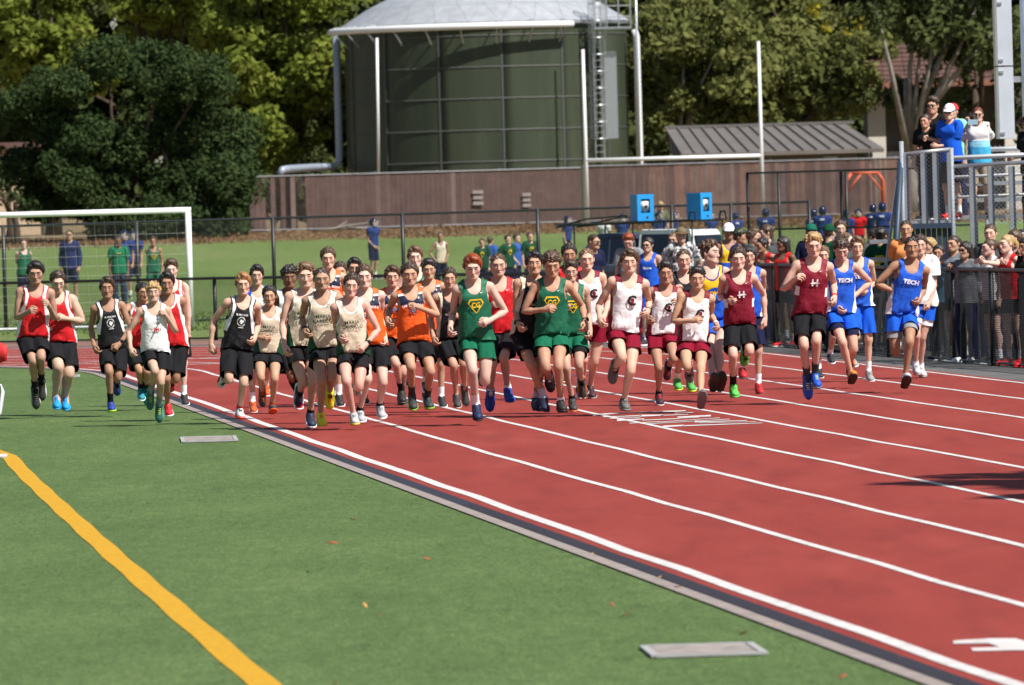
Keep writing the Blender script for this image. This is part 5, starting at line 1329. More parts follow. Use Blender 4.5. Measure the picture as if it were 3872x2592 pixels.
def house():
    Y = 455; zf = zt(Y); x0 = at(3290, 500, Y)[0]; x1 = at(3920, 500, Y)[0] + 3; r = empty('apartment_house', (x0, Y, zf)); L = x1 - x0; zw = at(3500, 300, Y)[2] - zf; zr = at(3500, 150, Y + 5)[2] - zf
    st = paint('white_stucco', (.62, .58, .52), .85, var=.1, scale=.5); dk = paint('shaded_bronze_trim', (.05, .045, .04), .6); rt = paint('brown_roof', (.10, .05, .04), .9, var=.35, scale=1.6, bumpy=.6)
    MB().box((L / 2, 4.2, zw / 2), (L / 2, 3.6, zw / 2)).build('wall', paint('tree_shaded_wall', (.10, .085, .07), .85, var=.2, scale=.8), r)  # wall colour made dark brown to stand for shade from the trees
    roof = empty('roof'); roof.parent = r
    for k in range(9):
        for j in range(26):
            t0, t1 = k / 9, (k + 1) / 9; u0 = -1.5 + (L + 3) * (j + .03 * (k % 2)) / 26; u1 = u0 + (L + 3) / 26 - .03
            A = np.array((u0, -1.6 + 6.4 * t0, zw - .25 + (zr - zw) * t0 + .08)); B = np.array((u0, -1.6 + 6.4 * t1 + .1, zw - .25 + (zr - zw) * t1 + .02)); w_ = np.array((u1 - u0, 0, 0))
            q = [A, A + w_, B + w_, B]; mesh_obj('roof_shingle', q + [v - (0, 0, .07) for v in q], [(0, 1, 2, 3), (7, 6, 5, 4), (0, 4, 5, 1), (1, 5, 6, 2), (2, 6, 7, 3), (3, 7, 4, 0)], rt, roof)
    mesh_obj('gable', [(0, .6, zw - .3), (0, 7.8, zw - .3), (0, 4.8, zr - .2)], [(0, 1, 2)], st, r)
    MB().bar((-1.5, -1.65, zw - .28), (L + 1.5, -1.65, zw - .28), .12, .3).build('fascia', paint('rust_fascia', (.28, .12, .08), .7), roof)
    for x, w_ in ((.35, .45), (7.6, .6)):
        MB().box((x, .1, zw / 2 - .1), (w_, .45, zw / 2)).build('column', st, r)
    for x in (2.4, 4.6, 8.2):
        for z in (1.6, 4.4):
            if z + .9 > zw: continue
            f = MB().box((x, .58, z), (.75, .07, .95)).build('window', paint('window_frame', (.5, .47, .42), .7), r)
            g_ = MB().box((x - .34, .52, z), (.3, .03, .82)); g_.box((x + .34, .52, z), (.3, .03, .82)); g_.build('pane', paint('dark_glass', (.02, .025, .03), .08), f)
            MB().box((x, .5, z - 1.0), (.85, .12, .06)).build('sill', st, f)
    MB().box((3.2, .35, 2.95), (2.3, .3, .2)).build('balcony_slab', dk, r)
    tag(r, 'white stuccoed house with brown shingle roof behind the trees on the right', 'house')
house()
def stucco_left():
    Y = 470; r = empty('distant_house', (at(30, 700, Y)[0] - 3, Y, zt(Y))); z1 = at(60, 560, Y)[2] - zt(Y)
    MB().box((2.2, 3, z1 / 2), (2.4, 2.5, z1 / 2)).build('wall', paint('cream_stucco', (.58, .44, .30), .85), r)
    MB().box((2.2, 3, z1 + .15), (2.8, 3.0, .15)).build('roof', M['slat'], r)
    f = MB().box((1.6, .45, z1 * .6), (.5, .06, .6)).build('window', M['whitemetal'], r); MB().box((1.6, .4, z1 * .6), (.42, .03, .52)).build('pane', M['drain'], f)
    tag(r, 'cream stuccoed house showing through the trees at the far left', 'house')
stucco_left()
# ---------------------------------------------------------------- trees
M['bark'] = paint('bark', (.075, .055, .042), .9, var=.3, scale=3, bumpy=.6, spec=.1); M['bark_pale'] = paint('pale_bark', (.24, .215, .185), .85, var=.3, scale=2, bumpy=.5, spec=.1)
LM = {'oak': leafmat('oak_leaf', [(.030, .050, .018), (.043, .069, .025), (.062, .09, .034)], .75, .2),
      'syc': leafmat('sycamore_leaf', [(.13, .175, .032), (.2, .245, .045), (.27, .295, .068)], .7, .42),
      'olive': leafmat('olive_leaf', [(.105, .125, .04), (.165, .18, .058), (.22, .225, .08)], .75, .38),
      'dark': leafmat('dark_leaf', [(.05, .068, .024), (.076, .096, .034), (.105, .122, .045)], .75, .3),
      'yellow': leafmat('yellow_leaf', [(.22, .20, .02), (.32, .28, .03), (.18, .18, .02)], .7, .3),
      'redleaf': leafmat('red_leaf', [(.16, .03, .02), (.22, .05, .03), (.12, .04, .02)], .7, .2)}
def tree(label, Y, blobs, kind, leaf, dens, seed, trunk_px=None, bark='bark', limbs=10, droop=0.0, name='broadleaf_tree', extra=None, fk=1.0):
    """blobs: crown clumps as (px, py, radius_px, depth offset m); crown of leaf-sized faces around limbs"""
    rng = np.random.RandomState(seed); k = Y / FPX
    C = [(at(px, py, Y + dy), rp * k) for px, py, rp, dy in blobs]
    bx = np.mean([c[0] for c, _ in C]) if trunk_px is None else at(trunk_px, 800, Y)[0]
    org = np.array((bx, Y, zt(Y))); r = empty(name, org)
    V = []; F = []
    for c, rad in C:
        nsub = int(fk * max(9, 20 * (rad / 2.0) ** 1.5))
        subs = []
        for _ in range(nsub):
            d = nrm(rng.randn(3) * (1, 1, .9)); subs.append((c + d * rad * (.35 + .62 * rng.rand()) * (1, .9, .85), rad * (.26 + .24 * rng.rand())))
        for sc, sr in subs:
            n = int(dens * sr * sr)
            D = rng.randn(n, 3); D /= np.linalg.norm(D, axis=1, keepdims=True); rr = sr * (.55 + .5 * rng.rand(n) ** .6)
            P = sc + D * rr[:, None] * (1, 1, .8); P[:, 2] -= droop * rng.rand(n) * sr
            Nn = D * .8 + rng.randn(n, 3) * .65 + (0, 0, .35); Nn /= np.linalg.norm(Nn, axis=1, keepdims=True)
            U = np.cross(Nn, rng.randn(n, 3)); U /= np.linalg.norm(U, axis=1, keepdims=True); W = np.cross(Nn, U)
            s = leaf * (.6 + .8 * rng.rand(n))[:, None]
            b = len(V) * 4
            V.append(np.stack([P - U * s, P - W * s * .55, P + U * s, P + W * s * .55], 1))
    Va = np.concatenate(V).reshape(-1, 3) - org
    mesh_obj('crown', Va, np.arange(len(Va)).reshape(-1, 4), LM[kind], r)
    big = sorted(C, key=lambda q: -q[1])[:limbs]; top = max(c[2] for c, _ in C) - org[2]; h0 = top * .28; tr = .022 * top + .08
    MB().tube([(0, 0, -.2), (.1, 0, h0 * .5), (.05, .1, h0), (0, 0, top * .55)], [tr * 1.25, tr, tr * .8, tr * .4], 8).build('trunk', M[bark], r, True)
    for c, rad in big:
        q = c - org; m_ = np.array((q[0] * .5, q[1] * .5, h0 + (q[2] - h0) * .55))
        MB().tube([(0.05, .1, h0 * (.7 + .5 * rng.rand())), m_ + rng.randn(3) * .2, q + (0, 0, rad * .2)], [tr * .55, tr * .32, .03], 6).build('limb', M[bark], r, True)
    for lab_blobs in (extra or []):
        kind2, bl = lab_blobs; V2 = []
        for px, py, rp, dy in bl:
            c = at(px, py, Y + dy); n = int(dens * (rp * k) ** 2 * 1.2); D = rng.randn(n, 3); D /= np.linalg.norm(D, axis=1, keepdims=True)
            P = c + D * rp * k * (rng.rand(n) ** .4)[:, None]; Nn = D + rng.randn(n, 3) * .7; Nn /= np.linalg.norm(Nn, axis=1, keepdims=True)
            U = np.cross(Nn, rng.randn(n, 3)); U /= np.linalg.norm(U, axis=1, keepdims=True); W = np.cross(Nn, U); s = leaf
            V2.append(np.stack([P - U * s, P - W * s * .55, P + U * s, P + W * s * .55], 1))
        Vb = np.concatenate(V2).reshape(-1, 3) - org; mesh_obj('turning_leaves', Vb, np.arange(len(Vb)).reshape(-1, 4), LM[kind2], r)
    tag(r, label, 'tree', 'trees behind the field'); return r
def grid(x0, x1, y0, y1, st, r0, r1, seed, dmax=4):
    g = np.random.RandomState(seed); return [(x + g.uniform(-.3, .3) * st, y + g.uniform(-.3, .3) * st, g.uniform(r0, r1), g.uniform(-dmax, dmax)) for x in np.arange(x0, x1, st) for y in np.arange(y0, y1, st)]
def fill(x0, x1, y0, y1, rmin, rmax, n, seed, dmax=3, f=None):
    g = np.random.RandomState(seed); out = []
    while len(out) < n:
        x, y = g.uniform(x0, x1), g.uniform(y0, y1)
        if f is not None and not f(x, y): continue
        out.append((x, y, g.uniform(rmin, rmax), g.uniform(-dmax, dmax)))
    return out
oakf = lambda x, y: ((x - 520) / 470) ** 2 + ((y - 520) / 400) ** 2 < .80
tree('huge dark green oak in front of the other trees on the left', 402, fill(30, 1000, 110, 860, 90, 150, 34, 1, 3, oakf) + fill(40, 980, 560, 870, 85, 120, 26, 41, 3) + [(840, 700, 110, -2), (880, 800, 90, -2), (700, 820, 100, -3), (420, 800, 110, -2), (250, 760, 100, 0)], 'oak', .11, 430, 11, 480, droop=.3)
tree('yellow green sycamore between the oak and the tank', 455, fill(760, 1290, -120, 600, 90, 150, 32, 2, 3) + [(1120, 520, 100, 0), (1050, 420, 120, 0), (960, 300, 120, 0)], 'syc', 0.23, 117, 12, 1090)
tree('yellow green sycamore rising above the left side of the oak', 462, fill(-60, 420, -140, 330, 90, 140, 16, 3, 3), 'syc', 0.23, 117, 13, 200)
tree('yellow green sycamore behind the top of the oak', 470, fill(420, 860, -180, 150, 90, 140, 14, 4, 3), 'syc', 0.23, 117, 14, 640)
tree('dark tree filling the gap behind the sycamores', 490, grid(180, 1450, -160, 720, 165, 130, 160, 5), 'dark', .36, 60, 15, 800, fk=1.5)
tree('small red leaved tree at the far left edge', 412, [(0, 570, 40, 0), (40, 650, 34, 0), (10, 700, 34, 0)], 'redleaf', .10, 160, 16, 30)
tree('dusty olive green tree just right of the tank', 448, fill(2420, 2800, -60, 470, 90, 140, 18, 6, 3) + [(2500, 430, 80, -2)], 'olive', 0.21, 130, 17, 2560, 'bark_pale', droop=.5)
tree('olive green tree behind the shed roof, with low branches', 446, fill(2700, 3250, 150, 430, 90, 140, 18, 7, 3) + [(3180, 400, 90, -3), (2950, 450, 80, -3)], 'olive', 0.21, 130, 18, 2960, droop=.4)
tree('olive tree with a patch of yellow leaves at its top', 458, fill(2760, 3300, -120, 220, 90, 140, 18, 8, 3), 'olive', 0.22, 117, 19, 3050, extra=[('yellow', [(3230, 110, 42, -5), (3190, 160, 34, -5), (3080, 40, 30, -5), (3120, 110, 26, -5), (3260, 80, 24, -5)])])
tree('dark feathery tree with pale trunk in front of the white house', 440, fill(3300, 3800, -140, 200, 80, 130, 18, 9, 3) + fill(3330, 3560, 330, 430, 50, 80, 6, 10, 2), 'dark', 0.20, 93, 20, 3440, 'bark_pale', droop=.7)
tree('dark tree behind the scoreboard column at the right edge', 444, fill(3640, 3960, -80, 500, 80, 130, 16, 11, 3), 'dark', 0.21, 105, 21, 3700, 'bark', limbs=4, droop=.6)
tree('dark tree deep behind the tank and the olive trees', 500, grid(2300, 4000, -160, 640, 170, 130, 165, 12), 'dark', .36, 58, 22, 3000, fk=1.5)
tree('dark tree deep behind the left edge of the photograph', 495, grid(-250, 260, -160, 720, 165, 130, 165, 13), 'dark', .36, 58, 23, 20, fk=1.5)
tree('slim dark trunked tree beside the left end of the goal', 398, [(-30, 730, 60, 0), (60, 740, 50, 0), (-60, 640, 60, 0)], 'oak', .12, 250, 24, 55)
tree('dark shrubby tree filling the gap left of the tank, behind the fence', 460, fill(930, 1250, 480, 660, 60, 90, 12, 51, 2), 'dark', .15, 200, 33, 1100)
tree('dark low tree behind the foot of the oak', 430, fill(60, 960, 620, 820, 80, 110, 16, 52, 2), 'dark', .18, 160, 34, 500)
tree('dark low tree behind the shed and the white house', 475, fill(2440, 3900, 380, 560, 90, 120, 22, 53, 2), 'dark', .22, 110, 35, 3000)
# ---------------------------------------------------------------- soccer goal
def soccer_goal():
    Y = 181.0; z0 = zt(Y); p = at(722, 1195, Y); xr = p[0]; zt_ = 2.44; r = empty('soccer_goal', (xr, Y, z0)); wm = M['whitemetal']
    MB().tube([(0, 0, -.02), (0, 0, zt_)], .062, 10).build('post', wm, r, True); MB().tube([(-7.32, .6, -.02), (-7.32, .6, zt_)], .062, 10).build('post', wm, r, True)
    MB().tube([(.06, 0, zt_), (-7.38, .6, zt_)], .062, 10).build('crossbar', wm, r, True)
    B0, B1 = np.array((.0, 1.7, .04)), np.array((-7.32, 2.3, .04)); T0_, T1_ = np.array((-.05, 0, zt_ - .03)), np.array((-7.3, .6, zt_ - .03))
    MB().tube([(0, 0, .04), B0, B1, (-7.32, .6, .04)], .035, 8).build('ground_bar', wm, r, True)
    for a, b in ((T0_, B0), (T1_, B1)): MB().tube([a, b], .022, 6).build('back_stay', wm, r, True)
    V = MB(); nn = 44; wr = .0024
    def net(A, B, C, D, n, m):
        for i in range(n + 1):
            t = i / n; a = A + (B - A) * t; b = D + (C - D) * t; sag = np.array((0, .0, -.12 * math.sin(math.pi * t)))
            V.tube([a, (a + b) / 2 + (0, .12, -.1), b], wr, 3, cap=False)
        for j in range(m + 1):
            t = j / m; V.tube([A + (D - A) * t + (0, .12 * math.sin(math.pi * t), -.1 * math.sin(math.pi * t)), B + (C - B) * t + (0, .12 * math.sin(math.pi * t), -.1 * math.sin(math.pi * t))], wr, 3, cap=False)
    net(T0_, T1_, B1, B0, 34, 12)
    net(np.array((0, 0, zt_ - .03)), T0_, B0, np.array((0, .05, .05)), 10, 14)
    o = V.build('net', paint('white_net_cord', (.55, .55, .53), .8), r); o['kind'] = 'stuff'
    tag(r, 'white soccer goal with a loose net on the practice field', 'goal')
soccer_goal()
# ---------------------------------------------------------------- dark pickup with white camper shell, roof rack and two loudspeakers
TRK = at(2385, 1000, 186.0)
def pickup():
    c = TRK; r = empty('pickup_truck', (c[0], c[1], zt(c[1]))); r.rotation_euler = (0, 0, math.radians(-28)); r.scale = (.74, .9, .94)
    body = paint('dark_blue_grey_paint', (.05, .062, .10), .3, .0, .05, 2.0, 0, .35); wh = paint('white_shell_paint', (.72, .73, .74), .3); gl = paint('tinted_glass', (.012, .018, .034), .3, 0, .1, 2, 0, .12); bl = M['blackmetal']; ch = paint('trim', (.05, .05, .05), .4)
    def prof(name, pts, w_, mat, taper=0.0, ztop=None):
        n = len(pts); V = []
        for sy in (-1, 1):
            for x, z in pts: V.append((x, sy * (w_ - taper * max(0, z - 1.05)), z))
        F = [tuple(range(n - 1, -1, -1)), tuple(range(n, 2 * n))] + [(i, (i + 1) % n, n + (i + 1) % n, n + i) for i in range(n)]
        o = mesh_obj(name, V, F, mat, r); b = o.modifiers.new('b', 'BEVEL'); b.width = .05; b.segments = 3; b.limit_method = 'ANGLE'; return o
    prof('body', [(-2.6, .45), (-2.65, .85), (-2.5, 1.0), (-1.35, 1.1), (2.55, 1.1), (2.6, .5), (2.3, .4), (-2.4, .35)], .92, body)
    cab = prof('cab', [(-1.4, 1.07), (-.75, 1.74), (-.55, 1.80), (.62, 1.80), (.7, 1.07)], .88, body, .22)
    prof('camper_shell', [(.74, 1.09), (.76, 1.80), (.85, 1.86), (2.35, 1.84), (2.45, 1.75), (2.58, 1.09)], .88, wh, .16)
    for sy in (-1, 1):
        def win(name, q, par):
            V = [(x, sy * (.885 - .22 * max(0, z - 1.05) + .012), z) for x, z in q] + [(x, sy * (.885 - .22 * max(0, z - 1.05) - .03), z) for x, z in q]; n = len(q)
            mesh_obj(name, V, [tuple(range(n)), tuple(range(2 * n - 1, n - 1, -1))] + [(i, n + i, n + (i + 1) % n, (i + 1) % n) for i in range(n)], gl, par)
        win('door_window', [(-1.12, 1.15), (-.68, 1.65), (-.2, 1.70), (-.2, 1.15)], r); win('rear_window', [(-.12, 1.15), (-.12, 1.70), (.5, 1.70), (.55, 1.15)], r)
        V = [(x, sy * (.885 - .16 * max(0, z - 1.05) + .014), z) for x, z in ((.86, 1.17), (.88, 1.75), (2.34, 1.74), (2.46, 1.17))]; V += [(x, y - sy * .04, z) for x, y, z in V]
        mesh_obj('shell_window', V, [(0, 1, 2, 3), (7, 6, 5, 4), (0, 4, 5, 1), (1, 5, 6, 2), (2, 6, 7, 3), (3, 7, 4, 0)], gl, r)
        d = MB().box((-.6, sy * .925, .8), (.5, .01, .28)).build('door', body, r); MB().box((-.25, sy * .945, .93), (.09, .015, .02)).build('handle', ch, d)
        MB().box((-1.05, sy * 1.02, 1.16), (.06, .1, .08)).build('mirror', ch, r)
        for x in (-1.75, 1.6):
            wv = empty('wheel', (x, sy * .82, .37)); wv.parent = r
            MB().tube([(0, -.11, 0), (0, .11, 0)], .37, 24).build('tyre', paint('tyre', (.015, .015, .015), .9), wv, False); MB().tube([(0, -.115, 0), (0, .115, 0)], .21, 16).build('rim', M['galv'], wv, False)
        MB().box((-2.6, sy * .7, .82), (.05, .16, .09)).build('headlight', wh, r); MB().box((2.6, sy * .82, .85), (.03, .08, .16)).build('tail_light', paint('red_lens', (.4, .01, .01), .2), r)
    mesh_obj('windscreen', [(-1.40, -.74, 1.12), (-1.40, .74, 1.12), (-.79, .66, 1.72), (-.79, -.66, 1.72), (-1.36, -.74, 1.1), (-1.36, .74, 1.1), (-.75, .66, 1.7), (-.75, -.66, 1.7)], [(0, 3, 2, 1), (4, 5, 6, 7), (0, 1, 5, 4), (2, 3, 7, 6), (1, 2, 6, 5), (0, 4, 7, 3)], gl, r)
    MB().box((2.545, 0, 1.45), (.03, .66, .25), R=roty(-10)).build('shell_rear_window', gl, r)
    rk = MB()
    for sy in (-.8, .8):
        rk.tube([(-2.05, sy * .62, 1.96), (-1.5, sy, 2.0), (2.55, sy, 2.04)], .028, 6); rk.tube([(-2.05, sy * .62, 1.97), (-.9, sy, 2.13), (.3, sy, 2.18), (.45, sy, 2.18), (.5, sy, 2.12), (.5, sy, 1.93)], .02, 6); rk.tube([(2.4, sy, 2.05), (2.45, sy, 2.22), (2.6, sy, 2.22), (2.62, sy, 2.0)], .03, 6)
        for x in (-1.3, .6, 2.5): rk.tube([(x, sy, 1.1), (x, sy, 2.02)], .026, 6)
    for x in np.linspace(-1.9, 2.5, 8): rk.tube([(x, -.8, 2.02), (x, .8, 2.02)], .022, 6)
    rk.box((1.3, -.3, 2.035), (1.25, .14, .018)); rk.box((1.3, .2, 2.035), (1.25, .14, .018)); rk.box((1.3, .6, 2.035), (1.25, .14, .018)); rk.build('roof_rack', bl, r)
    tag(r, 'dark blue grey pickup with white camper shell and black roof rack', 'pickup truck')
    return r
trk_ = pickup()
def speaker(lx, ly, label, rz):
    a = math.radians(-28); lx *= .74; ly *= .9; c = TRK[:2] + np.array((math.cos(a) * lx - math.sin(a) * ly, math.sin(a) * lx + math.cos(a) * ly)); r = empty('loudspeaker', (c[0], c[1], zt(c[1]) + 1.93), math.radians(rz)); r.scale = (1.22,) * 3; bm = paint('bright_blue_paint', (.015, .27, .68), .4, 0, .06, 9)
    w_, d, h = .155, .15, .44
    MB().box((0, d - .012, h / 2), (w_, .012, h / 2)).build('back_panel', bm, r)
    for sx in (-1, 1): MB().box((sx * (w_ - .012), -.006, h / 2), (.012, d - .02, h / 2)).build('side_panel', bm, r)
    MB().box((0, -.002, h + .011), (w_ + .008, d + .008, .012)).build('top_panel', bm, r)
    f = MB(); f.box((0, -d, .07), (w_, .012, .07)); f.box((0, -d, h - .03), (w_, .012, .03))
    for sx in (-1, 1): f.box((sx * (w_ - .035), -d, .26), (.035, .012, .12))
    f.build('front_frame', bm, r)
    MB().tube([(0, -d + .12, .26), (0, -d + .07, .26), (0, -d + .015, .26)], [.03, .06, .105], 16).build('horn', paint('cream_horn', (.62, .58, .54), .5), r, True); MB().tube([(.02, -d + .05, .25), (.02, -d + .0, .25)], .028, 12).build('driver_cone', M['drain'], r, True)
    MB().tube([(w_ + .01, -.05, .3), (w_ + .035, -.05, .3), (w_ + .035, .05, .3), (w_ + .01, .05, .3)], .008, 6).build('handle', M['blackmetal'], r)
    MB().box((.03, -d - .014, .06), (.018, .004, .018)).build('socket', M['blackmetal'], r)
    tag(r, label, 'loudspeaker', 'blue loudspeakers on the roof rack')
speaker(.35, .1, 'left bright blue loudspeaker box on the roof rack', 22)
speaker(2.1, .25, 'right bright blue loudspeaker box on the roof rack', 50)
# ---------------------------------------------------------------- raised viewing stand on the right
def stand():
    Y = 130.0; pz = lambda py, px: at(px, py, Y)[2]; X = lambda px: at(px, 700, Y)[0]
    xl, xm, xr = X(3415), X(3598), X(3872) + 2.2; zf = 1.95; zt1 = pz(575, 3500); zf2 = 1.56; zt2 = pz(628, 3700); r = empty('viewing_stand', (xl, Y, 0)); g = M['galv']; nv = paint('navy_steel', (.03, .05, .085), .5, .2); rib = paint('navy_ribbed_skirt', (.022, .034, .06), .55, .1)
    o_ = lambda x: x - xl; pk = paint('weathered_picket', (.27, .30, .34), .5); wm_ = paint('dull_grey_wire', (.16, .17, .18), .6)
    MB().box((o_((xl + xm) / 2), 1.6, zf - .05), ((xm - xl) / 2, 1.6, .05)).build('deck', g, r); MB().box((o_((xm + xr) / 2), 1.6, zf2 - .05), ((xr - xm) / 2, 1.6, .05)).build('deck', g, r)
    for x0, x1, z1 in ((xl, xm, zf - .1), (xm, xr, zf2 - .1)):
        n = int((x1 - x0) / .075)
        for i in range(n): MB().box((o_(x0 + (i + .5) * (x1 - x0) / n), .02 + .012 * (i % 2), z1 / 2), ((x1 - x0) / n / 2 - .004, .012, z1 / 2)).build('skirt_panel', rib, r)
        MB().bar((o_(x0), -.01, z1 + .02), (o_(x1), -.01, z1 + .02), .09, .08).build('edge_beam', nv, r)
    def picket(x, z0, z1, w_=.06): MB().box((o_(x), 0, (z0 + z1) / 2), (w_ / 2, .05, (z1 - z0) / 2)).build('picket', pk, r); MB().box((o_(x) + w_ * .5 + .018, .012, (z0 + z1) / 2), (.016, .06, (z1 - z0) / 2)).build('picket_flange', nv, r)
    for px in (3420, 3490, 3535, 3590): picket(X(px), zf - .1, zt1 - .02)
    for px in (3672, 3742, 3822, 3900, 3980): picket(X(px), zf2 - .15, zt2 - .02)
    MB().tube([(o_(xl), -.02, zt1 - .03), (o_(xm), -.02, zt1 + .03)], .03, 8).build('handrail', g, r, True); MB().tube([(o_(xm), -.02, zt2), (o_(xr), -.02, zt2 + .1)], .03, 8).build('handrail', g, r, True)
    zz = pz(596, 3700); MB().tube([(o_(xm), .25, zz), (o_(xr), .25, zz + .06)], .035, 8).build('handrail', M['whitemetal'], r, True)
    for py in (668, 745): MB().tube([(o_(xm), .3, pz(py, 3700)), (o_(xr), .3, pz(py, 3700) + .05)], .022, 8).build('mid_rail', M['whitemetal'], r, True)
    zb = pz(560, 3820); MB().tube([(o_(X(3770)), 2.8, zb), (o_(xr), 2.8, zb)], .035, 8).build('handrail', M['whitemetal'], r, True)
    for px, top in ((3412, 535), (3600, 560), (3768, 520)): MB().tube([(o_(X(px)), -.03 if px < 3700 else 2.8, 0), (o_(X(px)), -.03 if px < 3700 else 2.8, pz(top, px))], .034, 8).build('post', pk, r, True)
    MB().tube([(o_(xl) - .02, .0, zt1 - .1), (o_(xl) - .28, -.5, .1)], .05, 8).build('brace', nv, r, True); MB().tube([(o_(xl) - .06, .05, zt1 - .3), (o_(xl) - .5, -.3, .1)], .025, 8).build('stair_rail', pk, r, True)
    for i in range(6):                                    # steps up the left end
        MB().box((o_(xl) - .12 - .0, 2.2 - .3 * i * .6, .3 + .27 * i), (.35, .14, .03)).build('step', g, r)
    for i, (bz, by) in enumerate(((.0, 1.0), (.25, 1.9), (.5, 2.8))): MB().box((o_((xm + xr) / 2), by, zf2 + .42 + bz), ((xr - xm) / 2 - .1, .14, .03)).build('bench', g, r)
    chain_link([(o_(xl), -.06), (o_(xm), -.06)], zt1 - zf, zf, .06, .0018, 'wire_mesh', r, wm_); chain_link([(o_(xm), -.06), (o_(xr), -.06)], zt2 - zf2, zf2, .06, .0018, 'wire_mesh', r, wm_)
    chain_link([(o_(X(3770)), 2.85), (o_(xr), 2.85)], 1.2, zf2 + .3, .07, .003, 'wire_mesh', r, M['galv'])
    tag(r, 'raised metal viewing stand with navy skirt and silver railings on the right', 'viewing stand'); return r
stand()
def column():
    Y = 146.0; x = at(3800, 300, Y)[0]; zb = at(3800, 528, Y)[2]; r = empty('scoreboard_column', (x, Y, 0)); bx = paint('pale_grey_box', (.55, .60, .68), .4, .1, .06, 3); k = (at(3826, 300, Y)[0] - at(3770, 300, Y)[0])
    MB().tube([(k / 2 + .32, .1, 0), (k / 2 + .32, .1, 9)], .16, 16).build('pole', paint('grey_pole', (.36, .41, .50), .45, .1), r, True)
    z = zb
    for i, h in enumerate((1.22, 1.15, 1.2, 1.2, 1.2)):
        b = MB().box((0, 0, z + h / 2), (k / 2, .3, h / 2 - .012)).build('housing', bx, r)
        MB().box((-k / 2 - .02, .0, z + h / 2), (.018, .31, h / 2 - .012)).build('side_flange', M['galv'], b)
        for zz in (.1, h - .1): MB().box((-k / 2 + .05, -.31, z + zz), (.035, .012, .02)).build('latch', M['galv'], b)
        z += h
    MB().bar((k / 2 - .05, .1, zb + 1), (k / 2 + .3, .1, zb + 1), .1, .1).build('bracket', M['galv'], r)
    tag(r, 'tall pale grey boxed column with a round pole at the right edge', 'column')
column()
# ---------------------------------------------------------------- odds and ends at the left edge: bent white tube frame with a red pennant
def edge_frame():
    Y = 84.9; p = at(28, 1735, Y); r = empty('tube_frame', (p[0], Y, 0)); wm = paint('grey_white_tube', (.42, .45, .48), .4)
    MB().tube([(0, 0, .03), (-1.5, .02, .03)], .024, 10).build('foot_bar', wm, r, True)
    q = at(22, 1460, Y + 1.2); z1 = q[2]; dx = q[0] - p[0]
    MB().tube([(-.55, .0, .05), (-.12, 1.0, z1 * .62), (dx - .03, 1.2, z1 - .06), (dx - .05, 1.2, z1), (-.35, 1.2, z1 + .04), (-1.5, 1.2, z1 + .04)], .02, 10).build('upright', wm, r, True)
    tag(r, 'bent pale tube frame lying at the left edge of the turf', 'frame')
    Y = 97.0; p = at(10, 1330, Y); z = p[2]; f = empty('red_pennant', (p[0], Y, 0)); rd = paint('red_cloth', (.55, .018, .02), .7, 0, .12, 6)
    MB().tube([(-.16, 0, 0), (-.16, 0, z + .2)], .012, 8).build('stick', wm, f, True)
    pl = [(-.15, z + .17), (.055, z + .06), (.045, z - .1), (-.15, z - .17)]; n = 7; V = []; F = []
    for i in range(n + 1):
        t = i / n
        for (a, b) in ((pl[0], pl[1]), (pl[3], pl[2])): V.append((a[0] + (b[0] - a[0]) * t, .02 * math.sin(5 * t), a[1] + (b[1] - a[1]) * t))
    F = [(2 * i, 2 * i + 2, 2 * i + 3, 2 * i + 1) for i in range(n)]; o = mesh_obj('flag', V, F, rd, f, True); md = o.modifiers.new('s', 'SOLIDIFY'); md.thickness = .006
    tag(f, 'red pennant poking in at the left edge beside the runners', 'pennant')
edge_frame()
# added tree, unseen past the right edge, shaped to shade the outer lanes
def _pb(x, y, z, r): p = proj((x, y, z)); return (p[0], p[1], r * FPX / 66.0, y - 66.0)
tree('leafy tree added out of view right of the track to cast a shadow', 66.0, [_pb(10.0, 65.2, 7.6, 1.7), _pb(9.9, 66.8, 7.2, 1.5), _pb(10.2, 63.2, 7.8, 1.6), _pb(10.6, 65.0, 9.0, 1.7), _pb(11.4, 66.5, 8.0, 1.8), _pb(11.2, 63.6, 8.4, 1.8), _pb(8.9, 65.4, 7.0, 1.1), _pb(10.8, 61.9, 8.0, 1.5), _pb(9.4, 64.2, 7.2, 1.2), _pb(10.4, 60.4, 8.0, 1.5), _pb(9.6, 62.2, 7.4, 1.2)], 'dark', .12, 900, 31, proj((11.6, 66.0, 0))[0])
# dead branches by the brown fence
def branch():
    Y = 409; a = at(1180, 872, Y); r = empty('dead_branch', (a[0], Y, zt(Y))); b = at(1400, 842, Y); L = b[0] - a[0]; h = b[2] - zt(Y)
    MB().tube([(0, 0, .1), (L * .35, 0, h * .35), (L * .6, -.1, h * .7), (L, 0, h)], [.09, .07, .06, .02], 6).build('stem', M['bark_pale'], r, True)
    MB().tube([(L * .55, 0, h * .6), (L * .75, .2, h * .4), (L * 1.3, .2, h * .1)], [.05, .04, .02], 6).build('twig', M['bark_pale'], r, True); MB().tube([(L * .4, 0, h * .4), (L * .6, .2, h * 1.2)], [.05, .02], 6).build('twig', M['bark_pale'], r, True)
    tag(r, 'bleached dead branch leaning against the brown fence', 'branch')
branch()
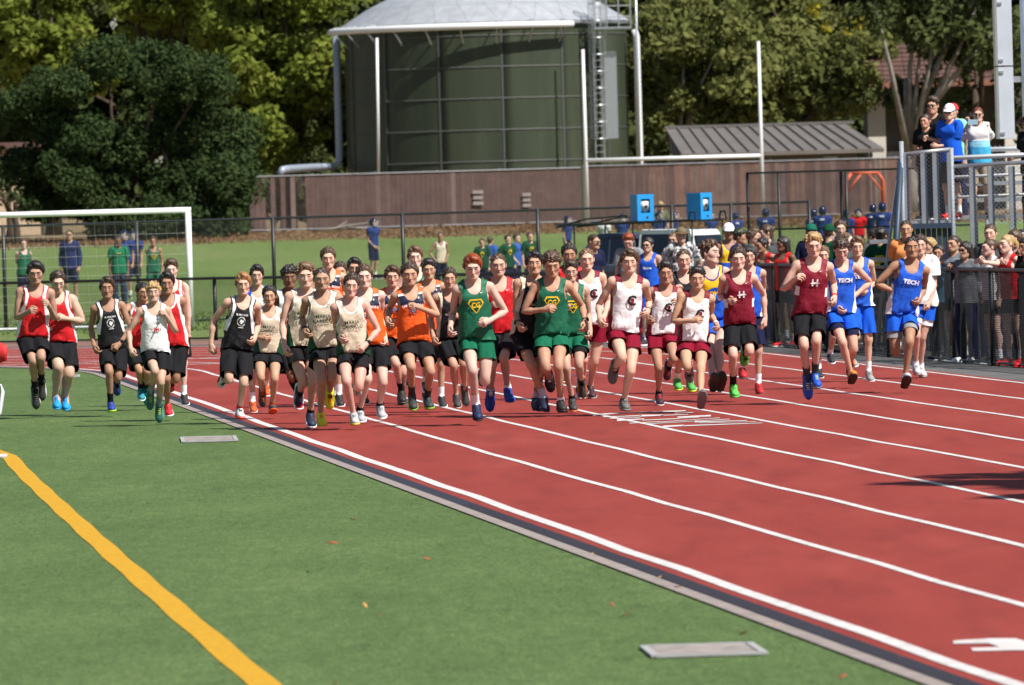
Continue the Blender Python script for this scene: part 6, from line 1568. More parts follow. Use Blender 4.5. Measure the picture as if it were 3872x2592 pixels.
# ---------------------------------------------------------------- the runners, left to right
FAIR, TANS, OLV, BRN, PALE = (.58, .365, .275), (.48, .28, .19), (.385, .21, .133), (.21, .108, .066), (.65, .445, .37)
HBK, HDB, HBR, HLB, HBL, HRD, HST = (.026, .021, .019), (.052, .031, .02), (.08, .045, .025), (.16, .09, .05), (.42, .27, .12), (.27, .055, .012), (.36, .17, .07)
RG = 'cross country runners coming round the bend'
def run(lb, zn, gy, H, *a, **k): k.setdefault('group', RG); k.setdefault('yaw', 7); return person(lb, zn, gy, H * 1.03, *a, **k)
run('tall runner with floppy black hair in red and white singlet, far left of the pack', 'A', 1345, 1.80, (262, 402), (247, 700), ea=(122, 600), wa=(205, 552), ka=(245, 905), aa=(262, 1130), kb=(302, 880), ab=(308, 1068),
    skin=TANS, hair=('swept', HBK), top=('singlet', 'red_white'), bot=('longshorts', BLK), shoe=((.035, .035, .035), (.6, .6, .6)), sock=('mid', BLK), pfa=55, pfb=45, hp=12, air=.05)
run('sturdy runner in red and white singlet with bright blue shoes', 'A', 1322, 1.70, (425, 412), (450, 725), ea=(315, 540), wa=(332, 612), eb=(622, 600), wb=(485, 552), ka=(432, 905), aa=(415, 1130), kb=(508, 960), ab=(478, 1140),
    skin=FAIR, hair=('short', HDB), top=('singlet', 'red_white'), bot=('longshorts', BLK), shoe=((.01, .30, .72), (.02, .36, .75)), sock=('mid', BLK), bulk=.016, hp=20, hy=12, pfa=30, pfb=30)
run('slim dark haired runner in black singlet with a wristwatch, on the turf', 'A', 1330, 1.63, (800, 475), (835, 755), ea=(672, 640), wa=(698, 765), eb=(972, 640), wb=(885, 748), ka=(808, 950), aa=(820, 1195), kb=(872, 1000), ab=(866, 1050),
    skin=OLV, hair=('swept', HDB), top=('singlet', 'black_white'), bot=('longshorts', BLK), shoe=((.02, .05, .35), (.45, .7, .02)), sock=('mid', BLK), pfa=10, pfb=50, acc=[('watch_b',)], hp=2)
run('blond curly haired runner in white singlet and black shorts', 'A', 1400, 1.56, (1140, 540), (1152, 850), ea=(955, 700), wa=(968, 820), eb=(1308, 700), wb=(1240, 590), ka=(1150, 985), aa=(1118, 1150), kb=(1190, 1070), ab=(1180, 1240),
    skin=FAIR, hair=('curly', HBL), top=('singlet', 'white'), bot=('halfshorts', BLK), shoe=((.03, .12, .10), (.10, .35, .25), (.5, .7, .1)), sock=('mid', (.25, .30, .36)), pfa=40, pfb=35, air=.03, hp=-2)
run('dark haired runner in red singlet swinging his bent arm out, behind the blond boy', 'A', 1285, 1.60, (1050, 525), (1025, 800), ea=(865, 602), wa=(965, 602), ka=(1035, 985), aa=(1048, 1120), kb=(1085, 985), ab=(1088, 1130), sg=('ea',),
    skin=OLV, hair=('short', HBK), top=('singlet', 'red_white_b'), bot=('longshorts', BLK), shoe=((.02, .25, .30), WHT), sock=('mid', BLK), pfa=30, pfb=50, hy=20, tw=-10)
run('black haired runner in red singlet with red shoes, behind the blond boy', 'A', 1362, 1.66, (1245, 480), (1288, 790), eb=(1372, 640), wb=(1386, 815), ka=(1232, 1040), aa=(1245, 1245), kb=(1300, 1050), ab=(1275, 1075),
    skin=OLV, hair=('swept', HBK), top=('singlet', 'red_white_b'), bot=('longshorts', BLK), shoe=((.65, .02, .03), WHT), sock=None, pfa=20, pfb=55)
run('tall brown haired runner in white sided red singlet at the back of the left group', 'A', 1250, 1.79, (1275, 390), (1300, 690), eb=(1400, 560), wb=(1396, 735),
    skin=PALE, hair=('quiff', HBR), top=('singlet', 'red_white'), bot=('longshorts', BLK), ph=1)
run('strawberry blond runner in black singlet printed with a lion head', 'B', 1385, 1.66, (425, 490), (385, 840), ea=(205, 615), wa=(192, 790), eb=(540, 650), wb=(515, 745), ka=(325, 1055), aa=(288, 1060), kb=(432, 1075), ab=(405, 1275),
    skin=FAIR, hair=('swept', HST), top=('singlet', 'black_white'), bot=('longshorts', BLK), shoe=((.66, .66, .66), (.7, .05, .03), BLK), sock=('low', (.6, .04, .04)), pfa=60, pfb=12)
run('black haired runner in white singlet with blue shoulders, behind the lion shirt', 'B', 1300, 1.72, (535, 458), (545, 790), skin=FAIR, hair=('swept', HBK), top=('singlet', 'blue_white'), bot=('longshorts', BLK), shoe=((.6, .1, .02), WHT), ph=0)
run('smallest runner in tan singlet with cropped black hair and bared teeth', 'B', 1350, 1.53, (622, 535), (612, 850), ea=(447, 680), wa=(562, 716), eb=(738, 650), wb=(705, 775), ka=(560, 1010), aa=(572, 1130), kb=(662, 1015), ab=(645, 1225),
    skin=TANS, hair=('short', HBK), top=('singlet', 'tan_green'), bot=('shorts', BLK), shoe=((.05, .05, .05), (.7, .12, .03), (.8, .2, .05)), sock=('low', (.5, .08, .03)), pfa=55, pfb=-5)
run('fair haired runner in tan singlet with arms hanging low, between two tan singlets', 'B', 1420, 1.78, (890, 440), (868, 815), ea=(722, 640), wa=(735, 800), ka=(880, 1075), aa=(850, 1150), kb=(945, 1060), ab=(930, 1310),
    skin=FAIR, hair=('quiff', HLB), top=('singlet', 'tan_green'), bot=('shorts', BLK), shoe=((.02, .03, .07), WHT), sock=('low', BLK), pfa=50, pfb=25)
run('curly black haired runner in white singlet behind the tan singlets', 'B', 1310, 1.70, (775, 435), (775, 790), ea=(705, 600), wa=(755, 740), ka=(790, 1030), aa=(838, 1170),
    skin=BRN, hair=('curly', HBK), top=('singlet', 'white'), dec=[], bot=('longshorts', BLK), shoe=((.5, .02, .03), WHT), sock=('high', BLK), pfa=10)
run('front runner in tan singlet with cropped dark hair and yellow shoes', 'B', 1425, 1.76, (1018, 458), (1050, 840), ea=(868, 590), wa=(885, 690), eb=(1245, 630), wb=(1150, 612), ka=(1015, 1050), aa=(1005, 1310), kb=(1082, 1035), ab=(1072, 1160), tw=-6,
    skin=TANS, hair=('buzz', HDB), top=('singlet', 'tan_green'), bot=('shorts', BLK), shoe=((.70, .75, .03), (.65, .7, .05), (.9, .2, .02)), sock=None, acc=[('watch_b',), ('band_a', BLK)], pfa=18, pfb=55)
run('dark haired runner in tan singlet, hand on hip with black watch', 'B', 1430, 1.68, (1222, 508), (1248, 860), ea=(1120, 660), wa=(1150, 740), eb=(1442, 705), wb=(1340, 792), ka=(1195, 1060), aa=(1250, 1312), kb=(1285, 1110), ab=(1280, 1120),
    skin=FAIR, hair=('short', HDB), top=('singlet', 'tan_green'), bot=('shorts', BLK), shoe=((.5, .5, .52), (.6, .62, .05)), sock=None, acc=[('watch_b',)], pfa=15, pfb=60, hr=8)
run('tallest head at the back, grey brown hair above a white and orange singlet', 'B', 1260, 1.84, (1062, 292), None, skin=FAIR, hair=('short', HBR), top=('singlet', 'orange'), ph=1)
run('dark haired runner half hidden behind the front tan singlet', 'B', 1250, 1.72, (1150, 388), None, skin=TANS, hair=('short', HDB), top=('singlet', 'orange'), ph=0)
run('runner with thick black hair peering between heads behind the orange singlet', 'B', 1240, 1.76, (1255, 352), None, skin=TANS, hair=('swept', HBK), top=('singlet', 'white_maroon'), ph=1)
run('curly brown haired runner in orange singlet behind the tan singlet on the right', 'B', 1380, 1.76, (1335, 440), (1372, 730), eb=(1445, 590), wb=(1480, 735), ka=(1352, 1040), aa=(1295, 1295),
    skin=PALE, hair=('short', HBR), top=('singlet', 'orange'), bot=('halfshorts', BLK), shoe=((.4, .42, .44), WHT), sock=('low', BLK), pfa=15)
run('brown haired runner in orange singlet at the left edge of the orange group', 'C', 1250, 1.71, (165, 425), (170, 700), ea=(80, 545), wa=(130, 610), ka=(190, 930), aa=(235, 1145),
    skin=FAIR, hair=('swept', HBR), top=('singlet', 'orange'), bot=('longshorts', BLK), shoe=((.03, .03, .03), (.1, .1, .1)), sock=('mid', BLK))
run('front runner in orange singlet with navy shoulders and one raised hand', 'C', 1320, 1.78, (298, 402), (325, 715), ea=(145, 500), wa=(128, 590), eb=(500, 555), wb=(365, 498), ka=(302, 930), aa=(310, 1155), kb=(445, 965), ab=(425, 1175), sg=('eb',),
    skin=TANS, hair=('short', HDB), top=('singlet', 'orange'), bot=('halfshorts', BLK), shoe=((.04, .05, .05), (.2, .5, .05)), sock=('mid', (.05, .05, .05)), pfa=30, pfb=15)
run('tall blond runner at the back, head above the orange singlets', 'C', 1235, 1.88, (335, 292), None, skin=PALE, hair=('swept', HLB), top=('singlet', 'green'), ph=1)
run('black haired runner with heavy brows in orange singlet', 'C', 1265, 1.74, (440, 430), (462, 700), skin=TANS, hair=('quiff', HBK), top=('singlet', 'orange'), bot=('longshorts', BLK), ph=1)
run('small dark haired runner in black and tan singlet beside the redhead', 'C', 1300, 1.62, (590, 440), (600, 745), ea=(448, 600), wa=(468, 735), wb=(650, 585), ka=(618, 940), aa=(640, 1170), kb=(690, 930), ab=(700, 1120),
    skin=TANS, hair=('short', HDB), top=('singlet', 'black_tan'), bot=('longshorts', BLK), shoe=((.05, .05, .05), (.5, .35, .3)), sock=None, pfa=30, pfb=45)
run('pale redhead in green singlet and green shorts leading the pack', 'C', 1400, 1.80, (762, 352), (787, 668), ea=(612, 545), wa=(590, 652), eb=(1003, 525), wb=(885, 592), ka=(758, 960), aa=(787, 1225), kb=(848, 1045), ab=(836, 1030),
    skin=PALE, hair=('swept', HRD), top=('singlet', 'green'), bot=('shorts', GRN), shoe=((.012, .02, .08), (.02, .02, .03)), sock=('mid', WHT), pfa=30, pfb=60, hp=16)
run('runner in red singlet and long black shorts just behind the redhead', 'C', 1330, 1.79, (955, 352), (985, 660), eb=(1090, 480), wb=(1040, 600), ka=(905, 930), aa=(893, 1150), kb=(988, 885), ab=(1020, 1120),
    skin=FAIR, hair=('buzz', HBR), top=('singlet', 'red'), bot=('longshorts', BLK), shoe=((.015, .06, .35), (.02, .08, .4)), sock=('low', WHT), pfa=60, pfb=25)
run('dark haired runner in black singlet left of the curly green runner', 'C', 1335, 1.80, (1210, 345), (1172, 690), ea=(1078, 540), wa=(1100, 640), ka=(1195, 940), aa=(1292, 1195),
    skin=TANS, hair=('swept', HBK), top=('singlet', 'black_tan'), bot=('halfshorts', BLK), shoe=((.02, .03, .07), (.03, .04, .08)), sock=('mid', (.55, .6, .75)), acc=[('watch_a',)], hp=0)
run('curly haired runner in green singlet with a hand across his chest', 'C', 1335, 1.82, (1345, 335), (1350, 705), ea=(1128, 540), wa=(1285, 515), eb=(1572, 490), wb=(1592, 610), ka=(1300, 945), aa=(1328, 1035), kb=(1392, 930), ab=(1412, 1200),
    skin=TANS, hair=('curly', HBR), top=('singlet', 'green'), bot=('shorts', GRN), shoe=((.03, .03, .03), (.03, .03, .03)), sock=('low', WHT), acc=[('watch_b',)], pfa=60, pfb=12, hp=16, tw=-6)
run('smaller dark haired runner in green singlet behind the curly green runner', 'D', 1310, 1.66, (312, 392), (325, 750), eb=(442, 570), wb=(455, 690), ka=(278, 960), aa=(322, 1205), kb=(368, 945), ab=(390, 1075),
    skin=FAIR, hair=('quiff', HDB), top=('singlet', 'green'), bot=('shorts', GRN), under=BLK, shoe=((.05, .05, .05), (.7, .2, .05)), sock=('low', BLK), pfb=50)
run('black haired runner in red at the back behind the green singlets', 'D', 1200, 1.76, (300, 262), None, skin=OLV, hair=('short', HBK), top=('singlet', 'red'), dec=[], ph=1)
run('crew cut runner in white singlet with maroon shoulders at the back', 'D', 1205, 1.78, (435, 302), (480, 680), wa=(445, 440), eb=(592, 470), wb=(560, 580), ka=(405, 900), aa=(400, 1080), kb=(475, 960), ab=(455, 1110),
    skin=FAIR, hair=('buzz', HLB), top=('singlet', 'white_maroon'), bot=('shorts', MAR), shoe=((.06, .02, .03), (.3, .3, .3)), sock=None)
run('tall runner in white singlet with black C crest and dark necklace', 'D', 1325, 1.82, (738, 332), (708, 712), ea=(518, 500), wa=(525, 602), eb=(890, 475), wb=(880, 545), ka=(690, 885), aa=(640, 975), kb=(752, 980), ab=(706, 1205),
    skin=FAIR, hair=('swept', HBR), top=('singlet', 'white_maroon'), bot=('shorts', MAR), shoe=((.14, .14, .13), (.2, .2, .19)), sock=None, pfa=50, pfb=14, acc=[('band_b', (.1, .08, .06))])
run('black haired runner in white singlet with maroon straps, in the middle of three', 'D', 1250, 1.69, (1010, 402), (985, 765), ea=(885, 545), wa=(885, 600), ka=(962, 960), aa=(965, 1165), kb=(1072, 895), ab=(1035, 960),
    skin=TANS, hair=('quiff', HBK), top=('singlet', 'white_maroon'), bot=('shorts', MAR), shoe=((.05, .02, .03), (.6, .6, .6), (.7, .03, .03)), sock=('low', BLK), pfb=45)
run('smaller black haired runner in white singlet showing the sole of his shoe', 'D', 1305, 1.65, (1243, 440), (1222, 792), ea=(1060, 625), wa=(1205, 612), eb=(1347, 565), wb=(1392, 640), ka=(1170, 950), aa=(1188, 1000), kb=(1272, 960), ab=(1275, 1190),
    skin=TANS, hair=('quiff', HBK), top=('singlet', 'white_maroon'), bot=('shorts', MAR), shoe=((.12, .12, .14), (.16, .13, .13)), sock=None, pfa=60, pfb=-35, acc=[('band_b', WHT)], sg=('ab',))
run('crew cut runner in plain black singlet behind the maroon shouldered boys', 'D', 1160, 1.76, (1150, 302), None, kb=(1180, 900), ab=(1195, 1060), skin=FAIR, hair=('buzz', HBR), top=('singlet', 'black'), shoe=((.08, .4, .08), (.6, .7, .05)), ph=1)
run('tall runner in yellow and blue singlet turning his head away', 'D', 1215, 1.85, (1345, 258), (1400, 560), ea=(1300, 400), wa=(1310, 480), eb=(1445, 330), wb=(1400, 395), ka=(1350, 850), aa=(1358, 1055), kb=(1405, 800), ab=(1410, 1055), sg=('ab', 'aa'), air=.06,
    skin=PALE, hair=('quiff', HBR), top=('singlet', 'yellow_blue'), bot=('shorts', BLU), shoe=((.05, .05, .05), (.06, .05, .05), (.6, .9, .1)), sock=None, pfa=-30, pfb=-35, hy=60, hp=0)
run('crew cut runner in maroon singlet looking down, beside the yellow singlet', 'E', 1620, 1.79, (430, 558), (445, 935), ea=(275, 700), wa=(340, 745), eb=(642, 690), wb=(655, 890), ka=(385, 1200), aa=(388, 1470), kb=(522, 1175), ab=(490, 1220),
    skin=FAIR, hair=('short', HDB), top=('singlet', 'maroon'), bot=('longshorts', BLK), shoe=((.10, .55, .08), (.10, .5, .08)), sock=('mid', BLK), pfa=20, pfb=60)
run('long haired runner in blue singlet hidden behind the maroon singlet', 'E', 1560, 1.74, (520, 525), (530, 900), eb=(640, 660), wb=(640, 800), skin=FAIR, hair=('long', HBK), top=('singlet', 'blue'), dec=[], bot=('longshorts', NAV), shoe=((.5, .02, .03), (.1, .1, .1)), ph=1)
run('tall blond runner in maroon singlet with a raised fist', 'E', 1640, 1.90, (1062, 462), (1040, 880), ea=(790, 690), wa=(905, 580), eb=(1238, 610), wb=(1245, 735), ka=(985, 1130), aa=(1015, 1420), kb=(1088, 1090), ab=(1082, 1385),
    skin=FAIR, hair=('quiff', HBL), top=('singlet', 'maroon'), bot=('longshorts', BLK), shoe=((.015, .08, .5), (.15, .16, .2), (.5, .7, .1)), sock=('mid', (.04, .05, .05)), acc=[('band_b', RED)], pfa=55, pfb=25, hp=12, air=.05)
run('runner with a dark curly mop in blue singlet, looking down', 'E', 1510, 1.80, (1300, 470), (1300, 880), ea=(1195, 660), wa=(1265, 805), eb=(1550, 600), wb=(1420, 710), ka=(1310, 1105), aa=(1388, 1385), kb=(1405, 1165), ab=(1385, 1290),
    skin=FAIR, hair=('curly', HDB), top=('singlet', 'blue'), bot=('shorts', BLU), under=NAV, shoe=((.6, .2, .03), (.04, .04, .04)), sock=None, pfa=-15, pfb=40, hp=24, tw=6)
run('brown haired runner in blue singlet behind the curly blue runner', 'E', 1450, 1.76, (1440, 450), (1470, 870), eb=(1580, 600), wb=(1520, 670), skin=FAIR, hair=('swept', HLB), top=('singlet', 'blue'), bot=('longshorts', BLU), shoe=((.3, .3, .3), WHT), ph=1)
run('short runner in blue singlet half hidden behind the raised fist runner', 'E', 1420, 1.58, (1150, 505), None, skin=FAIR, hair=('short', HLB), top=('singlet', 'blue'), dec=[], bot=('shorts', WHT), ph=0)
run('leading runner in blue singlet and grey undershorts on the far right', 'G', 1545, 1.83, (768, 460), (702, 835), ea=(470, 605), wa=(690, 685), eb=(880, 640), wb=(840, 735), ka=(645, 1180), aa=(655, 1130), kb=(757, 1080), ab=(725, 1400),
    skin=OLV, hair=('buzz', HBK), top=('singlet', 'blue'), bot=('shorts', BLU), under=GRY, shoe=((.45, .48, .52), (.05, .05, .05), (.6, .7, .1)), sock=('low', WHT), pfa=60, pfb=-20, hp=0)
run('pale runner in blue singlet over white sleeves behind the rightmost blue runner', 'G', 1420, 1.70, (850, 435), (885, 800), eb=(972, 640), wb=(930, 770), ka=(820, 1050), aa=(815, 1300), kb=(862, 1080), ab=(855, 1320),
    skin=FAIR, hair=('short', HDB), top=('tshirt', WHT), bot=('shorts', BLU), under=WHT, shoe=((.6, .6, .6), (.3, .3, .3)), sock=('low', WHT))
# ---------------------------------------------------------------- people beyond the runners
SG = 'spectators along the right hand fence'
def spec(label, zone, sm, d, H=1.7, **k):
    k.setdefault('group', SG); k.setdefault('stand', True); k.setdefault('far', True); k.setdefault('lean', 3); k.setdefault('yaw', -15); k.setdefault('hp', 4)
    k.setdefault('bot', ('trousers', NAV)); k.setdefault('hip', None)
    if k['group'] == SG: d = max(d, fence_y(Z(zone, sm)[0]) + .5)
    hip = k.pop('hip'); return person(label, zone, 0, H, sm, hip, Y=d, **k)
CHR = (.06, .065, .07)
# in front of the pickup
spec('man in navy polo and sunglasses standing beside the pickup', 'D', (475, 130), 146, 1.80, top=('tshirt', NAV), hair=('buzz', HDB), acc=[('glasses',)], yaw=40, hy=55, skin=TANS, group='people beside the pickup')
spec('ginger haired boy in grey tee looking down beside the pickup', 'D', (745, 115), 145, 1.76, top=('tshirt', (.25, .26, .28)), hair=('quiff', HRD), yaw=-10, hp=25, hy=-10, skin=FAIR, group='people beside the pickup')
spec('boy in bright blue sleeveless top and sunglasses beside the pickup', 'D', (890, 150), 142, 1.74, top=('singlet', 'blue_plain'), dec=[('lettering', decal(text2d('Vintage', .05, .002, .3), 0, 1.27), WHT)], hair=('short', HBK), acc=[('glasses',)], yaw=-20, hy=-30, skin=FAIR, bot=('longshorts', BLU), group='people beside the pickup')
spec('man in brown sun hat and grey patterned shirt with hands on hips', 'D', (1130, 85), 144, 1.86, top=('tshirt', 'aloha'), hair=('buzz', (.3, .3, .3)), acc=[('hat', (.16, .13, .08), (.15, .09, .05))], ea=(1000, 190), wa=(1075, 290), eb=(1270, 190), wb=(1190, 290), yaw=10, skin=FAIR, bulk=.02, group='people beside the pickup')
spec('woman with light hair and sunglasses behind the sun hat man', 'D', (1075, 110), 147.5, 1.68, top=('tshirt', NAV), hair=('tied', HLB), acc=[('glasses',)], yaw=-40, skin=TANS, group='people beside the pickup')
# along the fence, zone E
spec('spectator in white cap and yellow singlet', 'E', (350, 295), 141, 1.82, top=('singlet', 'yellow_blue'), dec=[], hair=('short', HDB), acc=[('cap', WHT)], skin=OLV, yaw=10, bot=('shorts', BLU))
spec('spectator with dark green tinted hair turned to the right', 'E', (440, 330), 140, 1.76, top=('tshirt', NAV), hair=('curly', (.03, .04, .02)), skin=OLV, yaw=60, hy=75)
spec('brown haired spectator in grey tee turned to the right', 'E', (555, 330), 140.5, 1.78, top=('tshirt', CHR), hair=('swept', HBR), skin=FAIR, yaw=60, hy=70)
spec('spectator in glasses and grey tee facing away to the right', 'E', (685, 300), 142, 1.84, top=('tshirt', CHR), hair=('short', HBR), skin=FAIR, yaw=60, hy=-80)
spec('shirtless looking boy in red tank leaning his arms on the fence', 'E', (660, 400), 135.5, 1.74, hip=(720, 640), top=('singlet', 'red'), dec=[], hair=('short', HBK), ea=(560, 465), wa=(610, 455), eb=(720, 455), wb=(640, 450), skin=OLV, yaw=-40, hy=-60, lean=22, bot=('shorts', BLK))
spec('long haired girl in red tank smiling to the left', 'E', (820, 390), 136, 1.62, top=('singlet', 'red'), dec=[], hair=('long', HBK), skin=BRN, yaw=-40, hy=-60, bot=('shorts', BLK), shoe=(RED, WHT))
spec('spectator in teal cap behind the blond maroon runner', 'E', (1050, 300), 138, 1.78, top=('tshirt', NAV), hair=('short', HBK), acc=[('cap', (.01, .12, .08))], skin=OLV, yaw=150, hy=170)
spec('spectator in dark green cap and green shirt', 'E', (1200, 310), 137, 1.76, top=('tshirt', DGR), hair=('short', HDB), acc=[('cap', DGR)], skin=FAIR, yaw=140, hy=150)
spec('brown haired boy facing the camera behind the green cap', 'E', (1295, 265), 139, 1.80, top=('tshirt', BLU), hair=('short', HBR), skin=FAIR, yaw=10)
spec('small fair child in profile beside the green cap', 'E', (1340, 330), 137.5, 1.62, top=('tshirt', CHR), hair=('buzz', HLB), skin=PALE, yaw=60, hy=80)
# zone G
spec('dark haired spectator bending over beside the stand', 'G', (420, 330), 134, 1.72, top=('tshirt', CHR), hair=('short', HBK), skin=FAIR, yaw=60, hy=60, hp=35)
spec('woman in sunglasses with brown hair near the stand steps', 'G', (490, 300), 135, 1.68, top=('tshirt', BLK), hair=('long', HBR), acc=[('glasses',)], skin=TANS, yaw=-10)
spec('spectator in dark green tee with yellow back lettering', 'G', (520, 330), 133, 1.74, top=('tshirt', DGR), dec=DEC_T['no_back'], hair=('short', HBK), skin=TANS, yaw=165, hy=150)
spec('balding man in orange tee in front of the navy skirt', 'G', (735, 275), 127, 1.80, top=('tshirt', (.80, .30, .10)), hair=('buzz', HDB), ea=(625, 400), wa=(660, 440), skin=TANS, yaw=-10, bot=('trousers', (.3, .26, .2)))
spec('blond boy in dark red hoodie leaning on the fence', 'G', (955, 420), 121.5, 1.68, hip=(1010, 720), top=('longsleeve', (.16, .012, .02)), hair=('swept', HBL), ea=(1035, 425), wa=(975, 440), eb=(1060, 420), wb=(1000, 450), skin=FAIR, yaw=-50, hy=-45, lean=20, shoe=((.3, .3, .32), WHT), bot=('shorts', (.05, .07, .08)))
spec('woman with tied back hair behind the blond boy', 'G', (1145, 400), 121.5, 1.72, top=('longsleeve', (.18, .20, .23)), hair=('tied', HDB), skin=TANS, ea=(1090, 470), wa=(1050, 440), yaw=-35, hy=-40, bot=('shorts', BLK))
spec('woman with long black hair and sunglasses in grey jacket', 'G', (1245, 455), 119.2, 1.66, hip=(1235, 780), top=('longsleeve', (.15, .16, .18)), hair=('long', HBK), acc=[('glasses',)], skin=TANS, ea=(1140, 490), wa=(1110, 460), eb=(1330, 600), wb=(1380, 720), yaw=-40, hy=-50, bot=('trousers', NAV), shoe=(WHT, WHT))
spec('girl with dark headband looking left at the fence', 'G', (1450, 430), 118.5, 1.62, top=('singlet', 'white'), dec=[], hair=('tied', HBR), ea=(1400, 470), wa=(1350, 420), skin=PALE, yaw=-60, hy=-70, bot=('shorts', BLK))
spec('fair haired girl in red tank resting her arms on the fence', 'G', (1600, 410), 117, 1.70, hip=(1600, 740), top=('singlet', 'red'), hair=('tied', HBL), ea=(1500, 445), wa=(1400, 430), eb=(1690, 480), wb=(1580, 450), sg=('ea',), skin=PALE, yaw=-45, hy=-55, lean=10, bot=('shorts', BLK), shoe=(RED, (.5, .1, .05)))
spec('brown haired girl standing behind the fair haired girl', 'G', (1450, 320), 120, 1.74, top=('tshirt', CHR), hair=('tied', HBR), skin=FAIR, yaw=-20, hy=-15)
spec('girl with centre parted hair at the right edge of the photograph', 'G', (1660, 365), 119, 1.74, top=('tshirt', BLK), hair=('long', HBR), skin=PALE, yaw=-40, hy=-40)
spec('dark clothed spectator cut off by the right edge with hands clasped', 'G', (1760, 430), 115.5, 1.72, top=('tshirt', BLK), hair=('long', HBK), ea=(1690, 520), wa=(1690, 350), skin=OLV, yaw=-50, hy=-50, bot=('trousers', BLK), shoe=(RED, RED))
spec('spectator in blue plaid shirt tied at the waist by the fence', 'G', (1010, 470), 119.5, 1.60, top=('tshirt', (.05, .25, .42)), hair=('short', HBK), skin=TANS, eb=(1090, 640), wb=(1110, 740), yaw=-30, bot=('trousers', (.1, .11, .12)))
# on the stand
PG = 'people up on the viewing stand'
SF = dict(base=1.95, group=PG)
def up_(label, sm, d, H, **k): k.update(group=PG); b = k.pop('base', 1.95); return spec(label, 'Q', sm, d, H, base=b, **k)
up_('tall man in black tee and sunglasses at the back of the stand', (845, 310), 131.6, 1.80, top=('tshirt', BLK), hair=('quiff', HDB), acc=[('glasses',)], skin=TANS, yaw=-25, hy=-25)
up_('dark haired woman in black at the left rail of the stand', (790, 405), 130.8, 1.62, top=('tshirt', BLK), hair=('tied', HDB), skin=TANS, eb=(840, 480), wb=(770, 520), yaw=-30, hy=-30)
up_('woman in white cap and blue tee clapping at the rail', (965, 350), 130.5, 1.70, top=('tshirt', BLU), hair=('short', (.2, .17, .14)), acc=[('cap', WHT), ('glasses',)], ea=(890, 460), wa=(800, 440), eb=(1000, 480), wb=(870, 500), skin=FAIR, yaw=-35, hy=-20, bulk=.004, bot=('longshorts', BLK), shoe=(RED, WHT))
up_('woman in red and white cap and mint top behind the blue tee', (990, 345), 131.8, 1.72, top=('tshirt', (.25, .6, .45)), hair=('short', HDB), acc=[('cap', (.6, .05, .06))], skin=FAIR, yaw=-30, hy=-35, bulk=.01)
up_('woman in sunglasses and blue ombre tee filming with a phone', (1175, 365), 131.0, 1.72, base=1.93, top=('tshirt', 'ombre'), hair=('tied', (.14, .04, .025)), acc=[('glasses',)], ea=(1050, 450), wa=(1095, 340), eb=(1255, 460), wb=(1190, 345), skin=FAIR, yaw=-5, hy=-5, bulk=.008, bot=('longshorts', (.36, .29, .2)))
up_('person in dark cap cut off by the right edge of the stand', (1560, 430), 130.3, 1.75, base=1.7, top=('tshirt', BLK), hair=('short', HDB), acc=[('cap', BLK)], ea=(1500, 560), wa=(1420, 590), skin=OLV, yaw=-45, hy=-60)
ph_ = at(3100 + 1135 * .5102, 300 + 318 * .5102, 130.62)
o = MB().box((0, 0, 0), (.075, .006, .038)).build('phone', paint('pale_blue_phone', (.30, .45, .52), .3, 0, .3, 60), loc=ph_); tag(o, 'pale blue phone held up by the woman on the stand', 'phone')
# far field: athletes and football players
FG = 'athletes warming up on the practice field'
def far_(label, zone, sm, d, H, **k): k.update(group=k.get('group', FG), base=zt(d)); k.setdefault('hp', 0); return spec(label, zone, sm, d, H, **k)
def pxd(px, hpx, Hm): return Hm * FPX / hpx
far_('athlete in green singlet with arms crossed behind the goal', 'F', (140, 400), 212, 1.72, top=('singlet', 'green'), dec=[], hair=('short', HBR), ea=(95, 460), wa=(160, 430), eb=(185, 450), wb=(120, 410), skin=PALE, yaw=20)
far_('man in navy pullover walking across behind the goal', 'F', (412, 350), 222, 1.86, top=('longsleeve', (.02, .03, .11)), hair=('buzz', HDB), acc=[('glasses',)], skin=TANS, yaw=-10, bot=('longshorts', NAV))
far_('man in green tee with yellow lettering behind the goal', 'F', (700, 385), 210, 1.78, top=('tshirt', (.01, .16, .08)), dec=DEC_T['casa'], hair=('short', HBK), skin=BRN, yaw=5, bot=('trousers', (.03, .045, .09)))
far_('athlete in green singlet standing beside the goalpost', 'F', (905, 385), 214, 1.70, top=('singlet', 'green'), hair=('short', HDB), skin=OLV, ea=(875, 430), wa=(900, 400), yaw=10, bot=('shorts', GRN))
far_('athlete in tan singlet with hands on hips on the practice field', 'C', (522, 70), 225, 1.80, top=('singlet', 'tan_green'), dec=[], hair=('buzz', HDB), ea=(430, 150), wa=(480, 185), eb=(575, 140), wb=(565, 190), skin=OLV, yaw=5)
far_('kid in dark green tee with gold crest behind the redhead', 'C', (830, 100), 215, 1.66, top=('tshirt', DGR), dec=DEC_T['gold_crest'], hair=('swept', HLB), skin=FAIR, yaw=0)
far_('athlete with red headband in green tee walking left', 'C', (1020, 70), 212, 1.74, top=('tshirt', DGR), dec=DEC_T['gold_crest'], hair=('short', HDB), ea=(930, 130), wa=(1000, 195), eb=(1060, 150), wb=(1095, 185), skin=FAIR, yaw=30, hy=30)
far_('brown haired athlete in green tee beside the fence post', 'C', (1185, 50), 214, 1.76, top=('tshirt', DGR), dec=DEC_T['gold_crest'], hair=('short', HBR), skin=FAIR, yaw=20, hy=20)
far_('person in royal blue top behind the kid with the gold crest', 'C', (890, 95), 219, 1.66, top=('tshirt', (.03, .10, .38)), hair=('short', HBR), skin=FAIR, yaw=150, hy=150)
far_('person in royal blue top behind the athlete with the red headband', 'C', (1085, 60), 217, 1.72, top=('longsleeve', (.03, .10, .38)), hair=('short', HDB), skin=FAIR, yaw=60, hy=60)
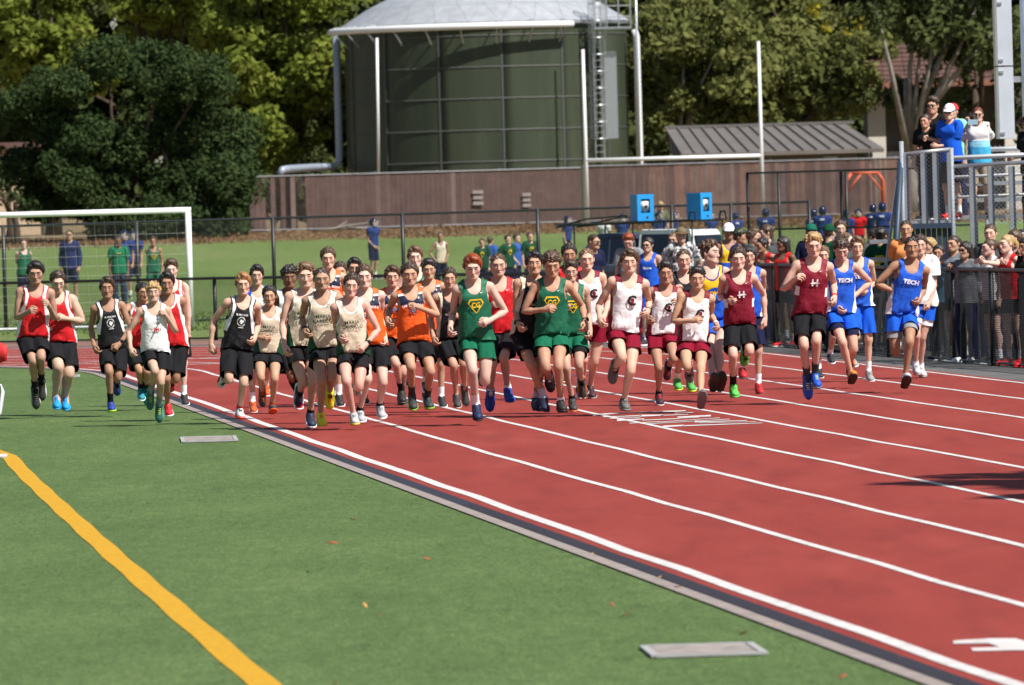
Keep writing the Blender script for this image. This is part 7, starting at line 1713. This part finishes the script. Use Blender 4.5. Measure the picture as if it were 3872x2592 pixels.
NVB = (.022, .045, .17)
def foot(label, zone, sm, d, H, back=True, jers=NVB, num=0, **k):
    k.setdefault('yaw', 170 if back else -20); k.setdefault('hy', k['yaw']); k.setdefault('bot', ('longshorts', NAV))
    dec = [('lettering', NAMES[num % 2], WHT)] if back else []
    return far_(label, zone, sm, d, H, top=('jersey', jers), dec=dec, hair=None, acc=[('helmet', (.008, .014, .05), (.6, .6, .62))], skin=k.pop('skin', TANS), group='football players on the practice field', **k)
foot('lone football player in blue over red looking right', 'F', (2205, 268), 271, 1.84, False, yaw=55, ea=(2170, 340), wa=(2225, 380), num=1)
foot('football player in blue behind the net, nearer the coach', 'F', (735, 350), 236, 1.84, False, num=0, yaw=-5)
foot('football player in blue behind the net, right of the pair', 'F', (787, 350), 238, 1.84, False, num=0, yaw=5)
for i, (lb, sx, sy, d, bk, kw) in enumerate((
    ('football player crouching at the left of the group behind the rack', 385, 350, 285, False, dict(yaw=60)),
    ('football player facing the camera left of the blue loudspeaker', 708, 330, 285, False, dict(yaw=5)),
    ('football player facing the camera between the loudspeakers', 925, 300, 280, False, dict(yaw=30)),
    ('short football player in profile right of the left loudspeaker', 1015, 330, 290, False, dict(yaw=80)),
    ('football player half hidden by the right loudspeaker', 1232, 310, 285, False, dict(yaw=40)),
    ('football player beside the gate post with his back turned', 1378, 310, 280, True, dict(yaw=200)),
    ('broad football player with back turned, alone by the gate', 1556, 290, 262, True, {}),
    ('football player partly behind another in the right hand huddle', 1840, 290, 270, True, dict(yaw=160)),
    ('football player with back turned at the middle of the huddle', 1892, 280, 262, True, {}),
    ('shorter football player with white name on his back in the huddle', 2030, 295, 266, True, {}),
    ('football player in red jersey facing the camera', 2102, 285, 272, False, dict(jers=(.5, .015, .02), yaw=0)),
    ('football player behind the stand brace in the huddle', 2190, 265, 272, True, dict(yaw=150)),
    ('football player with back turned at the right of the huddle', 2245, 260, 264, True, {}))):
    foot(lb, 'K', (sx, sy), d, 1.86, bk, num=i, **kw)
far_('football player without helmet in a white practice shirt', 'K', (600, 345), 285, 1.78, top=('jersey', (.6, .62, .64)), hair=('short', HBK), skin=BRN, yaw=-30, group='football players on the practice field')
far_('coach in wide straw hat and olive shirt behind the players', 'K', (935, 245), 292, 1.92, top=('tshirt', (.12, .14, .08)), hair=('buzz', HDB), acc=[('hat', (.35, .27, .15), (.3, .22, .12))], skin=TANS, yaw=20)
